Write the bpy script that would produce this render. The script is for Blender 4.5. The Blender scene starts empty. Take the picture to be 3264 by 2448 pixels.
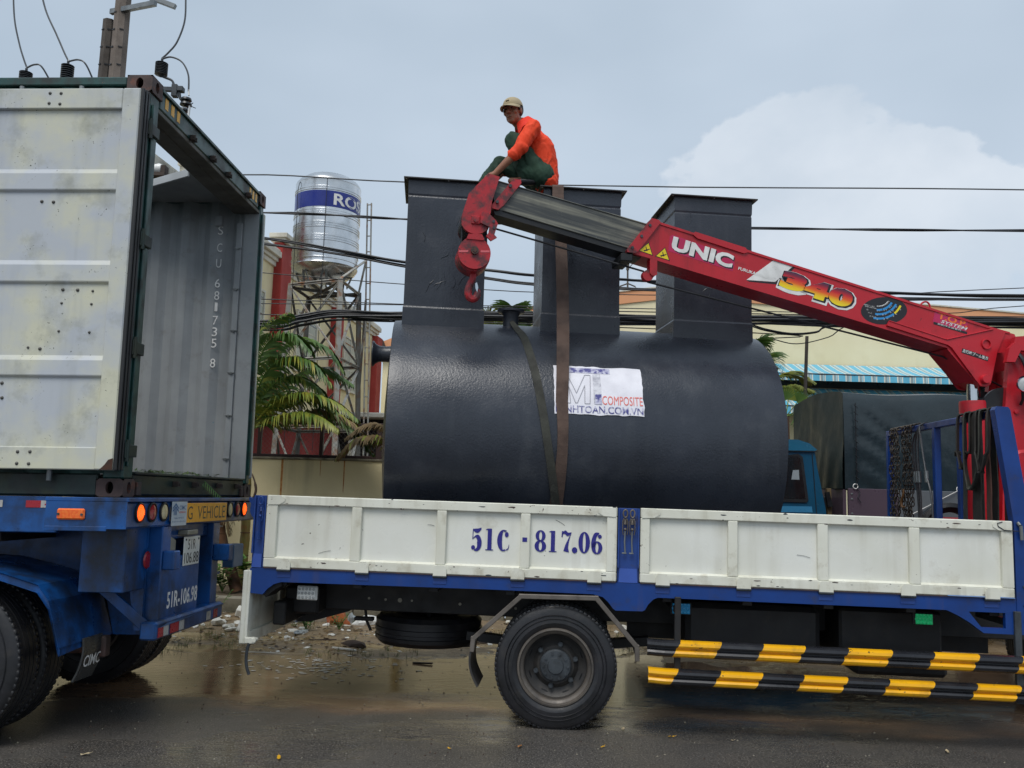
import bpy, bmesh, math, random
from mathutils import Vector, Matrix, noise
random.seed(7)
rad = math.radians
scene = bpy.context.scene
COL = scene.collection

# ------------------------------------------------------------------ camera
cam_d = bpy.data.cameras.new('camera'); cam = bpy.data.objects.new('camera', cam_d); COL.objects.link(cam)
cam_d.sensor_width = 36.0; cam_d.lens = 36.0 * 2734.0 / 3264.0
cam_d.clip_start = 0.05; cam_d.clip_end = 3000
PITCH, ROLL = rad(7.0264), rad(1.5731)
_f = Vector((0, math.cos(PITCH), math.sin(PITCH))); _u = Vector((0, -math.sin(PITCH), math.cos(PITCH))); _r = Vector((1, 0, 0))
_r2 = _r * math.cos(ROLL) + _u * math.sin(ROLL); _u2 = -_r * math.sin(ROLL) + _u * math.cos(ROLL)
cam.matrix_world = Matrix(((_r2.x, _u2.x, -_f.x, 0), (_r2.y, _u2.y, -_f.y, 0), (_r2.z, _u2.z, -_f.z, 1.7195), (0, 0, 0, 1)))
scene.camera = cam

# ------------------------------------------------------------------ sky, sun, exposure
SUN_EL, SUN_AZ = rad(58), rad(200)     # azimuth clockwise from +Y: behind the camera, to the left
world = bpy.data.worlds.new('World'); scene.world = world; world.use_nodes = True
wn = world.node_tree.nodes; wl = world.node_tree.links; wn.clear()
def N(t, **k):
    n = wn.new(t)
    for a, b in k.items(): setattr(n, a, b)
    return n
w_out = N('ShaderNodeOutputWorld'); w_bg = N('ShaderNodeBackground')
w_sky = N('ShaderNodeTexSky', sky_type='NISHITA', sun_disc=False, sun_elevation=SUN_EL, sun_rotation=SUN_AZ, air_density=1.0, dust_density=3.0, ozone_density=1.0)
w_tc = N('ShaderNodeTexCoord')
def wmath(op, a, b=None, c=None):
    n = N('ShaderNodeMath', operation=op)
    for i, x in enumerate((a, b, c)):
        if x is None: continue
        if isinstance(x, (int, float)): n.inputs[i].default_value = x
        else: wl.new(x, n.inputs[i])
    return n.outputs[0]
w_sep = N('ShaderNodeSeparateXYZ'); wl.new(w_tc.outputs['Generated'], w_sep.inputs[0])
# broad veil of cloud
w_map = N('ShaderNodeMapping'); w_map.inputs['Scale'].default_value = (1.0, 1.0, 2.2); w_map.inputs['Location'].default_value = (3.1, 0.4, 0.0)
wl.new(w_tc.outputs['Generated'], w_map.inputs[0])
w_n1 = N('ShaderNodeTexNoise'); w_n1.inputs['Scale'].default_value = 1.6; w_n1.inputs['Detail'].default_value = 4; w_n1.inputs['Roughness'].default_value = .5
wl.new(w_map.outputs[0], w_n1.inputs['Vector'])
w_veil = N('ShaderNodeValToRGB'); wl.new(w_n1.outputs['Fac'], w_veil.inputs[0])
w_veil.color_ramp.elements[0].position = .3; w_veil.color_ramp.elements[0].color = (3.3, 4.0, 4.75, 1)
w_veil.color_ramp.elements[1].position = .72; w_veil.color_ramp.elements[1].color = (4.5, 5.2, 6.0, 1)
w_m1 = N('ShaderNodeMixRGB'); w_m1.inputs[0].default_value = .9
wl.new(w_sky.outputs[0], w_m1.inputs[1]); wl.new(w_veil.outputs[0], w_m1.inputs[2])
# cumulus heaps low over the horizon
w_map2 = N('ShaderNodeMapping'); w_map2.inputs['Scale'].default_value = (1.0, 1.0, 1.35); w_map2.inputs['Location'].default_value = (3.1, 2.7, 3.0)
wl.new(w_tc.outputs['Generated'], w_map2.inputs[0])
w_n2 = N('ShaderNodeTexNoise'); w_n2.inputs['Scale'].default_value = 3.4; w_n2.inputs['Detail'].default_value = 9; w_n2.inputs['Roughness'].default_value = .52
wl.new(w_map2.outputs[0], w_n2.inputs['Vector'])
w_el = wmath('MULTIPLY', w_sep.outputs[2], 1.15)
w_map3 = N('ShaderNodeMapping'); w_map3.inputs['Location'].default_value = (3.3, 3.7, 0.0); wl.new(w_tc.outputs['Generated'], w_map3.inputs[0])
w_n4 = N('ShaderNodeTexNoise'); w_n4.inputs['Scale'].default_value = 1.5; w_n4.inputs['Detail'].default_value = 1; wl.new(w_map3.outputs[0], w_n4.inputs['Vector'])
w_den = wmath('SUBTRACT', wmath('ADD', wmath('MULTIPLY_ADD', w_n2.outputs['Fac'], 2.3, -.6), wmath('MULTIPLY_ADD', w_n4.outputs['Fac'], 0.9, -0.71)), w_el)
w_cr = N('ShaderNodeValToRGB'); wl.new(w_den, w_cr.inputs[0])
w_cr.color_ramp.elements[0].position = .17; w_cr.color_ramp.elements[0].color = (0, 0, 0, 1)
w_cr.color_ramp.elements[1].position = .215; w_cr.color_ramp.elements[1].color = (1, 1, 1, 1)
w_n3 = N('ShaderNodeTexNoise'); w_n3.inputs['Scale'].default_value = 6.0; w_n3.inputs['Detail'].default_value = 6
wl.new(w_map2.outputs[0], w_n3.inputs['Vector'])
w_cc = N('ShaderNodeValToRGB'); wl.new(w_n3.outputs['Fac'], w_cc.inputs[0])
w_cc.color_ramp.elements[0].position = .35; w_cc.color_ramp.elements[0].color = (4.3, 4.85, 5.5, 1)
w_cc.color_ramp.elements[1].position = .65; w_cc.color_ramp.elements[1].color = (5.9, 6.25, 6.7, 1)
w_m2 = N('ShaderNodeMixRGB'); 
w_fade = N('ShaderNodeMapRange'); w_fade.inputs[1].default_value = .02; w_fade.inputs[2].default_value = .34; w_fade.inputs[3].default_value = .12; w_fade.inputs[4].default_value = .62; wl.new(w_sep.outputs[2], w_fade.inputs[0])
wl.new(wmath('MULTIPLY', w_cr.outputs[0], w_fade.outputs[0]), w_m2.inputs[0])
wl.new(w_m1.outputs[0], w_m2.inputs[1]); wl.new(w_cc.outputs[0], w_m2.inputs[2])
wl.new(w_m2.outputs[0], w_bg.inputs[0]); w_bg.inputs[1].default_value = 0.1
wl.new(w_bg.outputs[0], w_out.inputs[0])
sun_d = bpy.data.lights.new('sun', 'SUN'); sun_d.energy = 1.5; sun_d.angle = rad(30); sun_d.color = (1, .97, .92)
sun = bpy.data.objects.new('sun', sun_d); COL.objects.link(sun)
sd = Vector((math.sin(SUN_AZ) * math.cos(SUN_EL), math.cos(SUN_AZ) * math.cos(SUN_EL), math.sin(SUN_EL)))
sun.rotation_euler = sd.to_track_quat('Z', 'Y').to_euler(); sun.location = sd * 40
scene.view_settings.view_transform = 'Standard'; scene.view_settings.look = 'None'
scene.view_settings.exposure = 0.5; scene.view_settings.gamma = 1.0; scene.view_settings.use_curve_mapping = False

# ------------------------------------------------------------------ materials
MATS = {}
def S(h):                                   # sRGB hex to linear
    h = h.lstrip('#'); c = [int(h[i:i + 2], 16) / 255 for i in (0, 2, 4)]
    return tuple(x / 12.92 if x <= .04045 else ((x + .055) / 1.055) ** 2.4 for x in c)
def mat(name, col, col2=None, ns=2.5, mixp=(.35, .65), rough=.5, rvar=.1, metal=0.0, spec=.5, bump=0.0, bs=40.0, bdet=4,
        dirt=None, streak=None, speck=None, stretch=(1, 1, 1), emit=None, trans=0, rot=None, coat=0.0):
    """dirt=(colour, scale, low, high, strength)  streak=(colour, scale, low, high, strength)  speck=(colour, scale, threshold)"""
    if name in MATS: return MATS[name]
    m = bpy.data.materials.new(name); m.use_nodes = True; MATS[name] = m
    nt = m.node_tree; nd = nt.nodes; lk = nt.links
    b = nd['Principled BSDF']
    tc = nd.new('ShaderNodeTexCoord'); src = tc.outputs['Object']
    if rot or stretch != (1, 1, 1):
        mp = nd.new('ShaderNodeMapping'); mp.inputs['Scale'].default_value = stretch
        if rot:
            mr = nd.new('ShaderNodeMapping'); mr.inputs['Rotation'].default_value = rot; lk.new(src, mr.inputs[0]); lk.new(mr.outputs[0], mp.inputs[0])
        else: lk.new(src, mp.inputs[0])
        msrc = mp.outputs[0]
    else: msrc = src
    def noi(scale, det=5, vec=None, rough_=.55):
        n = nd.new('ShaderNodeTexNoise'); n.inputs['Scale'].default_value = scale; n.inputs['Detail'].default_value = det; n.inputs['Roughness'].default_value = rough_
        lk.new(vec or src, n.inputs['Vector']); return n.outputs['Fac']
    def ramp(fac, lo, hi):
        r = nd.new('ShaderNodeMapRange'); r.inputs[1].default_value = lo; r.inputs[2].default_value = hi; r.clamp = True
        lk.new(fac, r.inputs[0]); return r.outputs[0]
    def mul(a, k):
        q = nd.new('ShaderNodeMath'); q.operation = 'MULTIPLY'; lk.new(a, q.inputs[0])
        if isinstance(k, (int, float)): q.inputs[1].default_value = k
        else: lk.new(k, q.inputs[1])
        return q.outputs[0]
    def mix(fac, a, c):
        x = nd.new('ShaderNodeMixRGB')
        if isinstance(fac, (int, float)): x.inputs[0].default_value = fac
        else: lk.new(fac, x.inputs[0])
        for i, v in ((1, a), (2, c)):
            if isinstance(v, tuple): x.inputs[i].default_value = v[:3] + (1,)
            else: lk.new(v, x.inputs[i])
        return x.outputs[0]
    c = col
    if col2 is not None: c = mix(ramp(noi(ns, 6, msrc), *mixp), col, col2)
    if streak:
        mp = nd.new('ShaderNodeMapping'); mp.inputs['Scale'].default_value = (1, 1, .07); lk.new(src, mp.inputs[0])
        f = mul(mul(ramp(noi(streak[1], 4, mp.outputs[0]), streak[2], streak[3]), ramp(noi(1.3, 3), .35, .65)), streak[4]); c = mix(f, c, streak[0])
    if dirt: c = mix(mul(ramp(noi(dirt[1], 8, None, .65), dirt[2], dirt[3]), dirt[4]), c, dirt[0])
    if speck:
        v = nd.new('ShaderNodeTexVoronoi'); v.inputs['Scale'].default_value = speck[1]; v.inputs['Randomness'].default_value = 1.0
        dn = nd.new('ShaderNodeVectorMath'); dn.operation = 'ADD'; nn = nd.new('ShaderNodeTexNoise'); nn.inputs['Scale'].default_value = speck[1] * 1.7
        lk.new(src, nn.inputs['Vector']); sc_ = nd.new('ShaderNodeVectorMath'); sc_.operation = 'SCALE'; sc_.inputs['Scale'].default_value = .22
        lk.new(nn.outputs['Color'], sc_.inputs[0]); lk.new(src, dn.inputs[0]); lk.new(sc_.outputs[0], dn.inputs[1]); lk.new(dn.outputs[0], v.inputs['Vector'])
        f = ramp(v.outputs['Distance'], speck[2], speck[2] * .7); f2 = mul(f, ramp(noi(speck[1] * .21, 3), .5, .56)); c = mix(f2, c, speck[0])
    if isinstance(c, tuple): b.inputs['Base Color'].default_value = c[:3] + (1,)
    else: lk.new(c, b.inputs['Base Color'])
    if rvar > 0:
        r = nd.new('ShaderNodeMapRange'); r.inputs[1].default_value = .3; r.inputs[2].default_value = .7
        r.inputs[3].default_value = max(.02, rough - rvar); r.inputs[4].default_value = min(1, rough + rvar); lk.new(noi(max(3, ns * 2), 5, msrc), r.inputs[0]); lk.new(r.outputs[0], b.inputs['Roughness'])
    else: b.inputs['Roughness'].default_value = rough
    b.inputs['Metallic'].default_value = metal; b.inputs['Specular IOR Level'].default_value = spec
    if coat: b.inputs['Coat Weight'].default_value = coat; b.inputs['Coat Roughness'].default_value = .12
    if bump:
        bp = nd.new('ShaderNodeBump'); bp.inputs['Strength'].default_value = 1.0; bp.inputs['Distance'].default_value = bump
        lk.new(noi(bs, bdet, msrc), bp.inputs['Height']); lk.new(bp.outputs[0], b.inputs['Normal'])
    if emit: b.inputs['Emission Color'].default_value = emit[0] + (1,); b.inputs['Emission Strength'].default_value = emit[1]
    if trans: b.inputs['Transmission Weight'].default_value = trans
    return m

WHITE = mat('white_enamel', S('#e2e2d6'), S('#d5d4c4'), ns=2, rough=.32, rvar=.08, spec=.45, bump=.0015, bs=7,
            streak=(S('#80765c'), 9, .5, .74, .6), dirt=(S('#978c70'), 5, .54, .72, .6), speck=(S('#4c3a2c'), 11, .11))
WHITEP = mat('white_panel', S('#e4e5de'), S('#d8d8cc'), ns=1.6, rough=.3, rvar=.07, spec=.45, bump=.002, bs=4,
             streak=(S('#8f866a'), 7, .52, .76, .5), dirt=(S('#a0967c'), 3.3, .57, .74, .5), speck=(S('#4f473c'), 8, .09))
BLUE = mat('blue_enamel', S('#133e86'), S('#113472'), ns=3, rough=.36, rvar=.1, spec=.45, dirt=(S('#3c3a3c'), 6, .58, .75, .55), streak=(S('#5b4a3a'), 8, .58, .75, .4), bump=.0006, bs=12)
BLUED = mat('blue_enamel_worn', S('#1c3a7c'), S('#24488f'), ns=4, rough=.4, dirt=(S('#3a2f2a'), 8, .55, .7, .6), bump=.0006, bs=15)
TBLUE = mat('trailer_blue', S('#17549a'), S('#113d70'), ns=3, rough=.36, rvar=.12, spec=.5, dirt=(S('#1a1d20'), 4, .46, .66, .8), streak=(S('#15181c'), 7, .46, .68, .75), speck=(S('#5a3a28'), 14, .08))
RUST = mat('rusty_steel', S('#4d3a36'), S('#3a3230'), ns=7, rough=.7, bump=.002, bs=30, dirt=(S('#8a4a2c'), 9, .55, .7, .6))
REDC = mat('red_crane_paint', S('#c4222f'), S('#b4222d'), ns=2, rough=.36, rvar=.12, spec=.45, dirt=(S('#5e2426'), 4.5, .56, .74, .65), streak=(S('#5a2022'), 8, .54, .76, .5), speck=(S('#3a2a2a'), 13, .1), bump=.0005, bs=14)
REDW = mat('red_worn_greasy', S('#b5202b'), S('#a02029'), ns=4, rough=.45, dirt=(S('#3a2c2e'), 7, .47, .6, .85), bump=.0015, bs=30, speck=(S('#2a2224'), 16, .2))
BOOMG = mat('greasy_grey_boom', S('#3f4140'), S('#8d8b7c'), ns=3.2, mixp=(.44, .72), rough=.38, rvar=.12, stretch=(.22, 1, 7.5), rot=(0, rad(-12.4), 0), dirt=(S('#2c2e2f'), 2.6, .5, .7, .7), speck=(S('#a8a592'), 22, .1))
BLACKG = mat('black_grease', S('#131417'), S('#1d1e20'), rough=.45, bump=.002, bs=25)
CHASSIS = mat('chassis_black', S('#16171a'), S('#201f1f'), ns=4, rough=.6, dirt=(S('#2f2a25'), 6, .52, .7, .7), bump=.001, bs=20)
TYRE = mat('tyre_rubber', S('#1b1c1e'), S('#26262a'), ns=5, rough=.42, rvar=.15, bump=.0012, bs=35, dirt=(S('#3a3733'), 7, .55, .72, .55))
RIM = mat('steel_rim', S('#6b645c'), S('#4a4643'), ns=6, rough=.5, metal=.25, dirt=(S('#6c6258'), 8, .55, .7, .6), bump=.001, bs=40)
HUB = mat('hub_grey', S('#454b50'), S('#30353a'), ns=9, rough=.5, metal=.15, dirt=(S('#22211f'), 10, .5, .68, .6))
GALV = mat('galvanised_steel', S('#8a8d8c'), S('#6f7375'), ns=6, rough=.4, metal=.6, dirt=(S('#5c5246'), 8, .58, .72, .5))
STEELB = mat('dull_steel_bar', S('#777069'), S('#5e5852'), ns=6, rough=.4, metal=.35, dirt=(S('#3f3a36'), 9, .54, .7, .6))
CHROME = mat('chrome_rod', S('#c9cccf'), rough=.12, rvar=.04, metal=1.0)
YEL = mat('yellow_stripe', S('#eeb012'), S('#e2a40e'), ns=4, rough=.36, spec=.45, dirt=(S('#8a6a2c'), 7, .55, .72, .65), streak=(S('#6a5a34'), 9, .52, .74, .55), speck=(S('#2c2822'), 12, .16))
BLK = mat('black_stripe', S('#1c1d21'), S('#26272c'), ns=4, rough=.3, spec=.5, dirt=(S('#3b3a38'), 6, .55, .75, .4))
DOORM = mat('weathered_cream_door', S('#c9c8b2'), S('#b4b9bf'), ns=2.0, mixp=(.4, .6), rough=.34, rvar=.1, spec=.45, bump=.002, bs=4,
            dirt=(S('#858679'), 3, .55, .72, .6), streak=(S('#74766e'), 6, .53, .76, .5), speck=(S('#3b3d30'), 15, .12))
CGREEN = mat('container_green', S('#1f4a47'), S('#173632'), ns=3, rough=.45, dirt=(S('#1d1f1e'), 6, .48, .64, .8), streak=(S('#1a1c1a'), 6, .5, .7, .6), speck=(S('#6a4a3a'), 12, .1))
CGDARK = mat('container_green_dirty', S('#1b2e2a'), S('#3b3a1e'), ns=2.4, mixp=(.5, .66), rough=.55, dirt=(S('#15181a'), 4, .45, .62, .8))
CGREY = mat('container_grey_inside', S('#989c9e'), S('#868a8d'), ns=2.2, rough=.5, streak=(S('#63676a'), 7, .5, .74, .6), dirt=(S('#6d6a64'), 5, .57, .72, .5), speck=(S('#4f7f92'), 8, .07))
GASKET = mat('rubber_gasket', S('#17181a'), S('#232425'), rough=.5)
TANKM = mat('black_frp', S('#272b33'), S('#333842'), ns=1.6, rough=.3, rvar=.07, spec=.5, bump=.0022, bs=55, bdet=9, streak=(S('#45494f'), 7, .5, .75, .6), dirt=(S('#4a4c50'), 3.2, .56, .76, .5), speck=(S('#6a6d72'), 10, .045))
TANKW = mat('black_frp_flange', S('#24262a'), S('#35332c'), ns=6, rough=.5, dirt=(S('#4a443a'), 8, .5, .66, .6), bump=.002, bs=30)
STRAPB = mat('brown_webbing', S('#5f4c42'), S('#4b3c36'), ns=5, rough=.85, dirt=(S('#332a26'), 6, .5, .68, .7), bump=.0015, bs=160)
STRAPO = mat('olive_webbing', S('#3f4039'), S('#33332f'), ns=6, rough=.85, dirt=(S('#6a6c62'), 9, .6, .72, .5), bump=.0015, bs=160)
PAPER = mat('white_paint_label', S('#ecebf2'), S('#dddce4'), ns=8, rough=.4, speck=(S('#9a9aa8'), 20, .1))
NAVY = mat('navy_paint', S('#25227c'), S('#2c2a80'), ns=9, rough=.4, speck=(S('#c8c8dc'), 30, .12))
NAVYF = mat('navy_faded', S('#4a4a8a'), S('#c9c9dc'), ns=26, mixp=(.44, .6), rough=.45)
GREYF = mat('grey_faded', S('#a9a9b4'), S('#d9d9e0'), ns=22, mixp=(.4, .6), rough=.45)
REDT = mat('red_lettering', S('#e0574c'), S('#e98a80'), ns=24, rough=.45)
LWHITE = mat('lettering_white', S('#ecebe8'), S('#d6d5d2'), ns=12, rough=.35, dirt=(S('#8b8884'), 18, .6, .7, .5))
LBLACK = mat('lettering_black', S('#17161a'), S('#221f24'), rough=.35)
MAGENTA = mat('decal_magenta', S('#c01f57'), S('#b01c4c'), rough=.33)
LAMPR = mat('lamp_red', S('#a11f2a'), S('#85171f'), ns=40, rough=.18, spec=.6)
LAMPO = mat('lamp_orange', S('#e8591a'), S('#f07a2a'), ns=60, rough=.18, spec=.6)
LAMPC = mat('lamp_clear', S('#b9a877'), S('#cdc2a0'), ns=30, rough=.15, spec=.6)
CREAM = mat('cream_plaster', S('#e6d9b0'), S('#dccda0'), ns=1.1, rough=.8, dirt=(S('#a89a78'), 1.2, .58, .78, .4), streak=(S('#8f856c'), 4, .54, .8, .5), bump=.004, bs=20)
CREAMW = mat('yellow_warehouse_wall', S('#ece2be'), S('#e4d8b0'), ns=.4, rough=.85, streak=(S('#c9bb90'), 1.2, .55, .8, .5), dirt=(S('#cbbd92'), .5, .6, .8, .4))
PEACH = mat('peach_band', S('#e3a477'), S('#d99a70'), ns=.6, rough=.85)
REDWALL = mat('red_plaster', S('#a83c36'), S('#98332e'), ns=1.5, rough=.8, streak=(S('#6d2623'), 3, .55, .78, .5))
MAROON = mat('maroon_plaster', S('#8a3a38'), S('#7a3130'), ns=1.2, rough=.85, streak=(S('#5c2826'), 3, .5, .75, .5))
CORNICE = mat('cornice_white', S('#d8d3c4'), S('#c9c4b6'), ns=2, rough=.8, streak=(S('#6e6a5e'), 3, .5, .7, .7), dirt=(S('#8b8678'), 3, .55, .7, .6))
CONC = mat('concrete', S('#8b8578'), S('#75705f'), ns=3, rough=.85, dirt=(S('#4d4a40'), 4, .52, .7, .7), bump=.004, bs=30)
POLEC = mat('pole_concrete', S('#7c7168'), S('#6a6058'), ns=3, rough=.85, streak=(S('#4a433e'), 6, .5, .75, .6), bump=.003, bs=25)
POLED = mat('old_pole_dark', S('#575049'), S('#4a443f'), ns=3, rough=.85, bump=.003, bs=25)
INOX = mat('stainless_steel', S('#dcddde'), S('#c9cbcc'), ns=3, rough=.27, rvar=.06, metal=1.0, dirt=(S('#8e8c86'), 3, .6, .8, .3))
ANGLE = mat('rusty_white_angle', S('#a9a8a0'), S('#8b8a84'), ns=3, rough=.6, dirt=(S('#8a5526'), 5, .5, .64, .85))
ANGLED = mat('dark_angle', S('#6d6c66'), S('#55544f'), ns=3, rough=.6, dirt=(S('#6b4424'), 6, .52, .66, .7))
FENCEM = mat('fence_brown_steel', S('#2b1d1c'), S('#38221f'), rough=.6)
WIRE = mat('chain_link_wire', S('#57524c'), rough=.55, rvar=0, metal=.4)
CABLE = mat('cable_black', S('#1b1c1f'), S('#2a2c31'), rough=.5)
CABLEG = mat('cable_grey', S('#5a5d60'), S('#4a4d50'), rough=.5)
FROND = mat('palm_leaf', S('#55702f'), S('#3a5824'), ns=2.5, rough=.45, spec=.4, dirt=(S('#8a8a30'), 3, .58, .7, .6))
FRONDY = mat('palm_leaf_yellow', S('#8f8f35'), S('#566b24'), ns=3, rough=.5, dirt=(S('#a8862c'), 4, .55, .7, .6))
FRONDD = mat('palm_leaf_dry', S('#7a6440'), S('#5c4a30'), ns=3, rough=.7, dirt=(S('#6e7038'), 3, .52, .66, .6))
TRUNKP = mat('palm_crownshaft', S('#8f8a4a'), S('#7c6b3a'), ns=3, rough=.6, dirt=(S('#9a5b2c'), 4, .5, .64, .7))
TRUNKD = mat('palm_trunk_dark', S('#4a3a30'), S('#6a4a34'), ns=4, rough=.8, bump=.004, bs=30)
WEED = mat('weed_leaf', S('#41652a'), S('#557a33'), ns=8, rough=.5)
TARP = mat('dark_tarpaulin', S('#232d31'), S('#2a363b'), ns=1.2, rough=.27, rvar=.06, spec=.5, bump=.006, bs=6, bdet=4, dirt=(S('#3a464b'), 2.2, .6, .8, .4))
TARPG = mat('green_tarpaulin', S('#1f2a28'), S('#26312e'), ns=2, rough=.5, bump=.006, bs=5, bdet=3, dirt=(S('#2c3833'), 3, .55, .75, .4))
TEAL = mat('teal_cab_paint', S('#1a5272'), S('#174862'), ns=2, rough=.22, spec=.5, dirt=(S('#234654'), 4, .55, .75, .5))
GLASSD = mat('dark_window_glass', S('#15181a'), S('#23282a'), ns=3, rough=.08, spec=.6)
PLUM = mat('plum_side_panel', S('#63545f'), S('#5a4d58'), ns=2, rough=.35, metal=.2)
ZINC = mat('zinc_side_panel', S('#7d8284'), S('#70757a'), ns=2, rough=.35, metal=.4)
ORANGE = mat('orange_shirt', S('#f0471c'), S('#e23f18'), ns=4, rough=.8, dirt=(S('#9a3f28'), 6, .56, .72, .6), bump=.004, bs=14)
GREENT = mat('green_trousers', S('#22402f'), S('#1b3427'), ns=5, rough=.85, dirt=(S('#3a5a46'), 8, .58, .72, .4), bump=.005, bs=16)
SKIN = mat('skin', S('#9a6a52'), S('#8a5c46'), ns=9, rough=.5, spec=.35, bump=.0006, bs=90)
KHAKI = mat('khaki_cap', S('#b3a486'), S('#a39474'), ns=8, rough=.85, bump=.0015, bs=60)
HAIR = mat('black_hair', S('#16130f'), S('#241d17'), ns=30, rough=.55, bump=.003, bs=80)
FOAMW = mat('white_foam', S('#dcdad2'), S('#c9c5b8'), ns=6, rough=.8, dirt=(S('#8f8468'), 8, .55, .72, .6))
WOODB = mat('wet_wood', S('#4b3a2e'), S('#352a24'), ns=6, rough=.7, bump=.003, bs=40)

# ------------------------------------------------------------------ mesh helpers
def V(*a): return Vector(a)
class MB:
    def __init__(s): s.v = []; s.f = []; s.m = []; s.s = []
    def add(s, vs, fs, m=0, sm=False):
        o = len(s.v); s.v += [tuple(x) for x in vs]
        for f in fs: s.f.append([i + o for i in f]); s.m.append(m); s.s.append(sm)
        return s
    def box(s, x0, x1, y0, y1, z0, z1, b=0.0, m=0, M=None):
        if x0 > x1: x0, x1 = x1, x0
        if y0 > y1: y0, y1 = y1, y0
        if z0 > z1: z0, z1 = z1, z0
        b = min(b, (x1 - x0) * .45, (y1 - y0) * .45, (z1 - z0) * .45)
        X, Y, Z = (x0, x1), (y0, y1), (z0, z1)
        if b <= 0:
            vs = [(X[i], Y[j], Z[k]) for i in (0, 1) for j in (0, 1) for k in (0, 1)]
            fs = [(0, 1, 3, 2), (4, 6, 7, 5), (0, 4, 5, 1), (2, 3, 7, 6), (0, 2, 6, 4), (1, 5, 7, 3)]
        else:
            vs = []; ix = {}
            for i in (0, 1):
                for j in (0, 1):
                    for k in (0, 1):
                        dx, dy, dz = (b if i == 0 else -b), (b if j == 0 else -b), (b if k == 0 else -b)
                        for a, p in enumerate(((X[i], Y[j] + dy, Z[k] + dz), (X[i] + dx, Y[j], Z[k] + dz), (X[i] + dx, Y[j] + dy, Z[k]))):
                            ix[i, j, k, a] = len(vs); vs.append(p)
            fs = []
            sq = ((0, 0), (1, 0), (1, 1), (0, 1))
            for i in (0, 1):
                q = [ix[i, p, r, 0] for p, r in sq]; fs.append(q if i else q[::-1])
                q = [ix[p, i, r, 1] for p, r in sq]; fs.append(q[::-1] if i else q)
                q = [ix[p, r, i, 2] for p, r in sq]; fs.append(q if i else q[::-1])
            for p in (0, 1):
                for r in (0, 1):
                    fs.append([ix[0, p, r, 1], ix[1, p, r, 1], ix[1, p, r, 2], ix[0, p, r, 2]])
                    fs.append([ix[p, 0, r, 0], ix[p, 1, r, 0], ix[p, 1, r, 2], ix[p, 0, r, 2]])
                    fs.append([ix[p, r, 0, 0], ix[p, r, 1, 0], ix[p, r, 1, 1], ix[p, r, 0, 1]])
            for i in (0, 1):
                for j in (0, 1):
                    for k in (0, 1): fs.append([ix[i, j, k, 0], ix[i, j, k, 1], ix[i, j, k, 2]])
        if M is not None: vs = [M @ Vector(v) for v in vs]
        return s.add(vs, fs, m)
    def bar(s, p0, p1, w, h, up=(0, 0, 1), b=0.003, m=0):
        """straight bar: w across, h along up"""
        p0, p1 = Vector(p0), Vector(p1); d = p1 - p0; L = d.length; d.normalize()
        up = Vector(up); sx = d.cross(up)
        if sx.length < 1e-4: sx = d.cross(Vector((0, 1, 0)))
        sx.normalize(); up = sx.cross(d)
        M = Matrix(((d.x, sx.x, up.x, p0.x), (d.y, sx.y, up.y, p0.y), (d.z, sx.z, up.z, p0.z), (0, 0, 0, 1)))
        return s.box(0, L, -w / 2, w / 2, -h / 2, h / 2, b, m, M)
    def tube(s, pts, r, seg=8, m=0, caps=True, sm=True, closed=False, flat=1.0):
        pts = [Vector(p) for p in pts]; n = len(pts)
        rs = r if isinstance(r, (list, tuple)) else [r] * n
        vs = []; prev = None
        for i, p in enumerate(pts):
            if closed: t = pts[(i + 1) % n] - pts[i - 1]
            else: t = pts[min(i + 1, n - 1)] - pts[max(i - 1, 0)]
            if t.length < 1e-9: t = Vector((0, 0, 1))
            t.normalize()
            if prev is None:
                a = Vector((0, 0, 1)) if abs(t.z) < .9 else Vector((0, 1, 0)); x = t.cross(a).normalized()
            else:
                x = prev - t * prev.dot(t)
                x = x.normalized() if x.length > 1e-6 else t.orthogonal().normalized()
            prev = x; y = t.cross(x)
            for k in range(seg):
                a = 2 * math.pi * k / seg; vs.append(p + (x * math.cos(a) + y * math.sin(a) * flat) * rs[i])
        fs = []
        for i in range(n if closed else n - 1):
            j = (i + 1) % n
            for k in range(seg): fs.append((i * seg + k, i * seg + (k + 1) % seg, j * seg + (k + 1) % seg, j * seg + k))
        if caps and not closed: fs += [list(range(seg))[::-1], [(n - 1) * seg + k for k in range(seg)]]
        return s.add(vs, fs, m, sm)
    def cyl(s, p0, p1, r0, r1=None, seg=20, m=0, sm=True):
        r1 = r0 if r1 is None else r1
        p0, p1 = Vector(p0), Vector(p1); t = (p1 - p0).normalized(); x = t.orthogonal().normalized(); y = t.cross(x)
        vs = [p + (x * math.cos(2 * math.pi * k / seg) + y * math.sin(2 * math.pi * k / seg)) * r for p, r in ((p0, r0), (p1, r1)) for k in range(seg)]
        s.add(vs, [(k, (k + 1) % seg, seg + (k + 1) % seg, seg + k) for k in range(seg)], m, sm)
        o = len(s.v) - 2 * seg
        s.f += [[o + k for k in range(seg)][::-1], [o + seg + k for k in range(seg)]]; s.m += [m, m]; s.s += [False, False]
        return s
    def lathe(s, prof, seg=48, o=(0, 0, 0), ax='z', m=0, sm=True, mats=None):
        """prof: list of (radius, along axis)"""
        vs = []
        for r, z in prof:
            for k in range(seg):
                a = 2 * math.pi * k / seg; c, d = r * math.cos(a), r * math.sin(a)
                vs.append({'z': (o[0] + c, o[1] + d, o[2] + z), 'y': (o[0] + c, o[1] + z, o[2] + d), 'x': (o[0] + z, o[1] + c, o[2] + d)}[ax])
        b = len(s.v); s.v += vs
        for i in range(len(prof) - 1):
            for k in range(seg):
                s.f.append([b + i * seg + k, b + i * seg + (k + 1) % seg, b + (i + 1) * seg + (k + 1) % seg, b + (i + 1) * seg + k]); s.m.append(mats[i] if mats else m); s.s.append(sm)
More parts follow.
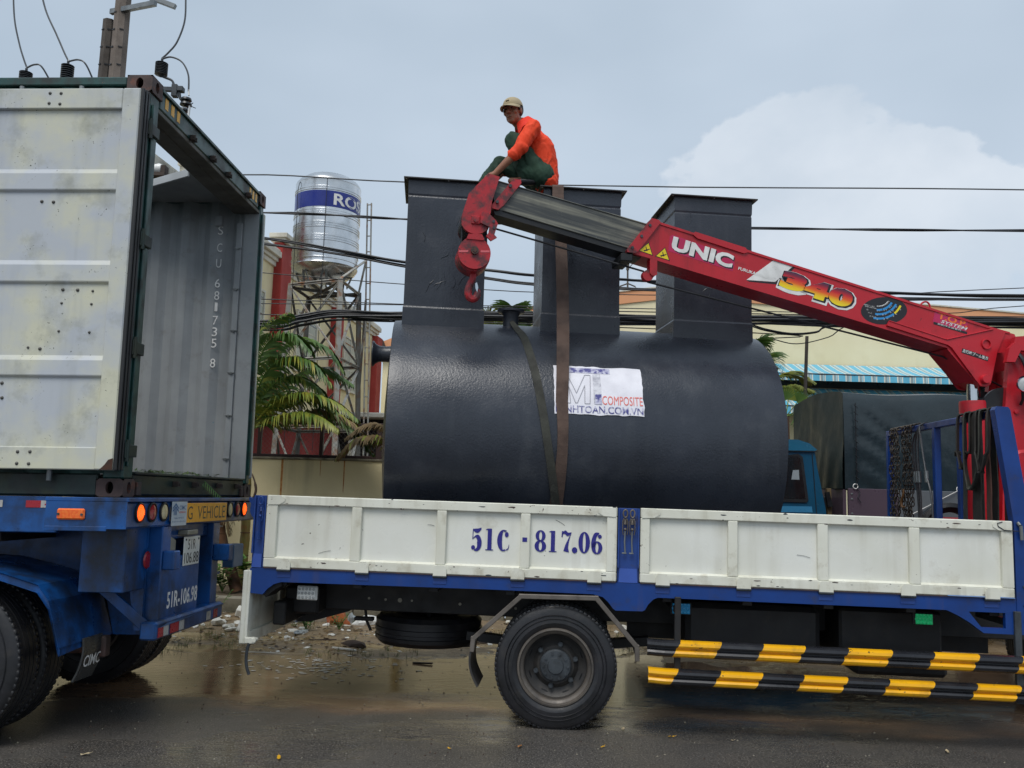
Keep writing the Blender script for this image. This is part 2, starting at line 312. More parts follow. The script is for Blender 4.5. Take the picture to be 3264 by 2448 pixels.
        return s
    def prism(s, poly, d0, d1, plane='xz', m=0):
        """polygon in a plane, extruded along the third axis from d0 to d1"""
        n = len(poly)
        def P(p, d): return {'xz': (p[0], d, p[1]), 'xy': (p[0], p[1], d), 'yz': (d, p[0], p[1])}[plane]
        vs = [P(p, d0) for p in poly] + [P(p, d1) for p in poly]
        fs = [list(range(n)), list(range(n, 2 * n))[::-1]] + [(i, n + i, n + (i + 1) % n, (i + 1) % n) for i in range(n)]
        return s.add(vs, fs, m)
    def sphere(s, c, r, seg=12, rings=8, m=0, sc=(1, 1, 1)):
        prof = [(max(1e-4, math.sin(math.pi * i / rings)) * r, -math.cos(math.pi * i / rings) * r) for i in range(rings + 1)]
        b = len(s.v); s.lathe(prof, seg, (0, 0, 0), 'z', m)
        for i in range(b, len(s.v)):
            x, y, z = s.v[i]; s.v[i] = (c[0] + x * sc[0], c[1] + y * sc[1], c[2] + z * sc[2])
        return s
    def ribbon(s, pts, wdir, w, th=.006, m=0):
        """flat strap along pts; wdir a vector or list of vectors across; w a width or list"""
        pts = [Vector(p) for p in pts]; n = len(pts); vs = []
        for i, p in enumerate(pts):
            t = (pts[min(i + 1, n - 1)] - pts[max(i - 1, 0)]).normalized()
            wd = Vector(wdir[i] if isinstance(wdir, list) else wdir); wd = (wd - t * wd.dot(t)).normalized(); nn = t.cross(wd)
            ww = (w[i] if isinstance(w, list) else w) / 2
            vs += [p - wd * ww - nn * th / 2, p + wd * ww - nn * th / 2, p + wd * ww + nn * th / 2, p - wd * ww + nn * th / 2]
        fs = []
        for i in range(n - 1):
            for k in range(4): fs.append((i * 4 + k, i * 4 + (k + 1) % 4, i * 4 + 4 + (k + 1) % 4, i * 4 + 4 + k))
        fs += [(0, 3, 2, 1), tuple(4 * (n - 1) + k for k in range(4))]
        return s.add(vs, fs, m)
    def mesh(s, name, mats, xf=None):
        me = bpy.data.meshes.new(name)
        vs = [tuple(xf @ Vector(v)) for v in s.v] if xf is not None else s.v
        me.from_pydata(vs, [], s.f)
        for x in (mats if isinstance(mats, (list, tuple)) else [mats]): me.materials.append(x)
        me.polygons.foreach_set('material_index', s.m); me.polygons.foreach_set('use_smooth', s.s)
        bm = bmesh.new(); bm.from_mesh(me); bmesh.ops.recalc_face_normals(bm, faces=bm.faces); bm.to_mesh(me); bm.free()
        me.update(); return me
    def build(s, name, mats, parent=None, xf=None, recalc=True, sharp=35):
        me = s.mesh(name, mats, xf)
        if any(s.s):
            try: me.set_sharp_from_angle(angle=rad(sharp))
            except Exception: pass
        return link(name, me, parent)
def link(name, data, parent=None):
    o = bpy.data.objects.new(name, data); COL.objects.link(o)
    if parent is not None: o.parent = parent
    return o
def tag(o, label=None, cat=None, group=None, kind=None):
    for k, v in (('label', label), ('category', cat), ('group', group), ('kind', kind)):
        if v: o[k] = v
    return o
def frame(o, yaw=0, tilt=0, lean=0):
    a = Vector((math.cos(yaw) * math.cos(tilt), math.sin(yaw) * math.cos(tilt), math.sin(tilt))); n = Vector((-math.sin(yaw), math.cos(yaw), 0)); u = a.cross(n)
    n2 = n * math.cos(lean) + u * math.sin(lean); u2 = -n * math.sin(lean) + u * math.cos(lean)
    return Matrix(((a.x, n2.x, u2.x, o[0]), (a.y, n2.y, u2.y, o[1]), (a.z, n2.z, u2.z, o[2]), (0, 0, 0, 1)))
def thing(name, label, cat, mw=None, group=None):
    e = bpy.data.objects.new(name, None); COL.objects.link(e); e.empty_display_size = .2
    if mw is not None: e.matrix_world = mw
    return tag(e, label, cat, group)
def copy_tree(o, parent=None):
    c = o.copy(); COL.objects.link(c); c.parent = parent
    for ch in [x for x in bpy.data.objects if x.parent == o]: copy_tree(ch, c)
    return c
def catmull(pts, n=8, closed=False):
    pts = [Vector(p) for p in pts]; out = []
    L = len(pts)
    for i in range(L if closed else L - 1):
        if closed: p0, p1, p2, p3 = pts[i - 1], pts[i], pts[(i + 1) % L], pts[(i + 2) % L]
        else: p0, p1, p2, p3 = pts[max(i - 1, 0)], pts[i], pts[i + 1], pts[min(i + 2, L - 1)]
        for k in range(n):
            t = k / n
            out.append(.5 * ((2 * p1) + (-p0 + p2) * t + (2 * p0 - 5 * p1 + 4 * p2 - p3) * t * t + (-p0 + 3 * p1 - 3 * p2 + p3) * t ** 3))
    if not closed: out.append(pts[-1])
    return out
def circ(cx, cz, r, a0, a1, n):
    return [(cx + r * math.cos(rad(a0 + (a1 - a0) * i / n)), cz + r * math.sin(rad(a0 + (a1 - a0) * i / n))) for i in range(n + 1)]
# lettering: text turned into mesh, normalised to its own box and laid on the parallelogram O, O+U, O+W
def text_uv(body, bold=0.0, space=1.0, res=3):
    cu = bpy.data.curves.new('lettering', 'FONT'); cu.body = body; cu.size = 1; cu.offset = bold; cu.space_character = space; cu.resolution_u = res; cu.fill_mode = 'BOTH'
    o = bpy.data.objects.new('lettering', cu); me = o.to_mesh()
    vs = [v.co.copy() for v in me.vertices]; fs = [list(p.vertices) for p in me.polygons]
    o.to_mesh_clear(); bpy.data.objects.remove(o); bpy.data.curves.remove(cu)
    if not vs: return [], []
    x0 = min(v.x for v in vs); x1 = max(v.x for v in vs); y0 = min(v.y for v in vs); y1 = max(v.y for v in vs)
    return [((v.x - x0) / (x1 - x0), (v.y - y0) / (y1 - y0)) for v in vs], fs
def text(name, body, O, U, W, m, parent, bold=0.0, space=1.0, xf=None, lift=0.0, shear=0.0):
    uv, fs = text_uv(body, bold, space); O, U, W = Vector(O), Vector(U), Vector(W); nn = U.cross(W).normalized() * lift
    mb = MB(); mb.add([O + U * (u + shear * v) + W * v + nn for u, v in uv], fs)
    me = bpy.data.meshes.new(name); me.from_pydata([tuple(xf @ Vector(v)) if xf is not None else v for v in mb.v], [], mb.f); me.materials.append(m)
    return link(name, me, parent)
def smooth_shade(o):
    o.data.polygons.foreach_set('use_smooth', [True] * len(o.data.polygons)); return o

# ================================================================== GROUND
def grid_sheet(name, x0, x1, y0, y1, nx, ny, zf, m):
    vs = []; fs = []
    for j in range(ny + 1):
        for i in range(nx + 1):
            x = x0 + (x1 - x0) * i / nx; y = y0 + (y1 - y0) * j / ny; vs.append((x, y, zf(x, y)))
    for j in range(ny):
        for i in range(nx): a = j * (nx + 1) + i; fs.append((a, a + 1, a + nx + 2, a + nx + 1))
    mb = MB(); mb.add(vs, fs, 0, True); return mb.build(name, m)
def ground_mat(name, c1, c2, c3, wet_lo, wet_hi, base_rough, bump, bscale, wetcol, seed=0.0, wscale=.55, ystretch=2.2):
    m = bpy.data.materials.new(name); m.use_nodes = True; nt = m.node_tree; nd = nt.nodes; lk = nt.links; b = nd['Principled BSDF']
    tc = nd.new('ShaderNodeTexCoord'); mp = nd.new('ShaderNodeMapping'); mp.inputs['Location'].default_value = (seed, seed * 1.7, 0); lk.new(tc.outputs['Object'], mp.inputs[0]); src = mp.outputs[0]
    def noi(sc, det=6, v=None, r=.6):
        n = nd.new('ShaderNodeTexNoise'); n.inputs['Scale'].default_value = sc; n.inputs['Detail'].default_value = det; n.inputs['Roughness'].default_value = r; lk.new(v or src, n.inputs['Vector']); return n.outputs['Fac']
    def rng(f, a, bb, c=0, d=1):
        r = nd.new('ShaderNodeMapRange'); r.inputs[1].default_value = a; r.inputs[2].default_value = bb; r.inputs[3].default_value = c; r.inputs[4].default_value = d; lk.new(f, r.inputs[0]); return r.outputs[0]
    def mix(f, a, c):
        x = nd.new('ShaderNodeMixRGB'); lk.new(f, x.inputs[0])
        for i, v in ((1, a), (2, c)):
            if isinstance(v, tuple): x.inputs[i].default_value = v + (1,)
            else: lk.new(v, x.inputs[i])
        return x.outputs[0]
    c = mix(rng(noi(.9), .35, .65), c1, c2); c = mix(rng(noi(6, 8), .5, .72), c, c3)
    fine = noi(90, 3); c = mix(rng(fine, .55, .75, 0, .5), c, tuple(x * 2.1 for x in c1))
    st = nd.new('ShaderNodeMapping'); st.inputs['Scale'].default_value = (1, ystretch, 1); lk.new(src, st.inputs[0])
    wet = rng(noi(wscale, 5, st.outputs[0]), wet_lo, wet_hi)
    c = mix(wet, c, wetcol); lk.new(c, b.inputs['Base Color'])
    mr = nd.new('ShaderNodeMapRange'); mr.inputs[3].default_value = base_rough; mr.inputs[4].default_value = .05; lk.new(wet, mr.inputs[0]); lk.new(mr.outputs[0], b.inputs['Roughness'])
    h = nd.new('ShaderNodeMath'); h.operation = 'MULTIPLY'; inv = rng(wet, 0, 1, 1, .04); lk.new(inv, h.inputs[0])
    hs = nd.new('ShaderNodeMath'); hs.operation = 'ADD'; lk.new(noi(bscale, 3), hs.inputs[0]); lk.new(noi(bscale * .12, 5), hs.inputs[1]); lk.new(hs.outputs[0], h.inputs[1])
    bp = nd.new('ShaderNodeBump'); bp.inputs['Distance'].default_value = bump; lk.new(h.outputs[0], bp.inputs['Height']); lk.new(bp.outputs[0], b.inputs['Normal'])
    b.inputs['Specular IOR Level'].default_value = .5
    return m
def road_mat():
    """asphalt that passes, along an uneven line, into a film of brown muddy water"""
    m = bpy.data.materials.new('wet_asphalt'); m.use_nodes = True; nt = m.node_tree; nd = nt.nodes; lk = nt.links; b = nd['Principled BSDF']
    tc = nd.new('ShaderNodeTexCoord'); src = tc.outputs['Object']
    def mp(sc, loc=(0, 0, 0), rot=(0, 0, 0)):
        q = nd.new('ShaderNodeMapping'); q.inputs['Scale'].default_value = sc; q.inputs['Location'].default_value = loc; q.inputs['Rotation'].default_value = rot; lk.new(src, q.inputs[0]); return q.outputs[0]
    def noi(sc, det=6, v=None, r=.6):
        n = nd.new('ShaderNodeTexNoise'); n.inputs['Scale'].default_value = sc; n.inputs['Detail'].default_value = det; n.inputs['Roughness'].default_value = r; lk.new(v or src, n.inputs['Vector']); return n.outputs['Fac']
    def rng(f, a, bb, c=0, d=1, smooth=False):
        r = nd.new('ShaderNodeMapRange'); r.interpolation_type = 'SMOOTHSTEP' if smooth else 'LINEAR'
        for k, x in enumerate((a, bb, c, d)): r.inputs[k + 1].default_value = x
        lk.new(f, r.inputs[0]); return r.outputs[0]
    def mth(op, a, k):
        q = nd.new('ShaderNodeMath'); q.operation = op
        for i_, v in enumerate((a, k)):
            if isinstance(v, (int, float)): q.inputs[i_].default_value = v
            else: lk.new(v, q.inputs[i_])
        return q.outputs[0]
    def mix(f, a, c):
        x = nd.new('ShaderNodeMixRGB')
        if isinstance(f, float): x.inputs[0].default_value = f
        else: lk.new(f, x.inputs[0])
        for i_, v in ((1, a), (2, c)):
            if isinstance(v, tuple): x.inputs[i_].default_value = v + (1,)
            else: lk.new(v, x.inputs[i_])
        return x.outputs[0]
    asp = mix(rng(noi(.8), .35, .65), S('#504d4a'), S('#403e3c')); asp = mix(rng(noi(5, 8), .5, .75), asp, S('#56514b'))
    asp = mix(rng(noi(85, 3), .54, .68, 0, .75), asp, S('#98928a')); asp = mix(rng(noi(55, 3, mp((1, 1, 1), (9, 4, 0))), .54, .66, 0, .75), asp, S('#1e1d1c'))
    sp = nd.new('ShaderNodeSeparateXYZ'); lk.new(src, sp.inputs[0])
    yy = mth('ADD', sp.outputs[1], mth('MULTIPLY', mth('SUBTRACT', noi(.55, 6, mp((1, 2.4, 1))), .5), 2.6))
    mud = mth('MULTIPLY', rng(yy, 6.55, 7.35, 0, 1, True), 1.0)
    mudc = mix(rng(noi(.9, 6, mp((1, 2.2, 1), (3, 1, 0))), .36, .66), S('#664f3c'), S('#94765a')); mudc = mix(rng(noi(9, 7, mp((1, 2, 1))), .56, .72, 0, .6), mudc, S('#3f352b'))
    c = mix(mth('MULTIPLY', mud, .9), asp, mudc); lk.new(c, b.inputs['Base Color'])
    wet = mth('MAXIMUM', rng(noi(.5, 6, mp((1, 2.0, 1), (2.3, 4, 0))), .47, .62, 0, 1, True), rng(yy, 6.9, 7.5, 0, .95, True))
    rough = rng(wet, 0, 1, .36, .07); lk.new(rough, b.inputs['Roughness'])
    rip = noi(1.3, 2, mp((4.5, 13, 1), (0, 0, 0), (0, 0, .12)))
    ripm = mth('MULTIPLY', rip, mth('MULTIPLY', rng(noi(.45, 3), .45, .65), .55))
    grain = mth('ADD', mth('MULTIPLY', noi(70, 3), .55), mth('MULTIPLY', noi(9, 5), .5))
    h = mth('ADD', mth('MULTIPLY', grain, rng(wet, 0, 1, .9, .05)), mth('MULTIPLY', ripm, mth('MULTIPLY', wet, 1.0)))
    bp = nd.new('ShaderNodeBump'); bp.inputs['Distance'].default_value = .008; lk.new(h, bp.inputs['Height']); lk.new(bp.outputs[0], b.inputs['Normal'])
    return m
ROADM = road_mat()
VERGEM = ground_mat('wet_mud', S('#85735a'), S('#6e5d48'), S('#978468'), .46, .54, .6, .02, 22, S('#8d7758'), 5.1, .8, 1.6)
SOILM = ground_mat('planting_soil', S('#4f4436'), S('#43382c'), S('#5e5242'), .9, .99, .9, .03, 18, S('#54483a'), 1.0)
def road_z(x, y): return 0.0
tag(grid_sheet('road', -400, 400, -200, 9.9, 4, 4, road_z, ROADM), 'wet dark asphalt road under both trucks', 'road', kind='structure')
def vz(x, y):
    e = y - 9.15 + .45 * noise.noise((x * .55, 2.2, 0)) + .22 * noise.noise((x * 1.7, y * 1.2, 5)); return max(-.05, min(.012, e * .035)) + .026 * noise.noise((x * .7, y * .9, 0)) + .016 * noise.noise((x * 2.6, y * 2.6, 3)) + .008 * noise.noise((x * 8, y * 8, 1)) * min(1, max(0, e * 2))
tag(grid_sheet('verge', -16, 16, 8.3, 11.75, 300, 80, vz, VERGEM), 'muddy verge with rubbish beyond the truck', 'verge', kind='structure')
tag(grid_sheet('far_ground', -400, 400, 11.9, 1500, 2, 2, lambda x, y: .06, SOILM), 'ground running back behind the wall', 'ground', kind='structure')
tag(grid_sheet('verge_ground', -400, 400, 9.9, 12.0, 2, 2, lambda x, y: -.08, SOILM), 'bare ground along the roadside', 'ground', kind='structure')
# kerb of the planting strip, in stones
kerb = thing('kerb', 'weathered concrete kerb edging the planting strip below the wall', 'kerb', Matrix.Translation((-9, 11.85, 0)))
kerb['kind'] = 'structure'
ks = MB().box(0, .985, -.09, .09, -.05, .215, .012).mesh('kerb_stone', CONC)
for i in range(20):
    k = link('kerb_stone', ks, kerb); k.location = (i * 1.0, -.07 * i * 0.4 + random.uniform(-.008, .008), random.uniform(-.012, .008)); k.rotation_euler = (random.uniform(-.02, .02), 0, -.028 + random.uniform(-.006, .006))
def sz(x, y): return .17 + .05 * noise.noise((x * .9, y * .9, 5)) + .02 * noise.noise((x * 4, y * 4, 1))
tag(grid_sheet('planting_strip', -10, 11, 11.9, 13.6, 150, 16, sz, SOILM), 'raised soil strip between kerb and wall', 'soil', kind='structure')

# ================================================================== OPEN CONTAINER
CM = frame((-2.504, 5.610, 1.604), rad(-2.3148), rad(.7514), rad(-.4695))
CL, CW, CH = 12.19, 2.438, 2.896
con = thing('shipping_container', 'dirty green steel container, rear doors open, on blue trailer', 'container', CM)
def casting(x0, x1, y0, y1, z0, z1):
    mb = MB(); t = .02
    mb.box(x0, x1, y0, y1, z0, z1, .012)
    cx, cz = (x0 + x1) / 2, (z0 + z1) / 2
    return mb
def casting_obj(xs, ys, zs):
    """corner casting: a hollow shell with oval openings on its outer faces"""
    x0, x1 = xs; y0, y1 = ys; z0, z1 = zs; mb = MB()
    def holed(axis, at, sgn, u0, u1, v0, v1):
        cu, cv = (u0 + u1) / 2, (v0 + v1) / 2; hw, hh = (.026, .04) if axis != 'z' else (.03, .03); n = 24; outer = []; inner = []
        for k in range(n):
            a = 2 * math.pi * (k + .5) / n; c, s_ = math.cos(a), math.sin(a); q = 1 / max(abs(c), abs(s_))
            outer.append((cu + c * q * (u1 - u0) / 2, cv + s_ * q * (v1 - v0) / 2)); inner.append((cu + c * hw, cv + s_ * hh))
        P = {'x': lambda u, v, d: (d, u, v), 'y': lambda u, v, d: (u, d, v), 'z': lambda u, v, d: (u, v, d)}[axis]
        vs = [P(u, v, at) for u, v in outer] + [P(u, v, at) for u, v in inner] + [P(u, v, at - sgn * .03) for u, v in inner]
        fs = [(k, (k + 1) % n, n + (k + 1) % n, n + k) for k in range(n)] + [(n + k, n + (k + 1) % n, 2 * n + (k + 1) % n, 2 * n + k) for k in range(n)]
        mb.add(vs, fs)
    holed('y', y0, -1, x0, x1, z0, z1); holed('x', x1, 1, y0, y1, z0, z1)
    mb.add([(x0, y0, z1), (x1, y0, z1), (x1, y1, z1), (x0, y1, z1)], [(0, 1, 2, 3)]); mb.add([(x0, y0, z0), (x1, y0, z0), (x1, y1, z0), (x0, y1, z0)], [(3, 2, 1, 0)])
    mb.add([(x0, y0, z0), (x0, y1, z0), (x0, y1, z1), (x0, y0, z1)], [(0, 1, 2, 3)]); mb.add([(x0, y1, z0), (x1, y1, z0), (x1, y1, z1), (x0, y1, z1)], [(0, 1, 2, 3)])
    return mb
for ys in ((0, .165), (CW - .165, CW)):
    for zs in ((0, .118), (CH - .118, CH)):
        casting_obj((-.178, 0), ys, zs).build('corner_casting', RUST, con)
# posts of the rear frame
for y0, y1, nm in ((.012, .15, 'rear_post'), (CW - .10, CW - .012, 'rear_post')):
    mb = MB().box(-.15, -.012, y0, y1, .118, CH - .118, .01)
    mb.box(-.012, .006, y0 + .02, y0 + .055, .2, CH - .2, .004)
    mb.build('rear_post', CGREEN, con)
# header above the opening, with hazard tape and door keeper lugs
hd = MB().box(-.16, -.014, .165, CW - .165, CH - .17, CH - .012, .008).box(-.014, .004, .165, CW - .165, CH - .045, CH - .02, .003).build('door_header', CGREEN, con)
for y0 in (.24, .34, .44):
    MB().box(-.0139, -.0118, y0, y0 + .05, CH - .135, CH - .055, 0).build('hazard_tape', YEL, hd)
for y0 in (2.02, 2.1, 2.18):
    MB().box(-.0139, -.0118, y0, y0 + .042, CH - .135, CH - .055, 0).build('hazard_tape', YEL, hd)
LUGM = mat('lug_dark', S('#26221f'), S('#3a2c26'), ns=20, rough=.7)
def lug(y, z, par):
    mb = MB().box(-.014, .03, y - .03, y + .03, z - .03, z - .022, .003).box(-.014, .034, y - .026, y - .016, z - .022, z + .012, .003).box(-.014, .028, y + .014, y + .026, z - .022, z + .006, .003)
    mb.cyl((.02, y - .03, z), (.02, y + .03, z), .006, seg=8); return mb.build('keeper_lug', LUGM, par)
for y in (.7, 1.1, 1.45, 1.95): lug(y, CH - .15, hd)
# gutter plate and inner header web
MB().box(-.268, -.02, .1, CW - .1, CH - .205, CH - .171, .004).box(-.13, -.12, .11, CW - .11, CH - .211, CH - .204, .002).build('header_gutter', mat('header_underside', S('#5c5a54'), S('#48473f'), ns=3, rough=.65, dirt=(S('#2f2c28'), 5, .5, .68, .7)), con)
# sill
sl = MB().box(-.16, -.012, .165, CW - .165, .012, .15, .008).box(-.2, -.0, .165, CW - .165, .15, .168, .004).build('door_sill', CGDARK, con)
for y in (.8, 1.15, 1.65, 2.08): lug(y, .105, sl)
for y in (.19, 2.18): MB().box(-.013, .006, y, y + .06, .01, .1, .004).build('forklift_stop', RUST, sl)
# near side wall rails, and far side wall with corrugation
MB().box(-CL, -.178, .01, .07, .004, .15, .01).build('bottom_side_rail', CGDARK, con)
MB().box(-CL, -.178, .0, .06, CH - .075, CH - .012, .008).build('top_side_rail', CGREEN, con)
MB().box(-CL, -.178, CW - .06, CW - .0, CH - .075, CH - .012, .008).build('top_side_rail', CGREEN, con)
MB().box(-CL, -.178, CW - .07, CW - .01, .03, .15, .01).build('bottom_side_rail', CGDARK, con)
def corrugated(y_in, y_out, z0, z1, x0, x1, pitch=.278):
    prof = []; x = x1
    while x > x0:
        prof += [(x, y_in), (x - .072, y_in), (x - .072 - .068, y_out), (x - .072 - .068 - .07, y_out)]; x -= pitch
    prof.append((x, y_in)); mb = MB(); n = len(prof)
    vs = [(p[0], p[1], z0) for p in prof] + [(p[0], p[1], z1) for p in prof]
    mb.add(vs, [(i, i + 1, n + i + 1, n + i) for i in range(n - 1)]); return mb
corrugated(CW - .068, CW - .02, .15, CH - .075, -CL + .1, -.15).build('far_side_wall', CGREY, con)
corrugated(.058, .022, .15, CH - .075, -CL + .1, -.15).build('near_side_wall', mat('container_green_outside', S('#20504c'), S('#1a403d'), rough=.5, dirt=(S('#262a28'), 3, .5, .7, .6)), con)
MB().box(-CL, -CL + .08, .02, CW - .02, .02, CH - .02, .01).build('front_wall', CGREY, con)
MB().box(-CL + .08, -.16, .07, CW - .07, .12, .148, .0).build('floor', WOODB, con)
# lashing strip with lashing bars beside the far post
MB().box(-.155, -.02, CW - .108, CW - .101, .17, CH - .18, 0).box(-.17, -.15, CW - .1, CW - .06, .17, CH - .2, 0).build('far_post_lining', CGREY, con)
lc = MB().box(-.228, -.172, CW - .12, CW - .064, .17, CH - .3, .004).build('lashing_channel', CGREY, con)
for z in (.35, .75, 1.15, 1.55, 1.95, 2.35): MB().cyl((-.2, CW - .135, z - .005), (-.2, CW - .12, z - .005), .012, seg=8).box(-.235, -.165, CW - .128, CW - .119, z - .008, z + .004, .001).build('lashing_bar', GALV, lc)
# roof: torn open behind the header on the near side; unseen rest cut away to light the inside
MB().prism([(-.16, CW - .06), (-.16, 1.66), (-.39, 1.57), (-.87, 1.84), (-1.5, 1.95), (-1.7, CW - .06)], CH - .075, CH - .06, 'xy').build('roof', CGREY, con)
MB().bar((-.40, 1.575, CH - .09), (-.87, 1.845, CH - .09), .02, .07, b=.003).box(-.89, -.84, 1.8, 1.87, CH - .14, CH - .07, .004).build('roof_bow', mat('roof_bow_light', S('#b8bbbd'), S('#a4a7a8'), rough=.5), con)
for k in range(9): MB().box(-2.3 - k * 1.1, -2.24 - k * 1.1, .06, CW - .06, CH - .075, CH - .02, .004).build('roof_bow', CGREY, con)
MB().box(-.45, -.38, CW - .10, CW - .057, CH - .32, CH - .22, .004).build('vent', CGREY, con)
# stencilled number on the inner far wall
yy = CW - .071
chars = [('S', 2.54), ('C', 2.37), ('U', 2.215), ('6', 2.02), ('8', 1.90), ('1', 1.79), ('7', 1.66), ('3', 1.55), ('5', 1.44), ('8', 1.25)]
for ch, z in chars:
    w = .028 if ch == '1' else .05
    text('stencil_character', ch, (-.40 - w / 2, yy, z - .045), (w, 0, 0), (0, 0, .085), LWHITE, con, bold=.0)
# near door swung right back along the side: we see its inner face
dy = -.115
door = MB().box(-1.19, -.02, dy + .03, dy + .075, .17, 2.745, .012)
door.box(-1.19, -1.08, dy + .002, dy + .032, .17, 2.745, .006)
door.box(-.142, -.02, dy, dy + .032, .17, 2.745, .008)
door.box(-1.08, -.142, dy + .004, dy + .032, 2.60, 2.745, .006)
door.box(-1.08, -.142, dy + .016, dy + .032, .17, .315, .006)
door = door.build('door', DOORM, con)
for z0, z1 in ((2.03, 2.15), (1.4, 1.52), (.775, .882)):     # pressed ribs: sloping top, steep underside
    mb = MB(); q = [(dy + .030, z1 + .03), (dy + .012, z1 - .004), (dy + .010, z0 + .008), (dy + .012, z0 + .002), (dy + .030, z0 - .012)]
    n = len(q); vs = [(x, y, z) for x in (-1.08, -.143) for y, z in q]; mb.add(vs, [(i, i + 1, n + i + 1, n + i) for i in range(n - 1)]); mb.build('pressed_rib', DOORM, door)
riv = MB().lathe([(.0005, -.006), (.006, -.005), (.011, .0), (.012, .006)], 12, ax='y').mesh('rivet', mat('rivet_dull', S('#6b6c68'), S('#4a4642'), ns=40, rough=.5, metal=.2))
for i, (x, z) in enumerate([(-.646, 2.709), (-.57, 2.708), (-.647, 2.637), (-.572, 2.632), (-.652, 1.955), (-.572, 1.951), (-.457, 1.351), (-.357, 1.349), (-.255, 1.343), (-.458, 1.26), (-.257, 1.255), (-.461, 1.072), (-.256, 1.066), (-.657, .962), (-.577, .954), (-.81, .726), (-.801, .629), (-.656, .28), (-.575, .281), (-.655, .205), (-.577, .204)]):
    o = link('rivet', riv, door); o.location = (x, dy + (.002 if z > 2.6 else .0135 if z < .3 else .026), z)
    if 7 <= i - 1 <= 12: o.scale = (.75, .75, .75)
MB().box(-.02, .004, dy + .004, dy + .02, .17, 2.745, .003).box(-.018, .010, dy + .028, dy + .05, .17, 2.745, .004).box(-.016, .014, dy + .058, dy + .076, .17, 2.745, .004).build('door_gasket', GASKET, door)
for z in (.3, .98, 1.72, 2.5):
    hb = MB().box(-.03, .02, dy + .08, .03, z - .05, z + .05, .004).cyl((.018, -.012, z - .07), (.018, -.012, z + .07), .014, seg=10)
    hb.box(.002, .03, -.02, .1, z - .04, z + .04, .004); hb.build('hinge', CGDARK, con)
for x in (-.9, -.48): MB().cyl((x, dy + .092, .1), (x, dy + .092, 2.8), .017, seg=10).build('locking_rod', GALV, door)
MB().prism([(-.105, .17), (-.02, .17), (-.02, .245), (-.05, .235), (-.07, .205)], dy - .003, dy - .0005).build('rust_patch', mat('rust_hole', S('#2a211e'), S('#4a2f22'), ns=20, rough=.9), door)
# far door swung open beyond
MB().box(-1.19, -.02, CW + .04, CW + .085, .17, 2.745, .012).build('door', DOORM, con)
# leaf litter on the sill
LEAFG = mat('fresh_leaf_litter', S('#4f6b34'), S('#6d7a3c'), ns=20, rough=.6)
mb = MB(); r_ = random.Random(3)
for i in range(260):
    y = .35 + abs(r_.gauss(.55, .45)); y = min(max(y, .3), 2.1); x = -.02 - r_.random() * .15; z = .17 + r_.random() * .02; a = r_.random() * 6.28; L = r_.uniform(.015, .05); w = L * .18
    d = V(math.cos(a), math.sin(a), r_.uniform(-.2, .4)) * L; sd_ = V(-math.sin(a), math.cos(a), r_.uniform(-.3, .3)) * w; c = V(x, y, z)
    mb.add([c - d, c - sd_, c + d, c + sd_], [(0, 1, 2, 3)])
tag(mb.build('leaf_litter', LEAFG), 'scraps of fallen leaves lying along the container door sill', 'leaves', kind='stuff').matrix_world = CM
def sprig(name, P0, P1, n, L, m, label, cat='leaf', sag=.06):
    mb = MB(); P0, P1 = Vector(P0), Vector(P1); pts = [P0.lerp(P1, i / 10) + V(0, 0, -sag * math.sin(math.pi * i / 10 * .5) ** 2) for i in range(11)]; mb.tube(pts, .003, 5)
    for i in range(n):
        t = .08 + .9 * i / n; k = int(t * 10); p = pts[k].lerp(pts[min(k + 1, 10)], t * 10 - k)
        for sgn in (-1, 1):
            d = ((P1 - P0).normalized() * .5 + V(0, sgn * .75, -.5)).normalized() * L * (1 - .5 * t); w = (P1 - P0).normalized() * .006
            mb.add([p - w, p + d * .5 - w * .8 + V(0, 0, -.005), p + d, p + d * .5 + w * .8 + V(0, 0, -.005), p + w], [(0, 1, 2, 3, 4)])
    return tag(mb.build(name, m), label, cat)
for a, b_, n, L, lab in (((-.05, 1.25, .19), (.07, 1.65, .03), 14, .09, 'green fern sprig drooping over the container door sill'), ((-.04, 1.9, .0), (.12, 2.25, -.03), 9, .07, 'limp green leaf sprig lying on the trailer beam end')):
    sprig('leaf_sprig', a, b_, n, L, mat('sprig_green', S('#55803f'), S('#6a9150'), ns=20, rough=.5), lab).matrix_world = CM

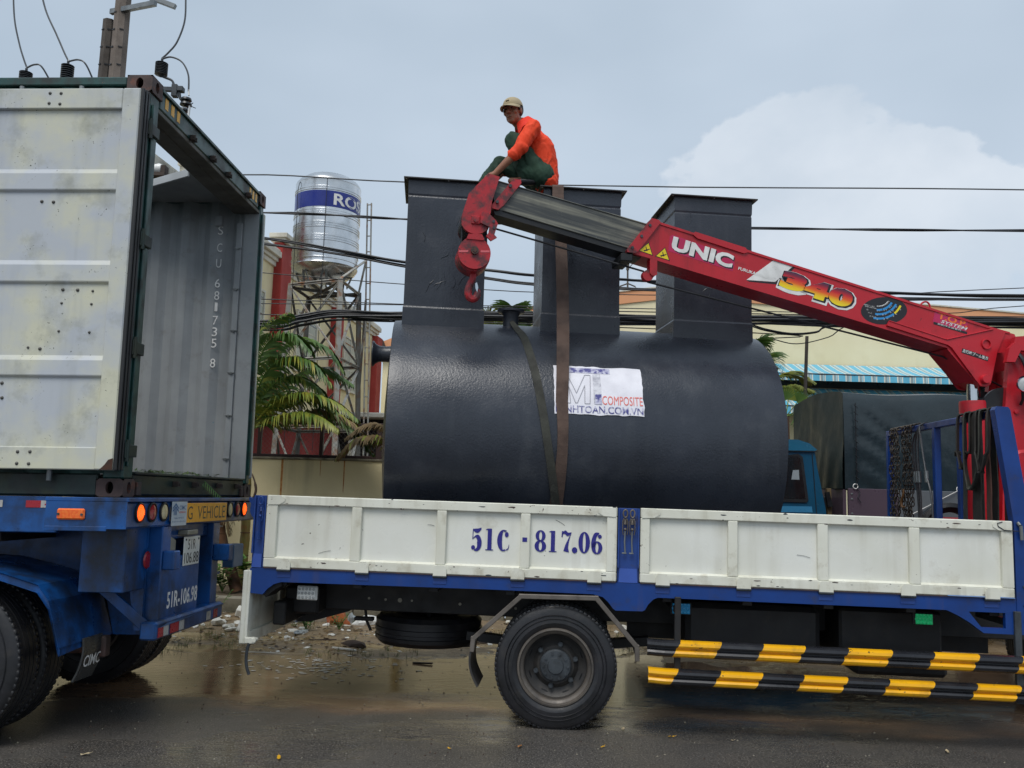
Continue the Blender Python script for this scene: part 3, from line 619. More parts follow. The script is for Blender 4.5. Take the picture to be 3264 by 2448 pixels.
# ================================================================== WHEELS
RIMD = mat('rim_disc_dark', S('#2b2a2a'), S('#3a3734'), ns=6, rough=.5, dirt=(S('#4a443c'), 8, .56, .7, .5))
def wheel_parts(mb_t, mb_r, mb_h, R, W, rr, dish, nuts, y0=0.0, side=-1, blocks=76):
    """tyre between y0 and y0+W (outer face at y0, facing side); rim radius rr; built round the origin, axis y"""
    sh = .035
    prof = [(rr, .018), (rr + .012, .004), (rr + .05, -.004), (R - .13, -.006), (R - .07, .0), (R - .03, .008), (R - .008, .022), (R, .036),
            (R - .002, W * .30), (R - .012, W * .305), (R - .012, W * .335), (R - .002, W * .34), (R - .001, W * .49), (R - .012, W * .495), (R - .012, W * .525), (R - .001, W * .53),
            (R - .002, W * .66), (R - .012, W * .665), (R - .012, W * .695), (R - .002, W * .7), (R, W - .036), (R - .008, W - .022), (R - .03, W - .008), (R - .08, W), (rr + .03, W), (rr, W - .02)]
    f = (lambda y: y0 + y) if side < 0 else (lambda y: y0 - y)
    mb_t.lathe([(r, f(y)) for r, y in prof], 72, ax='y')
    for k in range(blocks):                       # shoulder lugs
        a = 2 * math.pi * k / blocks
        for ya, yb in ((.02, .05), (W - .05, W - .02)):
            M = Matrix.Rotation(-a, 4, 'Y')
            y_a, y_b = sorted((f(ya), f(yb))); mb_t.box(R - .03, R + .0022, y_a, y_b, -.0145, .0145, .002, 0, M)
    for r in (rr + .075, R - .075): mb_t.lathe([(r - .004, f(-.003)), (r, f(-.010)), (r + .004, f(-.003))], 72, ax='y')
    rp = [(rr + .012, .012), (rr + .006, -.004), (rr - .006, -.006), (rr - .012, .004), (rr - .014, .02), (rr - .03, .028), (rr - .04, .045), (rr - .043, dish * .8), (rr - .07, dish), (rr * .62, dish + .012), (rr * .5, dish - .012), (.0, dish - .012)]
    mb_r.lathe([(max(r, .0005), f(y)) for r, y in rp], 60, ax='y', mats=[0] * 6 + [1] * (len(rp) - 7))
    for k in range(8):                            # hand holes
        a = 2 * math.pi * (k + .5) / 8; M = Matrix.Rotation(-a, 4, 'Y'); ya, yb = sorted((f(dish - .006), f(dish + .02)))
        mb_h.box(rr * .72, rr * .72 + .028, ya, yb, -.035, .035, .01, 1, M)
    hub = [(.118, dish - .01), (.118, dish - .05), (.108, dish - .06), (.06, dish - .066), (.055, dish - .075), (.0005, dish - .077)]
    mb_h.lathe([(r, f(y)) for r, y in hub], 32, ax='y')
    for k in range(nuts):
        a = 2 * math.pi * (k + .3) / nuts; x, z = rr * .56 * math.cos(a), rr * .56 * math.sin(a)
        mb_h.cyl((x, f(dish), z), (x, f(dish - .028), z), .02, seg=6); mb_h.cyl((x, f(dish - .028), z), (x, f(dish - .042), z), .012, seg=8)
    for k in range(10):
        a = 2 * math.pi * k / 10; x, z = .09 * math.cos(a), .09 * math.sin(a); mb_h.cyl((x, f(dish - .055), z), (x, f(dish - .072), z), .011, seg=6)
def add_wheel(parent, pos, R, W, rr, dish, nuts=6, side=-1):
    t, r, h = MB(), MB(), MB(); wheel_parts(t, r, h, R, W, rr, dish, nuts, 0, side)
    w = t.build('wheel', TYRE, parent, sharp=50); w.location = pos
    r.build('rim', [RIM, RIMD], w); h.build('hub', [HUB, BLACKG], w)
    return w
def dup_wheel(w, parent, pos):
    c = w.copy(); COL.objects.link(c); c.parent = parent; c.location = pos
    for ch in [o for o in bpy.data.objects if o.parent == w]:
        q = ch.copy(); COL.objects.link(q); q.parent = c
    return c

# ================================================================== TRAILER
trl = thing('container_trailer', 'blue skeletal trailer carrying the green container, with lit tail lamps', 'trailer', CM)
xr = .10                                                      # rear face of the beam
beam = MB().box(-.42, xr, -.13, 2.50, -.2, -.03, .012).box(-.43, xr + .012, -.13, 2.52, -.03, -.004, .003)
beam.box(-.42, xr + .004, -.135, -.128, -.2, -.03, 0)
beam = beam.build('rear_beam', TBLUE, trl)
MB().box(-.42, -.02, -.138, -.131, -.215, -.185, .004).build('beam_lip', TBLUE, beam)
for y, m in ((.042, LAMPO), (.217, LAMPR), (.397, LAMPC), (1.653, LAMPC), (1.83, LAMPR), (1.991, LAMPO)):
    lp = MB().lathe([(.066, xr - .01), (.066, xr + .012), (.058, xr + .016), (.054, xr + .004)], 28, (0, y, -.1), 'x').build('tail_lamp', GASKET, beam)
    mb = MB().lathe([(.055, xr + .002), (.05, xr + .012), (.03, xr + .018), (.0005, xr + .02)], 24, (0, y, -.1), 'x')
    if m is LAMPO:
        for i in range(-4, 5):
            for j in range(-4, 5):
                if i * i + j * j < 18: mb.sphere((xr + .014, y + i * .0105, -.1 + j * .0105), .0052, 6, 4)
    mb.build('lens', mat('lamp_orange_lit', S('#f0601a'), S('#ff8a30'), ns=60, rough=.2, emit=(S('#ff5a14'), 1.0)) if m is LAMPO else m, lp)
sm = MB().box(-.34, -.16, -.152, -.131, -.145, -.075, .01).build('side_marker', LAMPO, beam)
MB().cyl((-.325, -.158, -.11), (-.325, -.15, -.11), .008, seg=8).cyl((-.175, -.158, -.112), (-.175, -.15, -.112), .008, seg=8).build('screw', HUB, sm)
pl = MB().box(xr + .013, xr + .018, .66, 1.55, -.185, -.042, .002).build('warning_plate', mat('warning_plate_yellow', S('#eaa51c'), S('#e09a14'), ns=9, rough=.35, dirt=(S('#8a6a2a'), 12, .6, .72, .5)), beam)
text('lettering', 'LONG  VEHICLE', (xr + .0185, .46, -.163), (0, 1.05, 0), (0, 0, .098), LBLACK, pl, bold=.0)
st = MB().box(xr + .0195, xr + .0215, .49, .745, -.2, -.03, 0).build('maker_sticker', mat('sticker_silver', S('#b7c3cd'), S('#a9b6c2'), ns=10, rough=.35), beam)
BLU2 = mat('sticker_blue', S('#2f5f8f'), rough=.4)
mb = MB(); X = xr + .0221
for z0 in (-.072, -.052): mb.add([(X, .5, z0 - .02), (X, .55, z0 + .012), (X, .6, z0 - .02), (X, .6, z0 - .034), (X, .55, z0 - .004), (X, .5, z0 - .034)], [(0, 1, 4, 5), (1, 2, 3, 4)])
for y0 in (.52, .54, .558): mb.add([(X + .0004, y0, -.125), (X + .0004, y0 + .011, -.125), (X + .0004, y0 + .011, -.08), (X + .0004, y0, -.08)], [(0, 1, 2, 3)])
mb.build('emblem', BLU2, st)
text('lettering', 'CIMC', (X, .613, -.088), (0, .115, 0), (0, 0, .03), BLU2, st, bold=.01)
text('lettering', 'Hotline: 0733 936 43', (X, .535, -.152), (0, .16, 0), (0, 0, .012), BLU2, st)
text('lettering', 'Email: cimc@trailers', (X, .5, -.178), (0, .235, 0), (0, 0, .013), BLU2, st)
for i in range(5): MB().box(X, X + .0004, .615 + i * .022, .628 + i * .022, -.112, -.1, 0).build('sticker_mark', mat('sticker_red', S('#c06a66'), rough=.5), st)
# reflective tape on the side girder and the girder itself
MB().box(-CL + .3, -.42, .0, .06, -.235, -.003, .006).build('side_girder', TBLUE, trl)
MB().box(-CL + .3, -.05, .09, 2.34, -.003, .11, 0).build('bolster', CHASSIS, trl)
rt = mat('reflector_red', S('#a81f30'), S('#96202c'), ns=20, rough=.3); wt = mat('reflector_white', S('#b9b7b4'), S('#a5a29e'), ns=20, rough=.3)
for i in range(5):
    x = -.43 - i * .355
    MB().box(x - .2, x - .1, -.004, -.001, -.075, -.03, 0).build('reflective_tape', rt, trl)
    t_ = MB().box(x - .1, x, -.004, -.001, -.075, -.03, 0).build('reflective_tape', wt, trl)
    for j in range(4): MB().box(x - .075 + j * .016, x - .066 + j * .016, -.0046, -.0041, -.06, -.05, 0).build('tape_mark', rt, t_)
# main beams and cross members
for y in (.72, 1.72):
    MB().box(-CL + .5, .0, y - .07, y + .07, -.25, -.235, 0).box(-CL + .5, .0, y - .012, y + .012, -.62, -.25, 0).box(-CL + .5, .0, y - .07, y + .07, -.64, -.62, 0).build('main_beam', TBLUE, trl)
for i in range(9): MB().box(-.9 - i * 1.25, -.82 - i * 1.25, .06, 2.4, -.3, -.2, .004).build('cross_member', CHASSIS, trl)
# rear impact frame: uprights, skirt plate, bumper
for y0, y1 in ((.44, .58), (1.36, 1.5)): MB().box(-.06, xr - .01, y0, y1, -.88, -.2, .006).build('rear_upright', TBLUE, trl)
pan = MB().box(.04, .085, .58, 1.12, -.86, -.42, .004).box(.0, .04, .58, 1.36, -.30, -.2, .004)
pan = pan.build('rear_panel', TBLUE, trl)
text('lettering', '51R-106.98', (.0857, .585, -.78), (0, .53, 0), (0, 0, .118), LWHITE, pan, bold=.022)
bp = MB().box(.02, .135, .33, 1.53, -.955, -.835, .012).box(.135, .143, .33, 1.53, -.86, -.845, .003).build('bumper', TBLUE, trl)
for i, (y, m) in enumerate(((.36, rt), (.44, wt), (.55, rt), (.7, wt), (1.2, wt), (1.34, rt))):
    MB().box(.1355, .138, y, y + (.14 if i == 2 else .08), -.94, -.875, 0).build('reflective_tape', m, bp)
MB().prism([(.36, -.875), (.49, -.858), (.84, -.866), (.95, -.86)], .1435, .145, 'yz').build('scrape', mat('bare_scrape', S('#4a6a94'), rough=.4), bp)
# near triangular bracket plate and brace
MB().prism([(-.42, -.2), (.0, -.2), (.0, -.9), (-.05, -.9), (-.1, -.62), (-.42, -.62)], .40, .43).build('side_bracket', TBLUE, trl)
MB().bar((-.35, .36, -.55), (.05, .42, -.9), .03, .07).build('brace', TBLUE, trl)
MB().box(-.3, .0, .1, .4, -.62, -.2, .006).build('beam_support', TBLUE, trl)
for y0, e_ in ((.455, .075), (1.37, .12)): MB().box(xr - .01, xr + e_, y0, y0 + .10, -.5, -.37, .008).build('dock_bumper', TBLUE, trl)
# number plate
np_ = MB().box(.087, .094, .80, 1.09, -.50, -.29, .004).build('number_plate', mat('plate_white', S('#d9dad4'), S('#cfd0ca'), rough=.35), trl)
text('lettering', '51R', (.095, .87, -.385), (0, .14, 0), (0, 0, .075), LBLACK, np_, bold=.005)
text('lettering', '106.88', (.095, .815, -.485), (0, .26, 0), (0, 0, .08), LBLACK, np_, bold=.005)
for y in (.83, 1.06): MB().cyl((.093, y, -.31), (.098, y, -.31), .008, seg=8).build('screw', HUB, np_)
MB().box(.04, .12, .80, .98, -.275, -.24, .006).build('plate_lamp', mat('plate_lamp_grey', S('#8d8a7c'), S('#7a776b'), rough=.5), trl)
MB().prism([(.62, -.27), (.74, -.31), (.74, -.39), (.70, -.44), (.62, -.44)], .05, .056, 'yz').build('reflector', mat('reflector_plate', S('#8b8a80'), rough=.4), trl)
rl = MB().lathe([(.0005, .02), (.085, .02), (.085, -.03), (.0005, -.03)], 24, (-.02, .42, -.43), 'x').build('round_lamp', TBLUE, trl)
MB().lathe([(.06, .021), (.05, .03), (.0005, .033)], 24, (-.02, .42, -.43), 'x').build('lens', LAMPR, rl)
MB().box(-.12, -.02, 2.15, 2.4, -.62, -.42, .008).build('far_lamp_box', mat('faded_blue_box', S('#4a7099'), S('#416289'), rough=.45), trl)
# mudguard over the near wheels, flap with the maker's name
gd = MB(); gp = [(-2.9, -.68), (-2.5, -.52), (-2.0, -.42), (-1.5, -.40), (-1.0, -.43), (-.72, -.49), (-.48, -.56), (-.40, -.66), (-.34, -.85), (-.31, -.95)]
n = len(gp); vs = []
for x, z in gp: vs += [(x, -.05, z), (x, .62, z), (x, .62, z - .012), (x, -.05, z - .05), (x, -.035, z - .05), (x, -.035, z - .012)]
fs = []
for i in range(n - 1):
    for k in range(6): fs.append((i * 6 + k, i * 6 + (k + 1) % 6, i * 6 + 6 + (k + 1) % 6, i * 6 + 6 + k))
gd.add(vs, fs); gd = gd.build('mudguard', TBLUE, trl)
MB().prism([(-.46, -.55), (-.36, -.7), (-.29, -.96), (-.1, -.96), (-.1, -.45), (-.46, -.45)], .60, .62).build('mudguard_panel', TBLUE, gd)
fl = MB(); pts = catmull([(-.30, .1, -.93), (-.295, .1, -1.02), (-.315, .1, -1.12), (-.355, .1, -1.21)], 6); fl.ribbon([(p.x, .34, p.z) for p in pts], (0, 1, 0), .24, .012)
fl = fl.build('mud_flap', mat('wet_rubber_flap', S('#2c2d2e'), S('#3f403f'), ns=5, rough=.25, rvar=.1), trl)
text('lettering', 'CIMC', (-.298, .235, -1.12), (0, .21, 0), (.012, 0, .075), LWHITE, fl, bold=.01)
# axles
for ax in (-1.12, -2.43, -3.74): MB().cyl((ax, .2, -1.07), (ax, 2.25, -1.07), .07, seg=12).build('axle', CHASSIS, trl)
MB().cyl((-.3, .5, -1.02), (-.62, .56, -1.04), .05, seg=12).box(-.36, -.26, .44, .52, -1.09, -.95, .01).build('brake_chamber', RUST, trl)
w0 = None
for ax in (-1.12, -2.43, -3.74):
    for y, sd_ in ((.0, -1), (.30, -1), (1.86, -1), (2.16, -1)):
        p = (ax, y, -1.075 - .0131 * 0 + .008 * y - .0128 * ax * -1 * 0)
        if w0 is None: w0 = add_wheel(trl, p, .525, .26, .27, .11, 10)
        else: dup_wheel(w0, trl, p)
for y, sg in ((.9, 1), (1.6, 1)): MB().bar((-4.3, y, -.95), (-.5, y, -.95), .08, .1).build('leaf_spring', CHASSIS, trl)
MB().box(-9.6, -9.4, .3, .5, -1.6, -.5, .01).box(-9.6, -9.4, 1.9, 2.1, -1.6, -.5, .01).box(-9.7, -9.3, .2, .6, -1.62, -1.59, .005).box(-9.7, -9.3, 1.8, 2.2, -1.62, -1.59, .005).build('landing_leg', TBLUE, trl)

# ================================================================== CRANE TRUCK
TM = frame((-1.8527, 6.6045, 0), rad(-4.258), rad(-.3804))
trk = thing('crane_truck', 'white and blue flatbed truck with a red folded loader crane boom', 'truck', TM)
# deck and chassis
MB().box(-.09, 5.5, .05, 2.33, 1.03, 1.075, .004).build('deck', mat('deck_steel', S('#4a4c50'), S('#3c3a38'), rough=.6, dirt=(S('#5a4a3a'), 3, .5, .7, .6)), trk)
for y in (.76, 1.56): MB().box(-.02, 7.6, y - .035, y + .035, .70, .93, .006).build('chassis_rail', CHASSIS, trk)
for i in range(10): MB().box(.1 + i * .58, .17 + i * .58, .08, 2.3, .95, 1.03, .004).build('cross_bearer', CHASSIS, trk)
for x in (.0, 1.0, 3.3, 4.6): MB().box(x, x + .07, .79, 1.53, .74, .9, .004).build('chassis_cross_member', CHASSIS, trk)
# perforated rear part of the chassis rail: pale discs painted as light through its holes
hs = MB()
for x, z, r in ((.66, .80, .010), (.80, .795, .010), (.92, .795, .018), (1.02, .795, .009), (1.42, .785, .012), (1.88, .77, .011)): hs.cyl((x, .72, z), (x, .724, z), r, seg=12)
hs.build('rail_light_disc', mat('rail_light_grey', S('#9a968a'), rough=.8), trk)
# blue side rail
rail = MB().prism([(-.1, 1.078), (.0, 1.082), (5.0, 1.082), (4.996, .988), (2.96, .987), (2.93, .975), (2.89, .935), (2.868, .895), (2.85, .885), (2.655, .882), (2.636, .895), (2.60, .94), (2.56, .975), (2.489, .992), (1.7, .994), (.148, .983), (.09, .965), (.04, .925), (.01, .887), (-.097, .894)], .012, .05)
rail.prism([(5.0, 1.082), (5.55, 1.084), (5.55, .985), (5.147, .984), (4.996, .988)], .012, .05)
rail.prism([(5.397, .984), (5.55, .985), (5.55, .838), (5.397, .838)], .012, .05)
rail.prism([(4.996, .988), (5.147, .984), (5.231, .877), (5.397, .877), (5.397, .838), (5.245, .839), (5.149, .91), (5.07, .955)], .012, .05)
rail = rail.build('side_rail', BLUE, trk)
for x in (.164, .763, 1.351, 1.931, 2.494, 2.991, 3.572, 4.155, 4.727, 5.305):
    MB().box(x - .05, x + .05, .008, .0119, 1.018, 1.078, .002).build('hinge_plate', BLUED, rail)
# curved tail bracket
mb = MB(); q = [(.0, .89), (.03, .925), (.09, .966), (.14, .985), (.14, .95), (.10, .93), (.05, .89), (.02, .86)]
mb.prism(q, .052, .30); mb.build('tail_bracket', CHASSIS, trk)
MB().box(5.0, 5.46, -.006, .012, 1.088, 1.093, .001).build('rail_lip', mat('pale_blue_edge', S('#6f8fc4'), rough=.4), rail)
# posts between the dropsides
def post(x0, x1, z1=1.625):
    p = MB().box(x0, x1, .03, .05, 1.078, z1, .003).box(x0, x0 + .012, .006, .03, 1.19, z1, .002).box(x1 - .012, x1, .006, .03, 1.19, z1, .002).build('side_post', BLUED, trk)
    mb = MB(); mb.add([(x0 + .01, .012, 1.085), (x1 - .01, .012, 1.085), (x1 - .014, .024, 1.185), (x0 + .014, .024, 1.185), (x0 + .014, .032, 1.185), (x1 - .014, .032, 1.185)], [(0, 1, 2, 3), (3, 2, 5, 4)])
    mb.build('post_foot', mat('post_foot_blue', S('#3556a8'), S('#2c4b98'), rough=.35), p); return p
p_r = post(-.1, -.006); p_m = post(2.662, 2.82)
MB().prism([(-.10, 1.62), (-.125, 1.6), (-.145, 1.61), (-.15, 1.585), (-.13, 1.56), (-.135, 1.5), (-.115, 1.46), (-.1, 1.46)], .02, .05).build('tailgate_hook', BLUE, p_r)
def latch(x, par, m=GALV):
    l = MB().tube([(x + .016 * math.cos(a), -.004, 1.585 + .028 * math.sin(a)) for a in [i * math.pi / 8 for i in range(16)]], .0065, 8, closed=True)
    for dx in (-.019, .019): l.tube([(x + dx * .6, .004, 1.545), (x + dx, .0, 1.53), (x + dx, .0, 1.46), (x + dx * .7, .004, 1.43)], .0042, 6)
    for k in range(7): l.tube([(x + .012 * math.cos(a), .004 + .006 * math.sin(a), 1.508 + k * .0052) for a in [i * math.pi / 4 for i in range(8)]], .0024, 5, closed=True)
    l.box(x - .018, x + .018, -.004, .012, 1.538, 1.55, .002).sphere((x, .002, 1.47), .012, 10, 8)
    l = l.build('latch', BLUED if m is BLUE else STEELB, par)
    MB().tube([(x, .004, 1.47), (x - .003, .003, 1.38), (x + .002, .004, 1.30)], .006, 8).box(x - .022, x + .012, 0, .01, 1.292, 1.302, .002).build('latch_rod', m, l)
latch(2.714, p_m); latch(2.766, p_m); latch(-.045, p_r, BLUE)
# dropsides
def dropside(x0, x1, cells, hinges, tz=1.63, bz=1.09):
    d = MB().box(x0, x1, 0, .052, 1.56, tz, .006).box(x0, x1, .0, .052, bz, 1.158, .006)
    d.box(x0, cells[0][0], .001, .051, 1.158, 1.56, .004); d.box(cells[-1][1], x1, .001, .051, 1.158, 1.56, .004)
    for i in range(len(cells) - 1): d.box(cells[i][1], cells[i + 1][0], .001, .051, 1.158, 1.56, .005)
    d = d.build('dropside', WHITE, trk)
    for a, b_ in cells:
        mb = MB(); nx, nz = 10, 6; vs = []
        for j in range(nz + 1):
            for i in range(nx + 1):
                x = a + (b_ - a) * i / nx; z = 1.156 + (1.562 - 1.156) * j / nz; e = math.sin(math.pi * i / nx) * math.sin(math.pi * j / nz)
                vs.append((x, .034 + .004 * e * noise.noise((x * 2.1, z * 2.1, 4)), z))
        mb.add(vs, [(j * (nx + 1) + i, j * (nx + 1) + i + 1, (j + 1) * (nx + 1) + i + 1, (j + 1) * (nx + 1) + i) for j in range(nz) for i in range(nx)], 0, True)
        pn = mb.build('panel', WHITEP, d)
        MB().prism([(.0005, 1.157), (.033, 1.157), (.033, 1.172), (.006, 1.161)], a + .001, b_ - .001, 'yz').build('drip_edge', WHITE, pn)
    rc = random.Random(int(x0 * 10) + 5); yc = -.0007
    for k in range(26):                              # chipped paint along the frame
        x = rc.uniform(x0 + .02, x1 - .02); z = rc.choice((1.565, 1.622, 1.10, 1.15, 1.135, 1.60)) + rc.uniform(-.006, .006); s_ = rc.uniform(.003, .011); e_ = rc.uniform(1, 3.5)
        MB().prism([(x + s_ * e_ * math.cos(a) * rc.uniform(.6, 1.2), z + s_ * .6 * math.sin(a) * rc.uniform(.6, 1.2)) for a in [i * math.pi / 4 for i in range(8)]], yc, yc + .0005).build('paint_chip', RUST if k % 2 else HUB, d)
    for k in range(3):
        x = rc.uniform(x0 + .1, x1 - .2); z = rc.uniform(1.2, 1.52); L = rc.uniform(.03, .12); a = rc.uniform(-.7, .7)
        if any(c_[0] + .02 < x and x + L < c_[1] - .02 for c_ in cells): MB().tube([(x, .0305, z), (x + L * .5 * math.cos(a), .0305, z + L * .5 * math.sin(a) + .004), (x + L * math.cos(a), .0305, z + L * math.sin(a))], .0012, 4).build('scratch', HUB, d)
    MB().box(x0 + .004, x1 - .004, .002, .03, bz - .007, bz - .0005, 0).build('rust_edge', RUST, d)
    for x in hinges:
        h = MB().prism([(x - .05, 1.075), (x - .05, 1.13), (x - .042, 1.148), (x - .03, 1.155), (x + .03, 1.155), (x + .042, 1.148), (x + .05, 1.13), (x + .05, 1.075)], -.012, -.001)
        h = h.build('hinge', WHITE, d); MB().cyl((x - .052, -.004, 1.073), (x + .052, -.004, 1.073), .011, seg=10).build('hinge_pin', HUB, h)
    return d
d1 = dropside(.0, 2.655, ((.085, .662), (.738, 1.312), (1.385, 1.942), (2.014, 2.58)), (.164, .763, 1.351, 1.931, 2.494))
d2 = dropside(2.826, 5.463, ((2.894, 3.461), (3.531, 4.1), (4.175, 4.744), (4.819, 5.384)), (2.991, 3.572, 4.155, 4.727, 5.305))
for d, xs, sg in ((d1, .01, 1), (d1, 2.645, -1), (d2, 2.836, 1), (d2, 5.455, -1)):        # latch ears in the top corners
    P = [(xs, 1.625), (xs + sg * .10, 1.628), (xs + sg * .135, 1.607), (xs + sg * .13, 1.585), (xs + sg * .09, 1.562), (xs, 1.558)]
    MB().prism(P, -.005, -.0008).build('latch_ear', WHITE, d)
MB().tube([(5.39, -.006, 1.622), (5.355, -.008, 1.612), (5.36, -.008, 1.59), (5.40, -.008, 1.565), (5.5, -.01, 1.56)], .0035, 6).build('tie_wire', HUB, d2)
# painted registration, stencil numerals with heavy stems
def stroke(mb, pts, ws, X0, Z0, sx, sz, n=6, y=-.0012):
    P = catmull([(p[0], 0, p[1]) for p in pts], n); Wd = catmull([(w, 0, 0) for w in ws], n); vs = []
    for i, p in enumerate(P):
        t = P[min(i + 1, len(P) - 1)] - P[max(i - 1, 0)]; nn = V(-t.z * sz / sx, 0, t.x * sx / sz)
        nn = V(-t.z, 0, t.x).normalized(); w = Wd[i].x / 2
        for sgn in (-1, 1): q = p + nn * w * sgn; vs.append((X0 + q.x * sx, y, Z0 + q.z * sz))
    mb.add(vs, [(2 * i, 2 * i + 1, 2 * i + 3, 2 * i + 2) for i in range(len(P) - 1)])
def ring(mb, cx, cz, rx, rz, ix, iz, X0, Z0, sx, sz, a0=0, a1=360, y=-.0012, n=32):
    vs = []
    for i in range(n + 1):
        a = rad(a0 + (a1 - a0) * i / n); c, s_ = math.cos(a), math.sin(a); vs += [(X0 + (cx + rx * c) * sx, y, Z0 + (cz + rz * s_) * sz), (X0 + (cx + ix * c) * sx, y, Z0 + (cz + iz * s_) * sz)]
    mb.add(vs, [(2 * i, 2 * i + 1, 2 * i + 3, 2 * i + 2) for i in range(n)])
def quad(mb, a, b_, c, d, X0, Z0, sx, sz, y=-.0012):
    mb.add([(X0 + p[0] * sx, y, Z0 + p[1] * sz) for p in (a, b_, c, d)], [(0, 1, 2, 3)])
def glyph(mb, ch, X0, Z0, w, h, y=-.0012):
    k = dict(X0=X0, Z0=Z0, sx=w, sz=h, y=y)
    if ch == '0': ring(mb, .5, .5, .5, .5, .13, .44, **k)
    elif ch == '8': ring(mb, .5, .735, .43, .265, .13, .20, **k); ring(mb, .5, .26, .5, .27, .14, .20, **k)
    elif ch == '6':
        ring(mb, .52, .3, .48, .3, .13, .23, **k); stroke(mb, [(.22, .3), (.2, .55), (.36, .86), (.7, .97)], [.38, .38, .26, .05], **k); ring(mb, .76, .82, .17, .09, .0, .0, **k)
    elif ch == '9':
        ring(mb, .48, .7, .48, .3, .13, .23, **k); stroke(mb, [(.78, .7), (.8, .45), (.64, .14), (.3, .03)], [.38, .38, .26, .05], **k); ring(mb, .24, .18, .17, .09, .0, .0, **k)
    elif ch == '1': quad(mb, (.28, .04), (.78, .04), (.78, 1), (.28, 1), **k); quad(mb, (.05, 0), (1, 0), (1, .045), (.05, .045), **k); quad(mb, (.02, .93), (.28, .93), (.28, 1), (.1, .965), **k)
    elif ch == '7':
        quad(mb, (.02, .72), (.12, .72), (.2, 1), (.05, 1), **k); stroke(mb, [(.1, .88), (.35, .95), (.6, .86), (.9, .93)], [.02, .17, .17, .05], **k); stroke(mb, [(.93, .96), (.7, .62), (.52, .3), (.48, .06)], [.03, .12, .3, .52], **k)
    elif ch == '5':
        quad(mb, (.1, .5), (.17, .5), (.2, .97), (.13, .97), **k); stroke(mb, [(.14, .95), (.4, .9), (.65, .9), (.95, 1.0)], [.05, .17, .19, .08], **k)
        stroke(mb, [(.16, .53), (.42, .64), (.68, .56), (.78, .32), (.62, .08), (.3, .015)], [.03, .1, .3, .46, .2, .04], **k); ring(mb, .2, .14, .19, .1, 0, 0, **k)
    elif ch == 'C':
        ring(mb, .52, .5, .52, .5, .12, .44, a0=62, a1=298, **k); stroke(mb, [(.78, .95), (.6, .97)], [.03, .03], **k); ring(mb, .78, .78, .16, .12, 0, 0, **k); stroke(mb, [(.76, .06), (.93, .14), (.99, .33)], [.06, .06, .03], **k)
    elif ch == '.': ring(mb, .5, .5, .5, .5, 0, 0, **k)
    elif ch == '-': quad(mb, (0, 0), (1, 0), (1, 1), (0, 1), **k)
S2 = lambda x: 1450 + x * .5124
# x (truck metres), z bottom, width, height ; the flat of the recess is 20 mm behind the frame
for ch, x, z, w, h, yy_ in (('5', 1.573, 1.272, .078, .165, .0295), ('1', 1.678, 1.278, .062, .16, .0295), ('C', 1.768, 1.275, .09, .158, .0295), ('-', 1.958, 1.352, .035, .032, -.0012),
                       ('8', 2.048, 1.283, .086, .158, .0295), ('1', 2.152, 1.284, .06, .155, .0295), ('7', 2.245, 1.28, .08, .16, .0295), ('.', 2.326, 1.281, .04, .044, .0295), ('0', 2.373, 1.283, .085, .157, .0295), ('6', 2.467, 1.28, .083, .158, .0295)):
    gm = MB(); glyph(gm, ch, x, z, w, h, yy_); gm.build('painted_numeral', NAVY, d1)
# tailgate hanging down behind
tg = MB().box(-.145, -.108, .0, 2.3, .52, 1.06, .006).box(-.108, -.085, .0, .07, .52, 1.06, .004).box(-.108, -.085, .07, 2.3, .52, .6, .004)
for y in (.7, 1.4, 2.1): tg.box(-.108, -.088, y, y + .07, .6, 1.06, .003)
tg = tg.build('tailgate', WHITE, trk)
MB().box(-.1, -.02, -.012, .03, .525, .57, .006).cyl((-.05, -.018, .548), (-.05, .05, .548), .02, seg=12).cyl((-.022, -.016, .552), (-.022, .04, .552), .014, seg=12).build('tailgate_bracket', WHITE, tg)
MB().tube(catmull([(-.055, -.02, .53), (-.065, -.022, .49), (-.07, -.02, .42), (-.062, -.02, .36), (-.04, -.018, .305)], 5), .012, 8).build('hanging_lever', HUB, tg)
# underside clutter at the tail
MB().box(.0, .1, .3, 2.0, .62, .8, .01).prism([(.0, .93), (.75, .93), (.6, .80), (.45, .66), (.12, .56), (.0, .56)], .9, 1.4).build('tail_cross_member', CHASSIS, trk)
MB().box(.02, .3, .5, .75, .68, .9, .02).build('tail_lamp_box', CHASSIS, trk)
MB().tube([(.6, .85, .72), (.62, .85, .6), (.66, .85, .52)], .012, 6).box(.52, .68, .82, .88, .6, .63, .004).build('hanging_hook', CHASSIS, trk)
# work lamps
def led(x0, x1, z0, z1, y, m, name):
    h = MB().box(x0, x1, y, y + .03, z0, z1, .006).box(x0 - .008, x1 + .008, y + .012, y + .04, z0 - .006, z1 + .006, .006).build(name, GASKET if m is not LED_W else PLATEW, trk)
    mb = MB(); nx, nz = 5, 3
    for j in range(nz):
        for i in range(nx): mb.lathe([(.0115, y - .001), (.009, y - .005), (.0005, y - .006)], 10, (x0 + (x1 - x0) * (i + .6) / (nx + .2) - (.006 if j == 1 else 0), 0, z0 + (z1 - z0) * (j + .5) / nz), 'y')
    mb.build('led', m, h); MB().box(x0 + .004, x1 - .004, y - .0008, y, z0 + .004, z1 - .004, 0).build('lens', PLATEW if m is LED_W else m, h)
PLATEW = mat('lamp_reflector_white', S('#d4d5d0'), rough=.3); LED_W = mat('led_white', S('#8e918f'), S('#b0b3b2'), ns=60, rough=.15)
LED_B = mat('led_blue', S('#0f6a94'), S('#0a587c'), ns=50, rough=.15, emit=(S('#0a6a9a'), .12)); LED_G = mat('led_green', S('#0a6b40'), S('#12a060'), ns=50, rough=.15, emit=(S('#10a060'), .18))
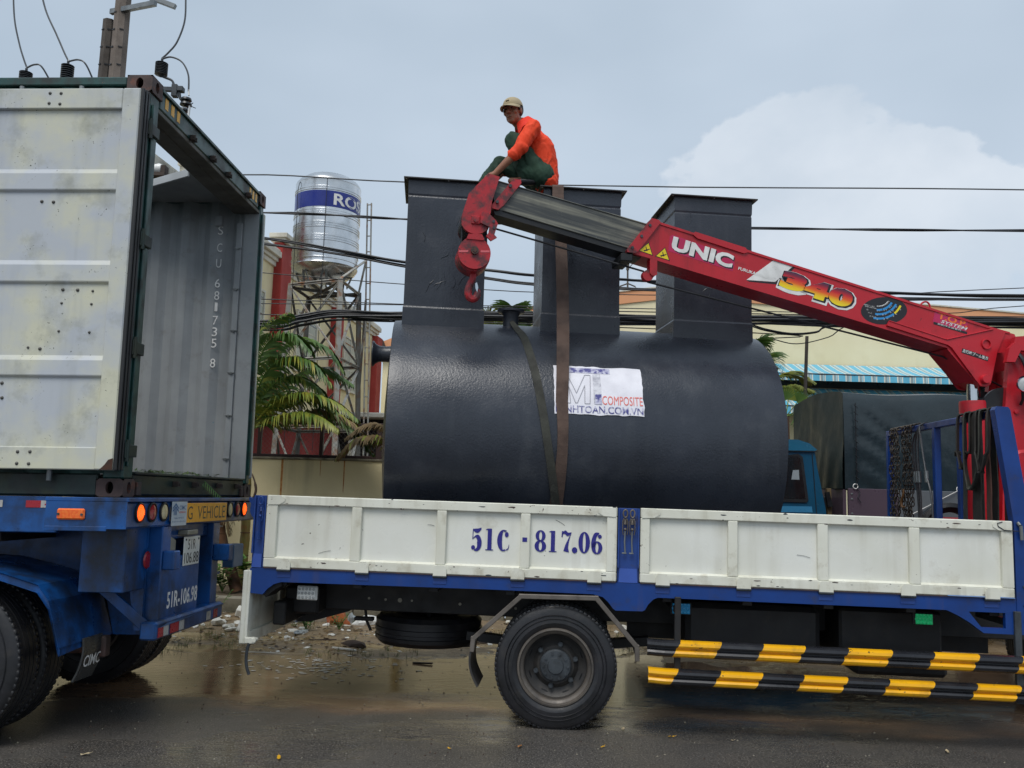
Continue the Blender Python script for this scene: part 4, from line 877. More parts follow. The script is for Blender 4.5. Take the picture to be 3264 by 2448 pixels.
led(.249, .391, .851, .944, .1, LED_W, 'work_lamp'); led(3.072, 3.208, .865, .945, .1, LED_B, 'marker_lamp'); led(4.809, 4.936, .866, .945, .1, LED_G, 'marker_lamp')
# wheels
wr = add_wheel(trk, (2.227, .03, .447 + .007), .447, .225, .272, .12, 6)
for y in (.285, 1.82, 2.07): dup_wheel(wr, trk, (2.227, y, .454))
for y in (.05, 2.05): dup_wheel(wr, trk, (6.9, y, .47))
MB().cyl((2.227, .2, .454), (2.227, 2.1, .454), .08, seg=14).sphere((2.227, 1.16, .454), .2, 16, 10).build('rear_axle', CHASSIS, trk)
MB().bar((1.5, .62, .56), (2.227, .62, .50), .09, .07).bar((2.227, .62, .50), (2.95, .62, .58), .09, .07).build('leaf_spring', CHASSIS, trk)
sp = MB(); sp.lathe([(.24, -.1), (.27, -.118), (.36, -.125), (.42, -.115), (.455, -.08), (.46, -.05), (.452, -.045), (.452, -.02), (.46, -.015), (.46, .02), (.452, .025), (.452, .05), (.455, .08), (.42, .115), (.3, .125), (.24, .1)], 64); sp = sp.build('spare_wheel', TYRE, trk); sp.location = (1.11, 1.1, .535)
MB().lathe([(.25, .08), (.2, .02), (.0005, .02)], 40).build('rim', RIM, sp); MB().box(-.02, .02, -.02, .02, -.1, .3, .004).build('carrier_chain', CHASSIS, sp)
# fender bar and flap
fb = MB(); fp = [(1.613, .545), (1.621, .640), (1.962, .958), (2.513, .967), (2.812, .634), (2.816, .535)]
for i in range(len(fp) - 1): fb.bar((fp[i][0], -.01, fp[i][1]), (fp[i + 1][0], -.01, fp[i + 1][1]), .035, .034, b=.004)
for x, z in fp[1:5]: fb.box(x - .018, x + .018, -.027, .0075, z - .018, z + .018, .006)
fb = fb.build('fender_bar', STEELB, trk)
MB().bar((1.96, .01, .95), (1.96, .5, .93), .03, .03).bar((2.5, .01, .96), (2.5, .5, .93), .03, .03).bar((2.81, .01, .6), (2.81, .5, .62), .03, .03).build('fender_stay', CHASSIS, fb)
ff = MB(); pts = catmull([(1.618, .1, .6), (1.60, .1, .5), (1.615, .1, .4), (1.665, .1, .30)], 6); ff.ribbon([(p.x, .16, p.z) for p in pts], (0, 1, 0), .36, .014); ff.build('mud_flap', mat('flap_rubber', S('#2b2a2a'), S('#3c3a38'), rough=.45), trk)
# guard rails with hazard stripes
def guard(z0, z1, xl, stripes, yoff=-.04):
    h = z1 - z0; prof = [(.03, 1.02), (-.004, .98), (-.022, .88), (-.028, .72), (-.022, .62), (.004, .55), (.004, .47), (-.022, .40), (-.03, .28), (-.022, .12), (-.004, .02), (.03, -.02)]
    xs = sorted({xl, xl + .12, 5.95} | {x for s_ in stripes for x in s_}); mb = MB(); n = len(prof); vs = []
    for x in xs:
        for y, t in prof:
            skew = .0 if x in (xl, 5.95) else (1 - t) * -.065
            if x == xl + .12: skew = 0
            inn = .03 if x == xl else 0; vs.append((x + skew, yoff + y + inn, z0 + t * h))
    for i in range(len(xs) - 1):
        mid = (xs[i] + xs[i + 1]) / 2; mi = 1 if any(a <= mid <= b_ for a, b_ in stripes) else 0
        mb.add([], []); o = len(mb.v)
        if i == 0: mb.v += vs; o = 0
        for k in range(n - 1): mb.f.append([i * n + k, i * n + k + 1, (i + 1) * n + k + 1, (i + 1) * n + k]); mb.m.append(mi); mb.s.append(False)
    g = mb.build('side_guard', [BLK, YEL], trk); return g
guard(.58, .695, 2.885, ((3.122, 3.413), (3.709, 4.0), (4.3, 4.6), (4.888, 5.19), (5.483, 5.78)))
guard(.387, .495, 2.895, ((2.895, 3.109), (3.41, 3.704), (3.991, 4.291), (4.579, 4.883), (5.172, 5.463)))
for x in (3.08, 5.45): MB().box(x, x + .045, -.012, .02, .37, 1.0, .004).box(x, x + .045, .02, .6, .88, .93, .004).build('guard_stay', CHASSIS if x < 4 else HUB, trk)
# tanks and boxes under the bed
MB().box(3.2, 4.2, .3, .95, .52, .93, .04).build('fuel_tank', CHASSIS, trk)
MB().box(4.35, 5.1, .35, .95, .55, .93, .02).build('battery_box', CHASSIS, trk)
MB().box(2.95, 5.6, 1.4, 2.2, .5, .93, .02).box(4.5, 5.2, .5, 1.6, .42, .6, .03).build('far_side_tank', CHASSIS, trk)
MB().cyl((4.0, 1.1, .62), (6.2, 1.1, .72), .055, seg=12).build('propeller_shaft', CHASSIS, trk)
MB().box(2.8, 5.7, .95, 1.0, .55, 1.0, .0).build('underbody_panel', CHASSIS, trk)
# headboard frame across the bed
HBX = 5.5
hbm = MB()
hbm.bar((HBX, .12, 2.425), (HBX, 2.5, 2.42), .055, .055, b=.005)
for y in (2.47, 1.35, .87): hbm.box(HBX - .028, HBX + .028, y - .03, y + .03, 1.07, 2.40, .005)
hbm = hbm.build('headboard', BLUE, trk)
hp = MB(); hp.prism([(5.385, 2.455), (5.465, 2.452), (5.48, 2.43), (5.555, 1.9), (5.60, 1.6), (5.60, .84), (5.475, .84), (5.475, 1.62), (5.37, 2.43)], .005, .08); hp.build('corner_post', BLUE, hbm)
MB().cyl((5.51, -.02, 1.6), (5.515, -.02, 1.5), .012, seg=8).tube([(5.5, .0, 1.62), (5.505, -.02, 1.6)], .012, 8).build('hook_pin', GALV, hbm)
for z in (1.17, 1.04, .93): MB().cyl((5.53, -.006, z), (5.53, .004, z), .012, seg=6).build('bolt', HUB, hbm)

# ================================================================== CRANE (parts of the truck)
BM = frame((4.2, 7.22, 0), rad(9.0)); BX = TM.inverted() @ BM
def cb(mb, name, m, par=None): return mb.build(name, m, par or trk, xf=BX)
def ctext(name, body, O, U, W, m, par, y=-.002, **k): return text(name, body, (O[0], y, O[1]), (U[0], 0, U[1]), (W[0], 0, W[1]), m, par, xf=BX, **k)
bt = lambda x: 3.905 - .235 * (x + 3.1); bb = lambda x: 3.637 - .2262 * (x + 3.33)
boom = MB().prism([(-3.09, bt(-3.09)), (-.1, bt(-.1)), (.1, 3.16), (.14, 3.04), (-.05, 2.99), (-.544, bb(-.544)), (-3.30, bb(-3.30))], 0, .26)
for y0, y1 in ((-.008, .0), (.26, .268)): boom.prism([(-3.09, bt(-3.09) + .004), (-.1, bt(-.1) + .004), (.05, 3.175), (.05, 3.16), (-.1, bt(-.1) - .016), (-3.09, bt(-3.09) - .016)], y0, y1)
boom = cb(boom, 'boom', REDC)
# plates of the root, and weld lines
gp = [(-.545, 3.03), (-.51, 3.008), (-.30, 2.745), (-.255, 2.695), (-.195, 2.69), (-.16, 2.72), (-.085, 2.995), (.0, 3.17), (-.12, 3.19), (-.56, 3.075), (-1.08, 3.205), (-1.10, 3.165)]
for y0 in (-.016, .258): cb(MB().prism(gp, y0, y0 + .018), 'root_plate', REDC, boom)
cb(MB().prism([(-.544, 3.0), (-.30, 2.74), (-.22, 2.70), (-.22, 2.74), (-.29, 2.78), (-.5, 3.02)], .002, .258), 'root_web', REDC, boom)
cb(MB().tube([(-.56, -.018, 3.075), (-.12, -.018, 3.188)], .007, 6).tube([(-1.08, -.016, 3.205), (-.56, -.018, 3.075)], .005, 6), 'weld_bead', REDC, boom)
cb(MB().lathe([(.046, -.02), (.044, -.03), (.036, -.03), (.034, -.02)], 28, (-.19, 0, 3.056), 'y'), 'boss_ring', REDC, boom)
cb(MB().lathe([(.0005, -.05), (.034, -.05), (.038, -.042), (.038, -.01)], 20, (-.222, 0, 2.752), 'y'), 'cylinder_pin', REDC, boom)
cb(MB().prism([(-2.78, bt(-2.78) + .014), (-2.345, bt(-2.345) + .014), (-2.325, bt(-2.33) - .02), (-2.36, bt(-2.345) - .035), (-2.76, bt(-2.76) - .035), (-2.80, bt(-2.79) - .012)], -.015, .02), 'stiffener_pad', REDC, boom)
# collar and lower roller bracket at the mouth
cb(MB().prism([(-3.15, 3.928), (-3.085, 3.915), (-3.075, 3.895), (-3.26, 3.645), (-3.285, 3.628), (-3.35, 3.632), (-3.355, 3.65)], -.02, .28), 'boom_collar', REDW, boom)
for x, z in ((-3.165, 3.865), (-3.31, 3.67), (-3.235, 3.77)): cb(MB().cyl((x, -.028, z), (x, -.018, z), .013, seg=6), 'collar_bolt', HUB, boom)
cb(MB().box(-3.40, -3.30, -.01, .27, 3.56, 3.625, .008), 'wear_pad', BLACKG, boom)
br = cb(MB().prism([(-3.155, 3.6), (-3.095, 3.585), (-3.095, 3.47), (-3.115, 3.455), (-3.14, 3.46), (-3.155, 3.48)], .0, .012).prism([(-3.155, 3.6), (-3.095, 3.585), (-3.095, 3.47), (-3.115, 3.455), (-3.14, 3.46), (-3.155, 3.48)], .07, .082), 'rope_sheave_bracket', REDC, boom)
cb(MB().lathe([(.0005, .015), (.045, .015), (.042, .04), (.046, .066), (.0005, .066)], 24, (-3.165, 0, 3.462), 'y'), 'rope_sheave', REDW, br)
lp = [(-.77, 3.33), (-.745, 3.385), (-.70, 3.40), (-.672, 3.37), (-.665, 3.295)]
cb(MB().tube(catmull([(x, .03, z) for x, z in lp], 6), .008, 8), 'lifting_eye', REDC, boom)
# decals on the boom side
du, dw = (.9734, -.2288), (.2288, .9734)
A_ = lambda L: (du[0] * L, du[1] * L); Bv = lambda L: (dw[0] * L, dw[1] * L)
O = (-2.985, 3.683)
cb(MB().prism([(O[0] - .02, O[1] - .012), (O[0] + .53, O[1] - .142), (O[0] + .545, O[1] - .10), (O[0] + .55, O[1] - .02), (O[0] + .02, O[1] + .125), (O[0] - .005, O[1] + .11)], -.0012, -.0004), 'decal_ground', MAGENTA, boom)
ctext('lettering_shadow', 'UNIC', (O[0] + .008, O[1] - .012), A_(.535), Bv(.118), LBLACK, boom, y=-.0016, bold=.055, space=1.02)
ctext('lettering', 'UNIC', O, A_(.535), Bv(.118), LWHITE, boom, y=-.0022, bold=.05, space=1.02)
ctext('lettering', 'FURUKAWA UNIC', (-2.408, 3.556), A_(.335), Bv(.026), LWHITE, boom, y=-.0026, bold=.025)
cb(MB().prism([(-2.10, 3.655), (-1.93, 3.615), (-2.085, 3.475), (-2.335, 3.475)], -.0014, -.0004), 'decal_slash', LWHITE, boom)
cb(MB().prism([(-2.335, 3.473), (-2.085, 3.473), (-1.93, 3.613), (-1.91, 3.605), (-2.07, 3.455), (-2.31, 3.462)], -.001, -.0002), 'slash_shadow', LBLACK, boom)
YT = mat('warning_yellow', S('#e8cc1e'), S('#dcc01a'), rough=.35, dirt=(S('#6a5a20'), 18, .58, .7, .6))
for (a, b_, c) in (((-3.168, 3.732), (-3.256, 3.655), (-3.131, 3.621)), ((-3.03, 3.70), (-3.115, 3.618), (-2.989, 3.588))):
    cx, cz = (a[0] + b_[0] + c[0]) / 3, (a[1] + b_[1] + c[1]) / 3
    t0 = cb(MB().prism([a, b_, c], -.0012, -.0004), 'warning_sign', LBLACK, boom)
    cb(MB().prism([(cx + (p[0] - cx) * .84, cz + (p[1] - cz) * .84) for p in (a, b_, c)], -.0018, -.0012), 'sign_face', YT, t0)
    cb(MB().prism([(cx - .028, cz - .008), (cx + .025, cz + .008), (cx + .027, cz + .002), (cx - .02, cz - .018)], -.0024, -.0018), 'sign_mark', LBLACK, t0)
    cb(MB().prism([(cx - .01, cz + .022), (cx - .004, cz + .022), (cx + .008, cz - .012), (cx - .002, cz - .012)], -.0028, -.0022), 'sign_mark', LBLACK, t0)
def grad_mat():
    m = bpy.data.materials.new('flame_print'); m.use_nodes = True; nd = m.node_tree.nodes; lk = m.node_tree.links
    a = nd.new('ShaderNodeAttribute'); a.attribute_name = 'grad'; r = nd.new('ShaderNodeValToRGB'); lk.new(a.outputs['Fac'], r.inputs[0]); e = r.color_ramp.elements
    e[0].position = .0; e[0].color = S('#f4e21c') + (1,); e[1].position = 1; e[1].color = S('#4a2a4a') + (1,)
    for p, c in ((.22, '#f2c41a'), (.45, '#e8601c'), (.68, '#c81f2a'), (.86, '#7a2036')): q = e.new(p); q.color = S(c) + (1,)
    lk.new(r.outputs[0], nd['Principled BSDF'].inputs['Base Color']); nd['Principled BSDF'].inputs['Roughness'].default_value = .33; return m
FLAME = grad_mat()
def flame_digit(ch, O, U, W):
    for nm, off, grow, m, y in (('decal_glow', (.008, -.014), .26, LWHITE, -.0019), ('decal_outline', (.006, -.006), .13, LBLACK, -.0027)):
        uv, fs = text_uv(ch, .12 if grow > .2 else .1)
        g = grow / 2; vs = [(O[0] + off[0] + U[0] * (u * (1 + grow) - g) + W[0] * (v * (1 + grow) - g), y, O[1] + off[1] + U[1] * (u * (1 + grow) - g) + W[1] * (v * (1 + grow) - g)) for u, v in uv]
        mb = MB(); mb.v = vs; mb.f = fs; mb.m = [0] * len(fs); mb.s = [False] * len(fs); me = bpy.data.meshes.new(nm); me.from_pydata([tuple(BX @ Vector(v)) for v in vs], [], fs); me.materials.append(m); link(nm, me, boom)
    uv, fs = text_uv(ch, .075, res=6)
    me = bpy.data.meshes.new('numeral'); me.from_pydata([tuple(BX @ Vector((O[0] + U[0] * u + W[0] * v, -.0034, O[1] + U[1] * u + W[1] * v))) for u, v in uv], [], fs); me.materials.append(FLAME)
    at = me.attributes.new('grad', 'FLOAT', 'POINT'); at.data.foreach_set('value', [v for u, v in uv]); link('numeral', me, boom)
Wd = (.055, .142)
flame_digit('3', (-2.06, 3.44), A_(.225), Wd); flame_digit('4', (-1.855, 3.385), A_(.225), Wd); flame_digit('0', (-1.635, 3.335), A_(.21), Wd)
mg = MB().lathe([(.0, .0)], 3); 
# load chart disc
el = lambda cx, cz, rx, rz, n=40, t=rad(7): [(cx + rx * math.cos(2 * math.pi * i / n) * math.cos(t) - rz * math.sin(2 * math.pi * i / n) * math.sin(t), cz + rx * math.cos(2 * math.pi * i / n) * math.sin(t) + rz * math.sin(2 * math.pi * i / n) * math.cos(t)) for i in range(n)]
dsc = cb(MB().prism(el(-1.115, 3.292, .212, .116), -.0014, -.0004), 'load_chart', LBLACK, boom)
CYAN = mat('chart_blue', S('#2d8fd0'), rough=.35); CYEL = mat('chart_yellow', S('#f0d81e'), rough=.35)
def arc(r, a0, a1, th, m):
    mb = MB(); cx, cz = -1.178, 3.43; n = 14; vs = []
    for i in range(n + 1):
        a = rad(a0 + (a1 - a0) * i / n)
        for q in (r, r + th): vs.append((cx + q * math.cos(a) * 1.08, -.002, cz + q * math.sin(a) * .96))
    mb.add(vs, [(2 * i, 2 * i + 1, 2 * i + 3, 2 * i + 2) for i in range(n)]); cb(mb, 'chart_arc', m, dsc)
arc(.105, -92, -32, .004, LWHITE)
for r, segs in ((.132, ((-92, -72, CYAN), (-70, -28, CYAN))), (.170, ((-96, -52, CYAN), (-50, -26, CYAN))), (.208, ((-99, -74, CYAN), (-72, -50, CYAN), (-48, -24, CYEL)))):
    for a0, a1, m in segs: arc(r, a0, a1, .017, m)
for i in range(9):
    a = rad(-92 + i * 7.2)
    for r, s_ in ((.112, .011), (.154, .009), (.191, .010), (.230, .011)):
        if (i * 7 + int(r * 1000)) % 3 == 0 and r > .12: continue
        x, z = -1.178 + r * 1.08 * math.cos(a), 3.43 + r * .96 * math.sin(a)
        ctext('chart_figure', str((i * 3 + int(r * 100)) % 9 + 1) + ('0' if r > .13 else ''), (x, z), (s_, -.001), (.002, s_), LWHITE, dsc, y=-.0026)
for j, (tx, z, w) in enumerate((('空車時ブーム長さ', 3.330, .095), ('RATED LOAD (TON)', 3.314, .1), ('①', 3.288, .014), ('①-②', 3.262, .035), ('①-②-③', 3.235, .06))):
    ctext('chart_caption', tx, (-1.3 + j * .012, z), (w, -.016 * w / .1), (.002, .011), LWHITE, dsc, y=-.0026)
# safety system decal and Japanese caption
O2 = (-.672, 3.222)
pl2 = cb(MB().prism([O2, (O2[0] + .31, O2[1] - .068), (O2[0] + .335, O2[1] + .022), (O2[0] + .025, O2[1] + .092)], -.0012, -.0004), 'system_decal', MAGENTA, boom)
ctext('lettering', 'T.O.P.', (-.628, 3.258), (.275, -.066), (.014, .052), mat('decal_orange', S('#f0782a'), rough=.35), pl2, y=-.0022, bold=.03)
ctext('lettering', 'SYSTEM', (-.60, 3.222), (.235, -.054), (.006, .026), LWHITE, pl2, y=-.0022, bold=.02, shear=.06)
cb(MB().prism([(-.665, 3.205), (-.355, 3.135), (-.352, 3.155), (-.66, 3.225)], -.0018, -.0008), 'caption_strip', LBLACK, pl2)
ctext('lettering', '自動停止装置付', (-.625, 3.203), (.215, -.046), (.003, .015), LWHITE, pl2, y=-.0026)
jp = cb(MB().prism([(-.425, 2.970), (-.181, 2.910), (-.171, 2.947), (-.415, 3.008)], -.0178, -.0168), 'caption_plate', LBLACK, boom)
ctext('lettering', '走行時ブーム後方', (-.418, 2.975), (.236, -.058), (.008, .030), LWHITE, jp, y=-.0186, bold=.012)
# grey telescopic section
et = lambda x: 4.148 - .2105 * (x + 4.40); eb = lambda x: 3.908 - .2225 * (x + 4.37)
ext = MB().prism([(-4.46, et(-4.46)), (-3.08, et(-3.08)), (-3.22, eb(-3.22)), (-4.42, eb(-4.42))], .03, .23)
ext = cb(ext, 'boom_extension', BOOMG)
cb(MB().prism([(-4.44, eb(-4.44)), (-3.22, eb(-3.22)), (-3.22, eb(-3.22) - .045), (-4.42, eb(-4.42) - .045)], .034, .226), 'extension_underside', BLACKG, ext)
for y in (.028, .232): cb(MB().tube([(-4.4, y, et(-4.4) - .003), (-3.1, y, et(-3.1) - .003)], .006, 6).tube([(-4.36, y, eb(-4.36) + .004), (-3.22, y, eb(-3.22) + .004)], .006, 6), 'edge_bead', BOOMG, ext)
# boom head and clamp
cl = cb(MB().prism([(-4.285, 4.168), (-4.225, 4.165), (-4.22, 4.14), (-4.355, 3.945), (-4.40, 3.905), (-4.448, 3.914), (-4.452, 3.94)], .005, .255), 'head_clamp', REDW, ext)
for x, z in ((-4.31, 4.105), (-4.41, 3.965)): cb(MB().cyl((x, -.012, z), (x, .006, z), .014, seg=6), 'clamp_bolt', HUB, cl)
hp_ = [(-4.491, 4.185), (-4.398, 4.165), (-4.455, 3.955), (-4.46, 3.88)] + circ(-4.578, 3.805, .118, 20, -160, 16) + [(-4.685, 3.83), (-4.638, 4.01)]
hd2 = cb(MB().prism(hp_, -.02, .015).prism(hp_, .245, .28).prism([(-4.48, 4.18), (-4.40, 4.16), (-4.46, 3.93), (-4.62, 4.0)], .015, .245), 'boom_head', REDW, trk)
cb(MB().lathe([(.0005, .03), (.115, .03), (.1, .07), (.115, .11), (.1, .15), (.115, .19), (.1, .21), (.115, .235), (.0005, .235)], 32, (-4.578, 0, 3.79), 'y'), 'head_sheave', BLACKG, hd2)
cb(MB().box(-4.612, -4.545, -.034, -.019, 3.765, 3.83, .004, M=None).cyl((-4.578, -.045, 3.797), (-4.578, -.03, 3.797), .02, seg=12), 'axle_keeper', REDW, hd2)
rg = cb(MB().prism([(-4.545, 3.775), (-4.538, 3.85), (-4.525, 3.862), (-4.485, 3.86), (-4.42, 3.80), (-4.405, 3.775), (-4.43, 3.685), (-4.41, 3.665), (-4.455, 3.635), (-4.495, 3.67), (-4.475, 3.70), (-4.47, 3.745)], -.045, -.0205), 'rope_guard', REDW, hd2)
for x, z in ((-4.44, 3.79), (-4.435, 3.74)): cb(MB().cyl((x, -.052, z), (x, -.044, z), .012, seg=10), 'guard_pin', HUB, rg)
# hook block
hbk = MB().prism(circ(-4.578, 3.54, .128, -90, 270, 36)[:-1], -.01, .02).prism(circ(-4.578, 3.54, .128, -90, 270, 36)[:-1], .21, .24).prism(circ(-4.575, 3.525, .125, -90, 270, 30)[:-1], .02, .21)
hbk = cb(hbk, 'hook_block', REDW)
cb(MB().prism([(-4.645, 3.645), (-4.63, 3.685), (-4.525, 3.69), (-4.505, 3.655), (-4.51, 3.642)], -.02, -.0105), 'block_plate', REDW, hbk)
cb(MB().cyl((-4.578, -.035, 3.555), (-4.578, -.008, 3.555), .03, seg=18).cyl((-4.578, -.04, 3.555), (-4.578, -.034, 3.555), .018, seg=6), 'block_pin', RUST, hbk)
sw = MB(); sw.prism([(-4.70, 3.535), (-4.63, 3.54), (-4.625, 3.556), (-4.70, 3.551)], -.0125, -.0102); sw.prism([(-4.53, 3.546), (-4.46, 3.55), (-4.46, 3.566), (-4.53, 3.562)], -.0125, -.0102)
cb(sw, 'block_mark', mat('faded_red', S('#d0646a'), rough=.45), hbk)
for x in (-4.68, -4.475): cb(MB().tube([(x, .06, 3.54), (x + (.01 if x < -4.6 else -.01), .06, 3.80)], .008, 6), 'fall_rope', CABLE, hbk)
hk = [(-4.568, .115, 3.43), (-4.57, .115, 3.37), (-4.585, .115, 3.33), (-4.602, .115, 3.28), (-4.60, .115, 3.225), (-4.572, .115, 3.20), (-4.54, .115, 3.215), (-4.525, .115, 3.26), (-4.528, .115, 3.285)]
cb(MB().tube(catmull(hk, 5), [.026] * 6 + [.026 + .004 * math.sin(i / 30 * 3.1) for i in range(29)] + [.022, .019, .016, .012, .008, .005], 10), 'hook', REDW, hbk)
cb(MB().prism([(-4.553, 3.32), (-4.54, 3.33), (-4.528, 3.29), (-4.535, 3.25), (-4.55, 3.28)], .085, .1), 'safety_latch', CHROME, hbk)
# hoist rope under the boom
cb(MB().tube([(-4.42, .11, 3.785), (-3.19, .05, 3.50)], .008, 6).tube([(-3.16, .05, 3.415), (-.52, .1, 2.95), (.05, .12, 2.72)], .008, 6), 'hoist_rope', CABLE)
# lift cylinder, column, winch
cy = cb(MB().cyl((-.222, .12, 2.75), (-.225, .12, 2.50), .052, seg=24), 'cylinder_rod', CHROME)
cb(MB().lathe([(.06, 2.582), (.112, 2.578), (.115, 2.56), (.115, 1.55), (.1, 1.5), (.0005, 1.5)], 32, (-.225, .12, 0)), 'cylinder_barrel', REDC)
MB().box(5.62, 6.5, .72, 1.62, .95, 1.62, .02).build('crane_base', REDC, trk)
colm = MB().prism([(5.86, 1.62), (6.45, 1.62), (6.42, 2.4), (6.36, 2.9), (6.22, 3.18), (6.02, 3.16), (5.96, 2.95), (5.93, 2.7), (5.9, 2.4)], .98, 1.05).prism([(5.86, 1.62), (6.45, 1.62), (6.42, 2.4), (6.36, 2.9), (6.22, 3.18), (6.02, 3.16), (5.96, 2.95), (5.93, 2.7), (5.9, 2.4)], 1.30, 1.37).box(6.0, 6.42, 1.05, 1.30, 1.6, 2.9, .01)
colm = colm.build('crane_column', REDC, trk)
for x, z in ((6.0, 2.52), (6.1, 2.53)): MB().lathe([(.0005, -.02), (.018, -.018), (.02, 0)], 12, (x, .98, z), 'y').build('column_bolt', REDC, colm)
wch = MB().lathe([(.0005, -.02), (.17, -.02), (.17, .02), (.12, .03), (.12, .27), (.17, .28), (.17, .32), (.0005, .32)], 28, (5.93, 1.05, 2.56), 'y').build('winch', BLACKG, trk)
MB().lathe([(.0005, -.05), (.13, -.05), (.155, -.03), (.155, -.021)], 28, (6.03, .96, 2.05), 'y').build('slew_motor', REDC, trk)
lmp = MB().lathe([(.066, -.0), (.07, -.012), (.066, -.022), (.058, -.018), (.05, -.008)], 28, (6.02, .86, 2.74), 'y').build('work_lamp', CHROME, trk)
MB().lathe([(.056, -.014), (.04, -.02), (.0005, -.024)], 24, (6.02, .86, 2.74), 'y').build('lens', mat('lamp_glass', S('#c4c8c8'), S('#a4a8a8'), ns=30, rough=.12, spec=.7), lmp)
MB().lathe([(.064, .0), (.05, .04), (.02, .06), (.0005, .06)], 24, (6.02, .86, 2.74), 'y').tube([(6.02, .9, 2.70), (6.03, .92, 2.62), (6.03, .96, 2.58)], .012, 8).build('lamp_housing', GASKET, lmp)
for dx in (0, .07): MB().tube(catmull([(6.0 + dx, .93, 3.02), (6.03 + dx, .9, 2.95), (6.06 + dx, .9, 2.85), (6.09 + dx, .9, 2.7), (6.12 + dx, .93, 2.5)], 6), .015, 8).build('hydraulic_hose', CABLE, trk)
MB().prism([(5.98, 3.10), (6.13, 3.02), (6.02, 3.03), (5.97, 2.93), (5.9, 2.93), (5.93, 3.05)], .9, .96).build('valve_cover', REDC, trk)
# cab, mostly out of frame
cabm = MB().prism([(6.55, 1.0), (6.55, 2.55), (6.7, 2.7), (7.6, 2.72), (8.1, 2.5), (8.3, 1.9), (8.35, .75), (7.4, .75), (7.25, 1.0)], .08, 2.3).build('cab', BLUE, trk)
MB().prism([(7.2, 1.75), (7.2, 2.5), (7.75, 2.5), (8.05, 1.75)], .068, .079).build('side_window', GLASSD, cabm)
MB().box(6.543, 6.5495, .5, 1.9, 1.85, 2.4, .002).build('rear_window', GLASSD, cabm)
MB().box(6.535, 6.5495, .45, .5, 1.8, 2.45, .004).box(6.535, 6.5495, 1.9, 1.95, 1.8, 2.45, .004).build('window_trim', BLACKG, cabm)
MB().box(7.14, 7.152, .07, .079, .95, 2.6, 0).build('door_seam', BLACKG, cabm)

# ================================================================== SLINGS AND CHAINS ON THE HEADBOARD
def on_truck(o): o.matrix_world = TM; return o
def drape(name, y, w, zf, zb, m, label, wob=0, cat='webbing sling', grp=None, x0=-.0):
    mb = MB(); X = HBX + x0; r_ = random.Random(int(y * 1000)); top = 2.458
    pts = [(X - .07 - .012 * wob, y + .03 * wob, zf), (X - .065, y + .02 * wob, (zf + top) / 2 - .1), (X - .06, y, top - .14), (X - .052, y, top - .03), (X - .03, y, top), (X, y, top + .007), (X + .03, y, top), (X + .052, y, top - .03), (X + .06, y, top - .2), (X + .07, y + .02, zb)]
    P = catmull(pts, 5); P = [p + V(.006 * noise.noise((p.z * 7, y * 9, 0)), .012 * noise.noise((p.z * 5, y * 11, 4)), 0) for p in P]
    mb.ribbon(P, (.12 * wob, 1, .1), w, .009); return tag(on_truck(mb.build(name, m)), label, cat, grp)
def loop_sling(name, y0, y1, zlow, m, label, w=.06, x0=-.075):
    X = HBX + x0; top = 2.462; mb = MB(); mid = (y0 + y1) / 2
    pts = [(X + .075, y0, top), (X + .03, y0, top - .005), (X + .008, y0, top - .05), (X, y0, top - .3), (X - .01, y0 + (mid - y0) * .3, zlow + .12), (X - .015, mid, zlow), (X - .01, y1 - (y1 - mid) * .3, zlow + .12), (X, y1, top - .3), (X + .008, y1, top - .05), (X + .03, y1, top - .005), (X + .075, y1, top)]
    mb.ribbon(catmull(pts, 6), (.5, .6, 0), w, .01); return tag(on_truck(mb.build(name, m)), label, 'webbing sling')
DARKW = mat('dark_webbing', S('#35322e'), S('#2a2826'), ns=6, rough=.85, dirt=(S('#4a4640'), 8, .55, .7, .5), bump=.0015, bs=160)
BROWNW = mat('red_brown_webbing', S('#5a3a30'), S('#46302a'), ns=6, rough=.85, bump=.0015, bs=160)
loop_sling('webbing_sling', .76, .54, 2.02, DARKW, 'short dark webbing sling looped over the blue headboard, farthest from its slanted post')
loop_sling('webbing_sling', .60, .34, 1.86, STRAPO, 'olive webbing sling hanging in a deep loop over the blue headboard', .075, -.09)
loop_sling('webbing_sling', .38, .19, 1.98, DARKW, 'short dark webbing loop on the blue headboard next to its slanted post', .06, -.1)
drape('webbing_sling', .66, .07, 1.2, 1.3, STRAPO, 'long narrow olive webbing strap hanging straight below the headboard rail', .6)
drape('webbing_sling', .47, .13, 1.2, 1.3, DARKW, 'widest dark webbing strap hanging down the middle of the headboard slings', -.3)
drape('webbing_sling', .27, .075, 1.2, 1.3, BROWNW, 'red-brown webbing strap hanging beside the slanted blue headboard post', .4)
lm = MB().tube([(.0135 * math.cos(a) , 0, .024 * math.sin(a)) for a in [i * math.pi / 6 for i in range(12)]], .0055, 6, closed=True).mesh('link', RUST)
CHN = mat('oily_chain_steel', S('#3a3530'), S('#524a40'), ns=30, rough=.45, metal=.5); lm.materials[0] = CHN
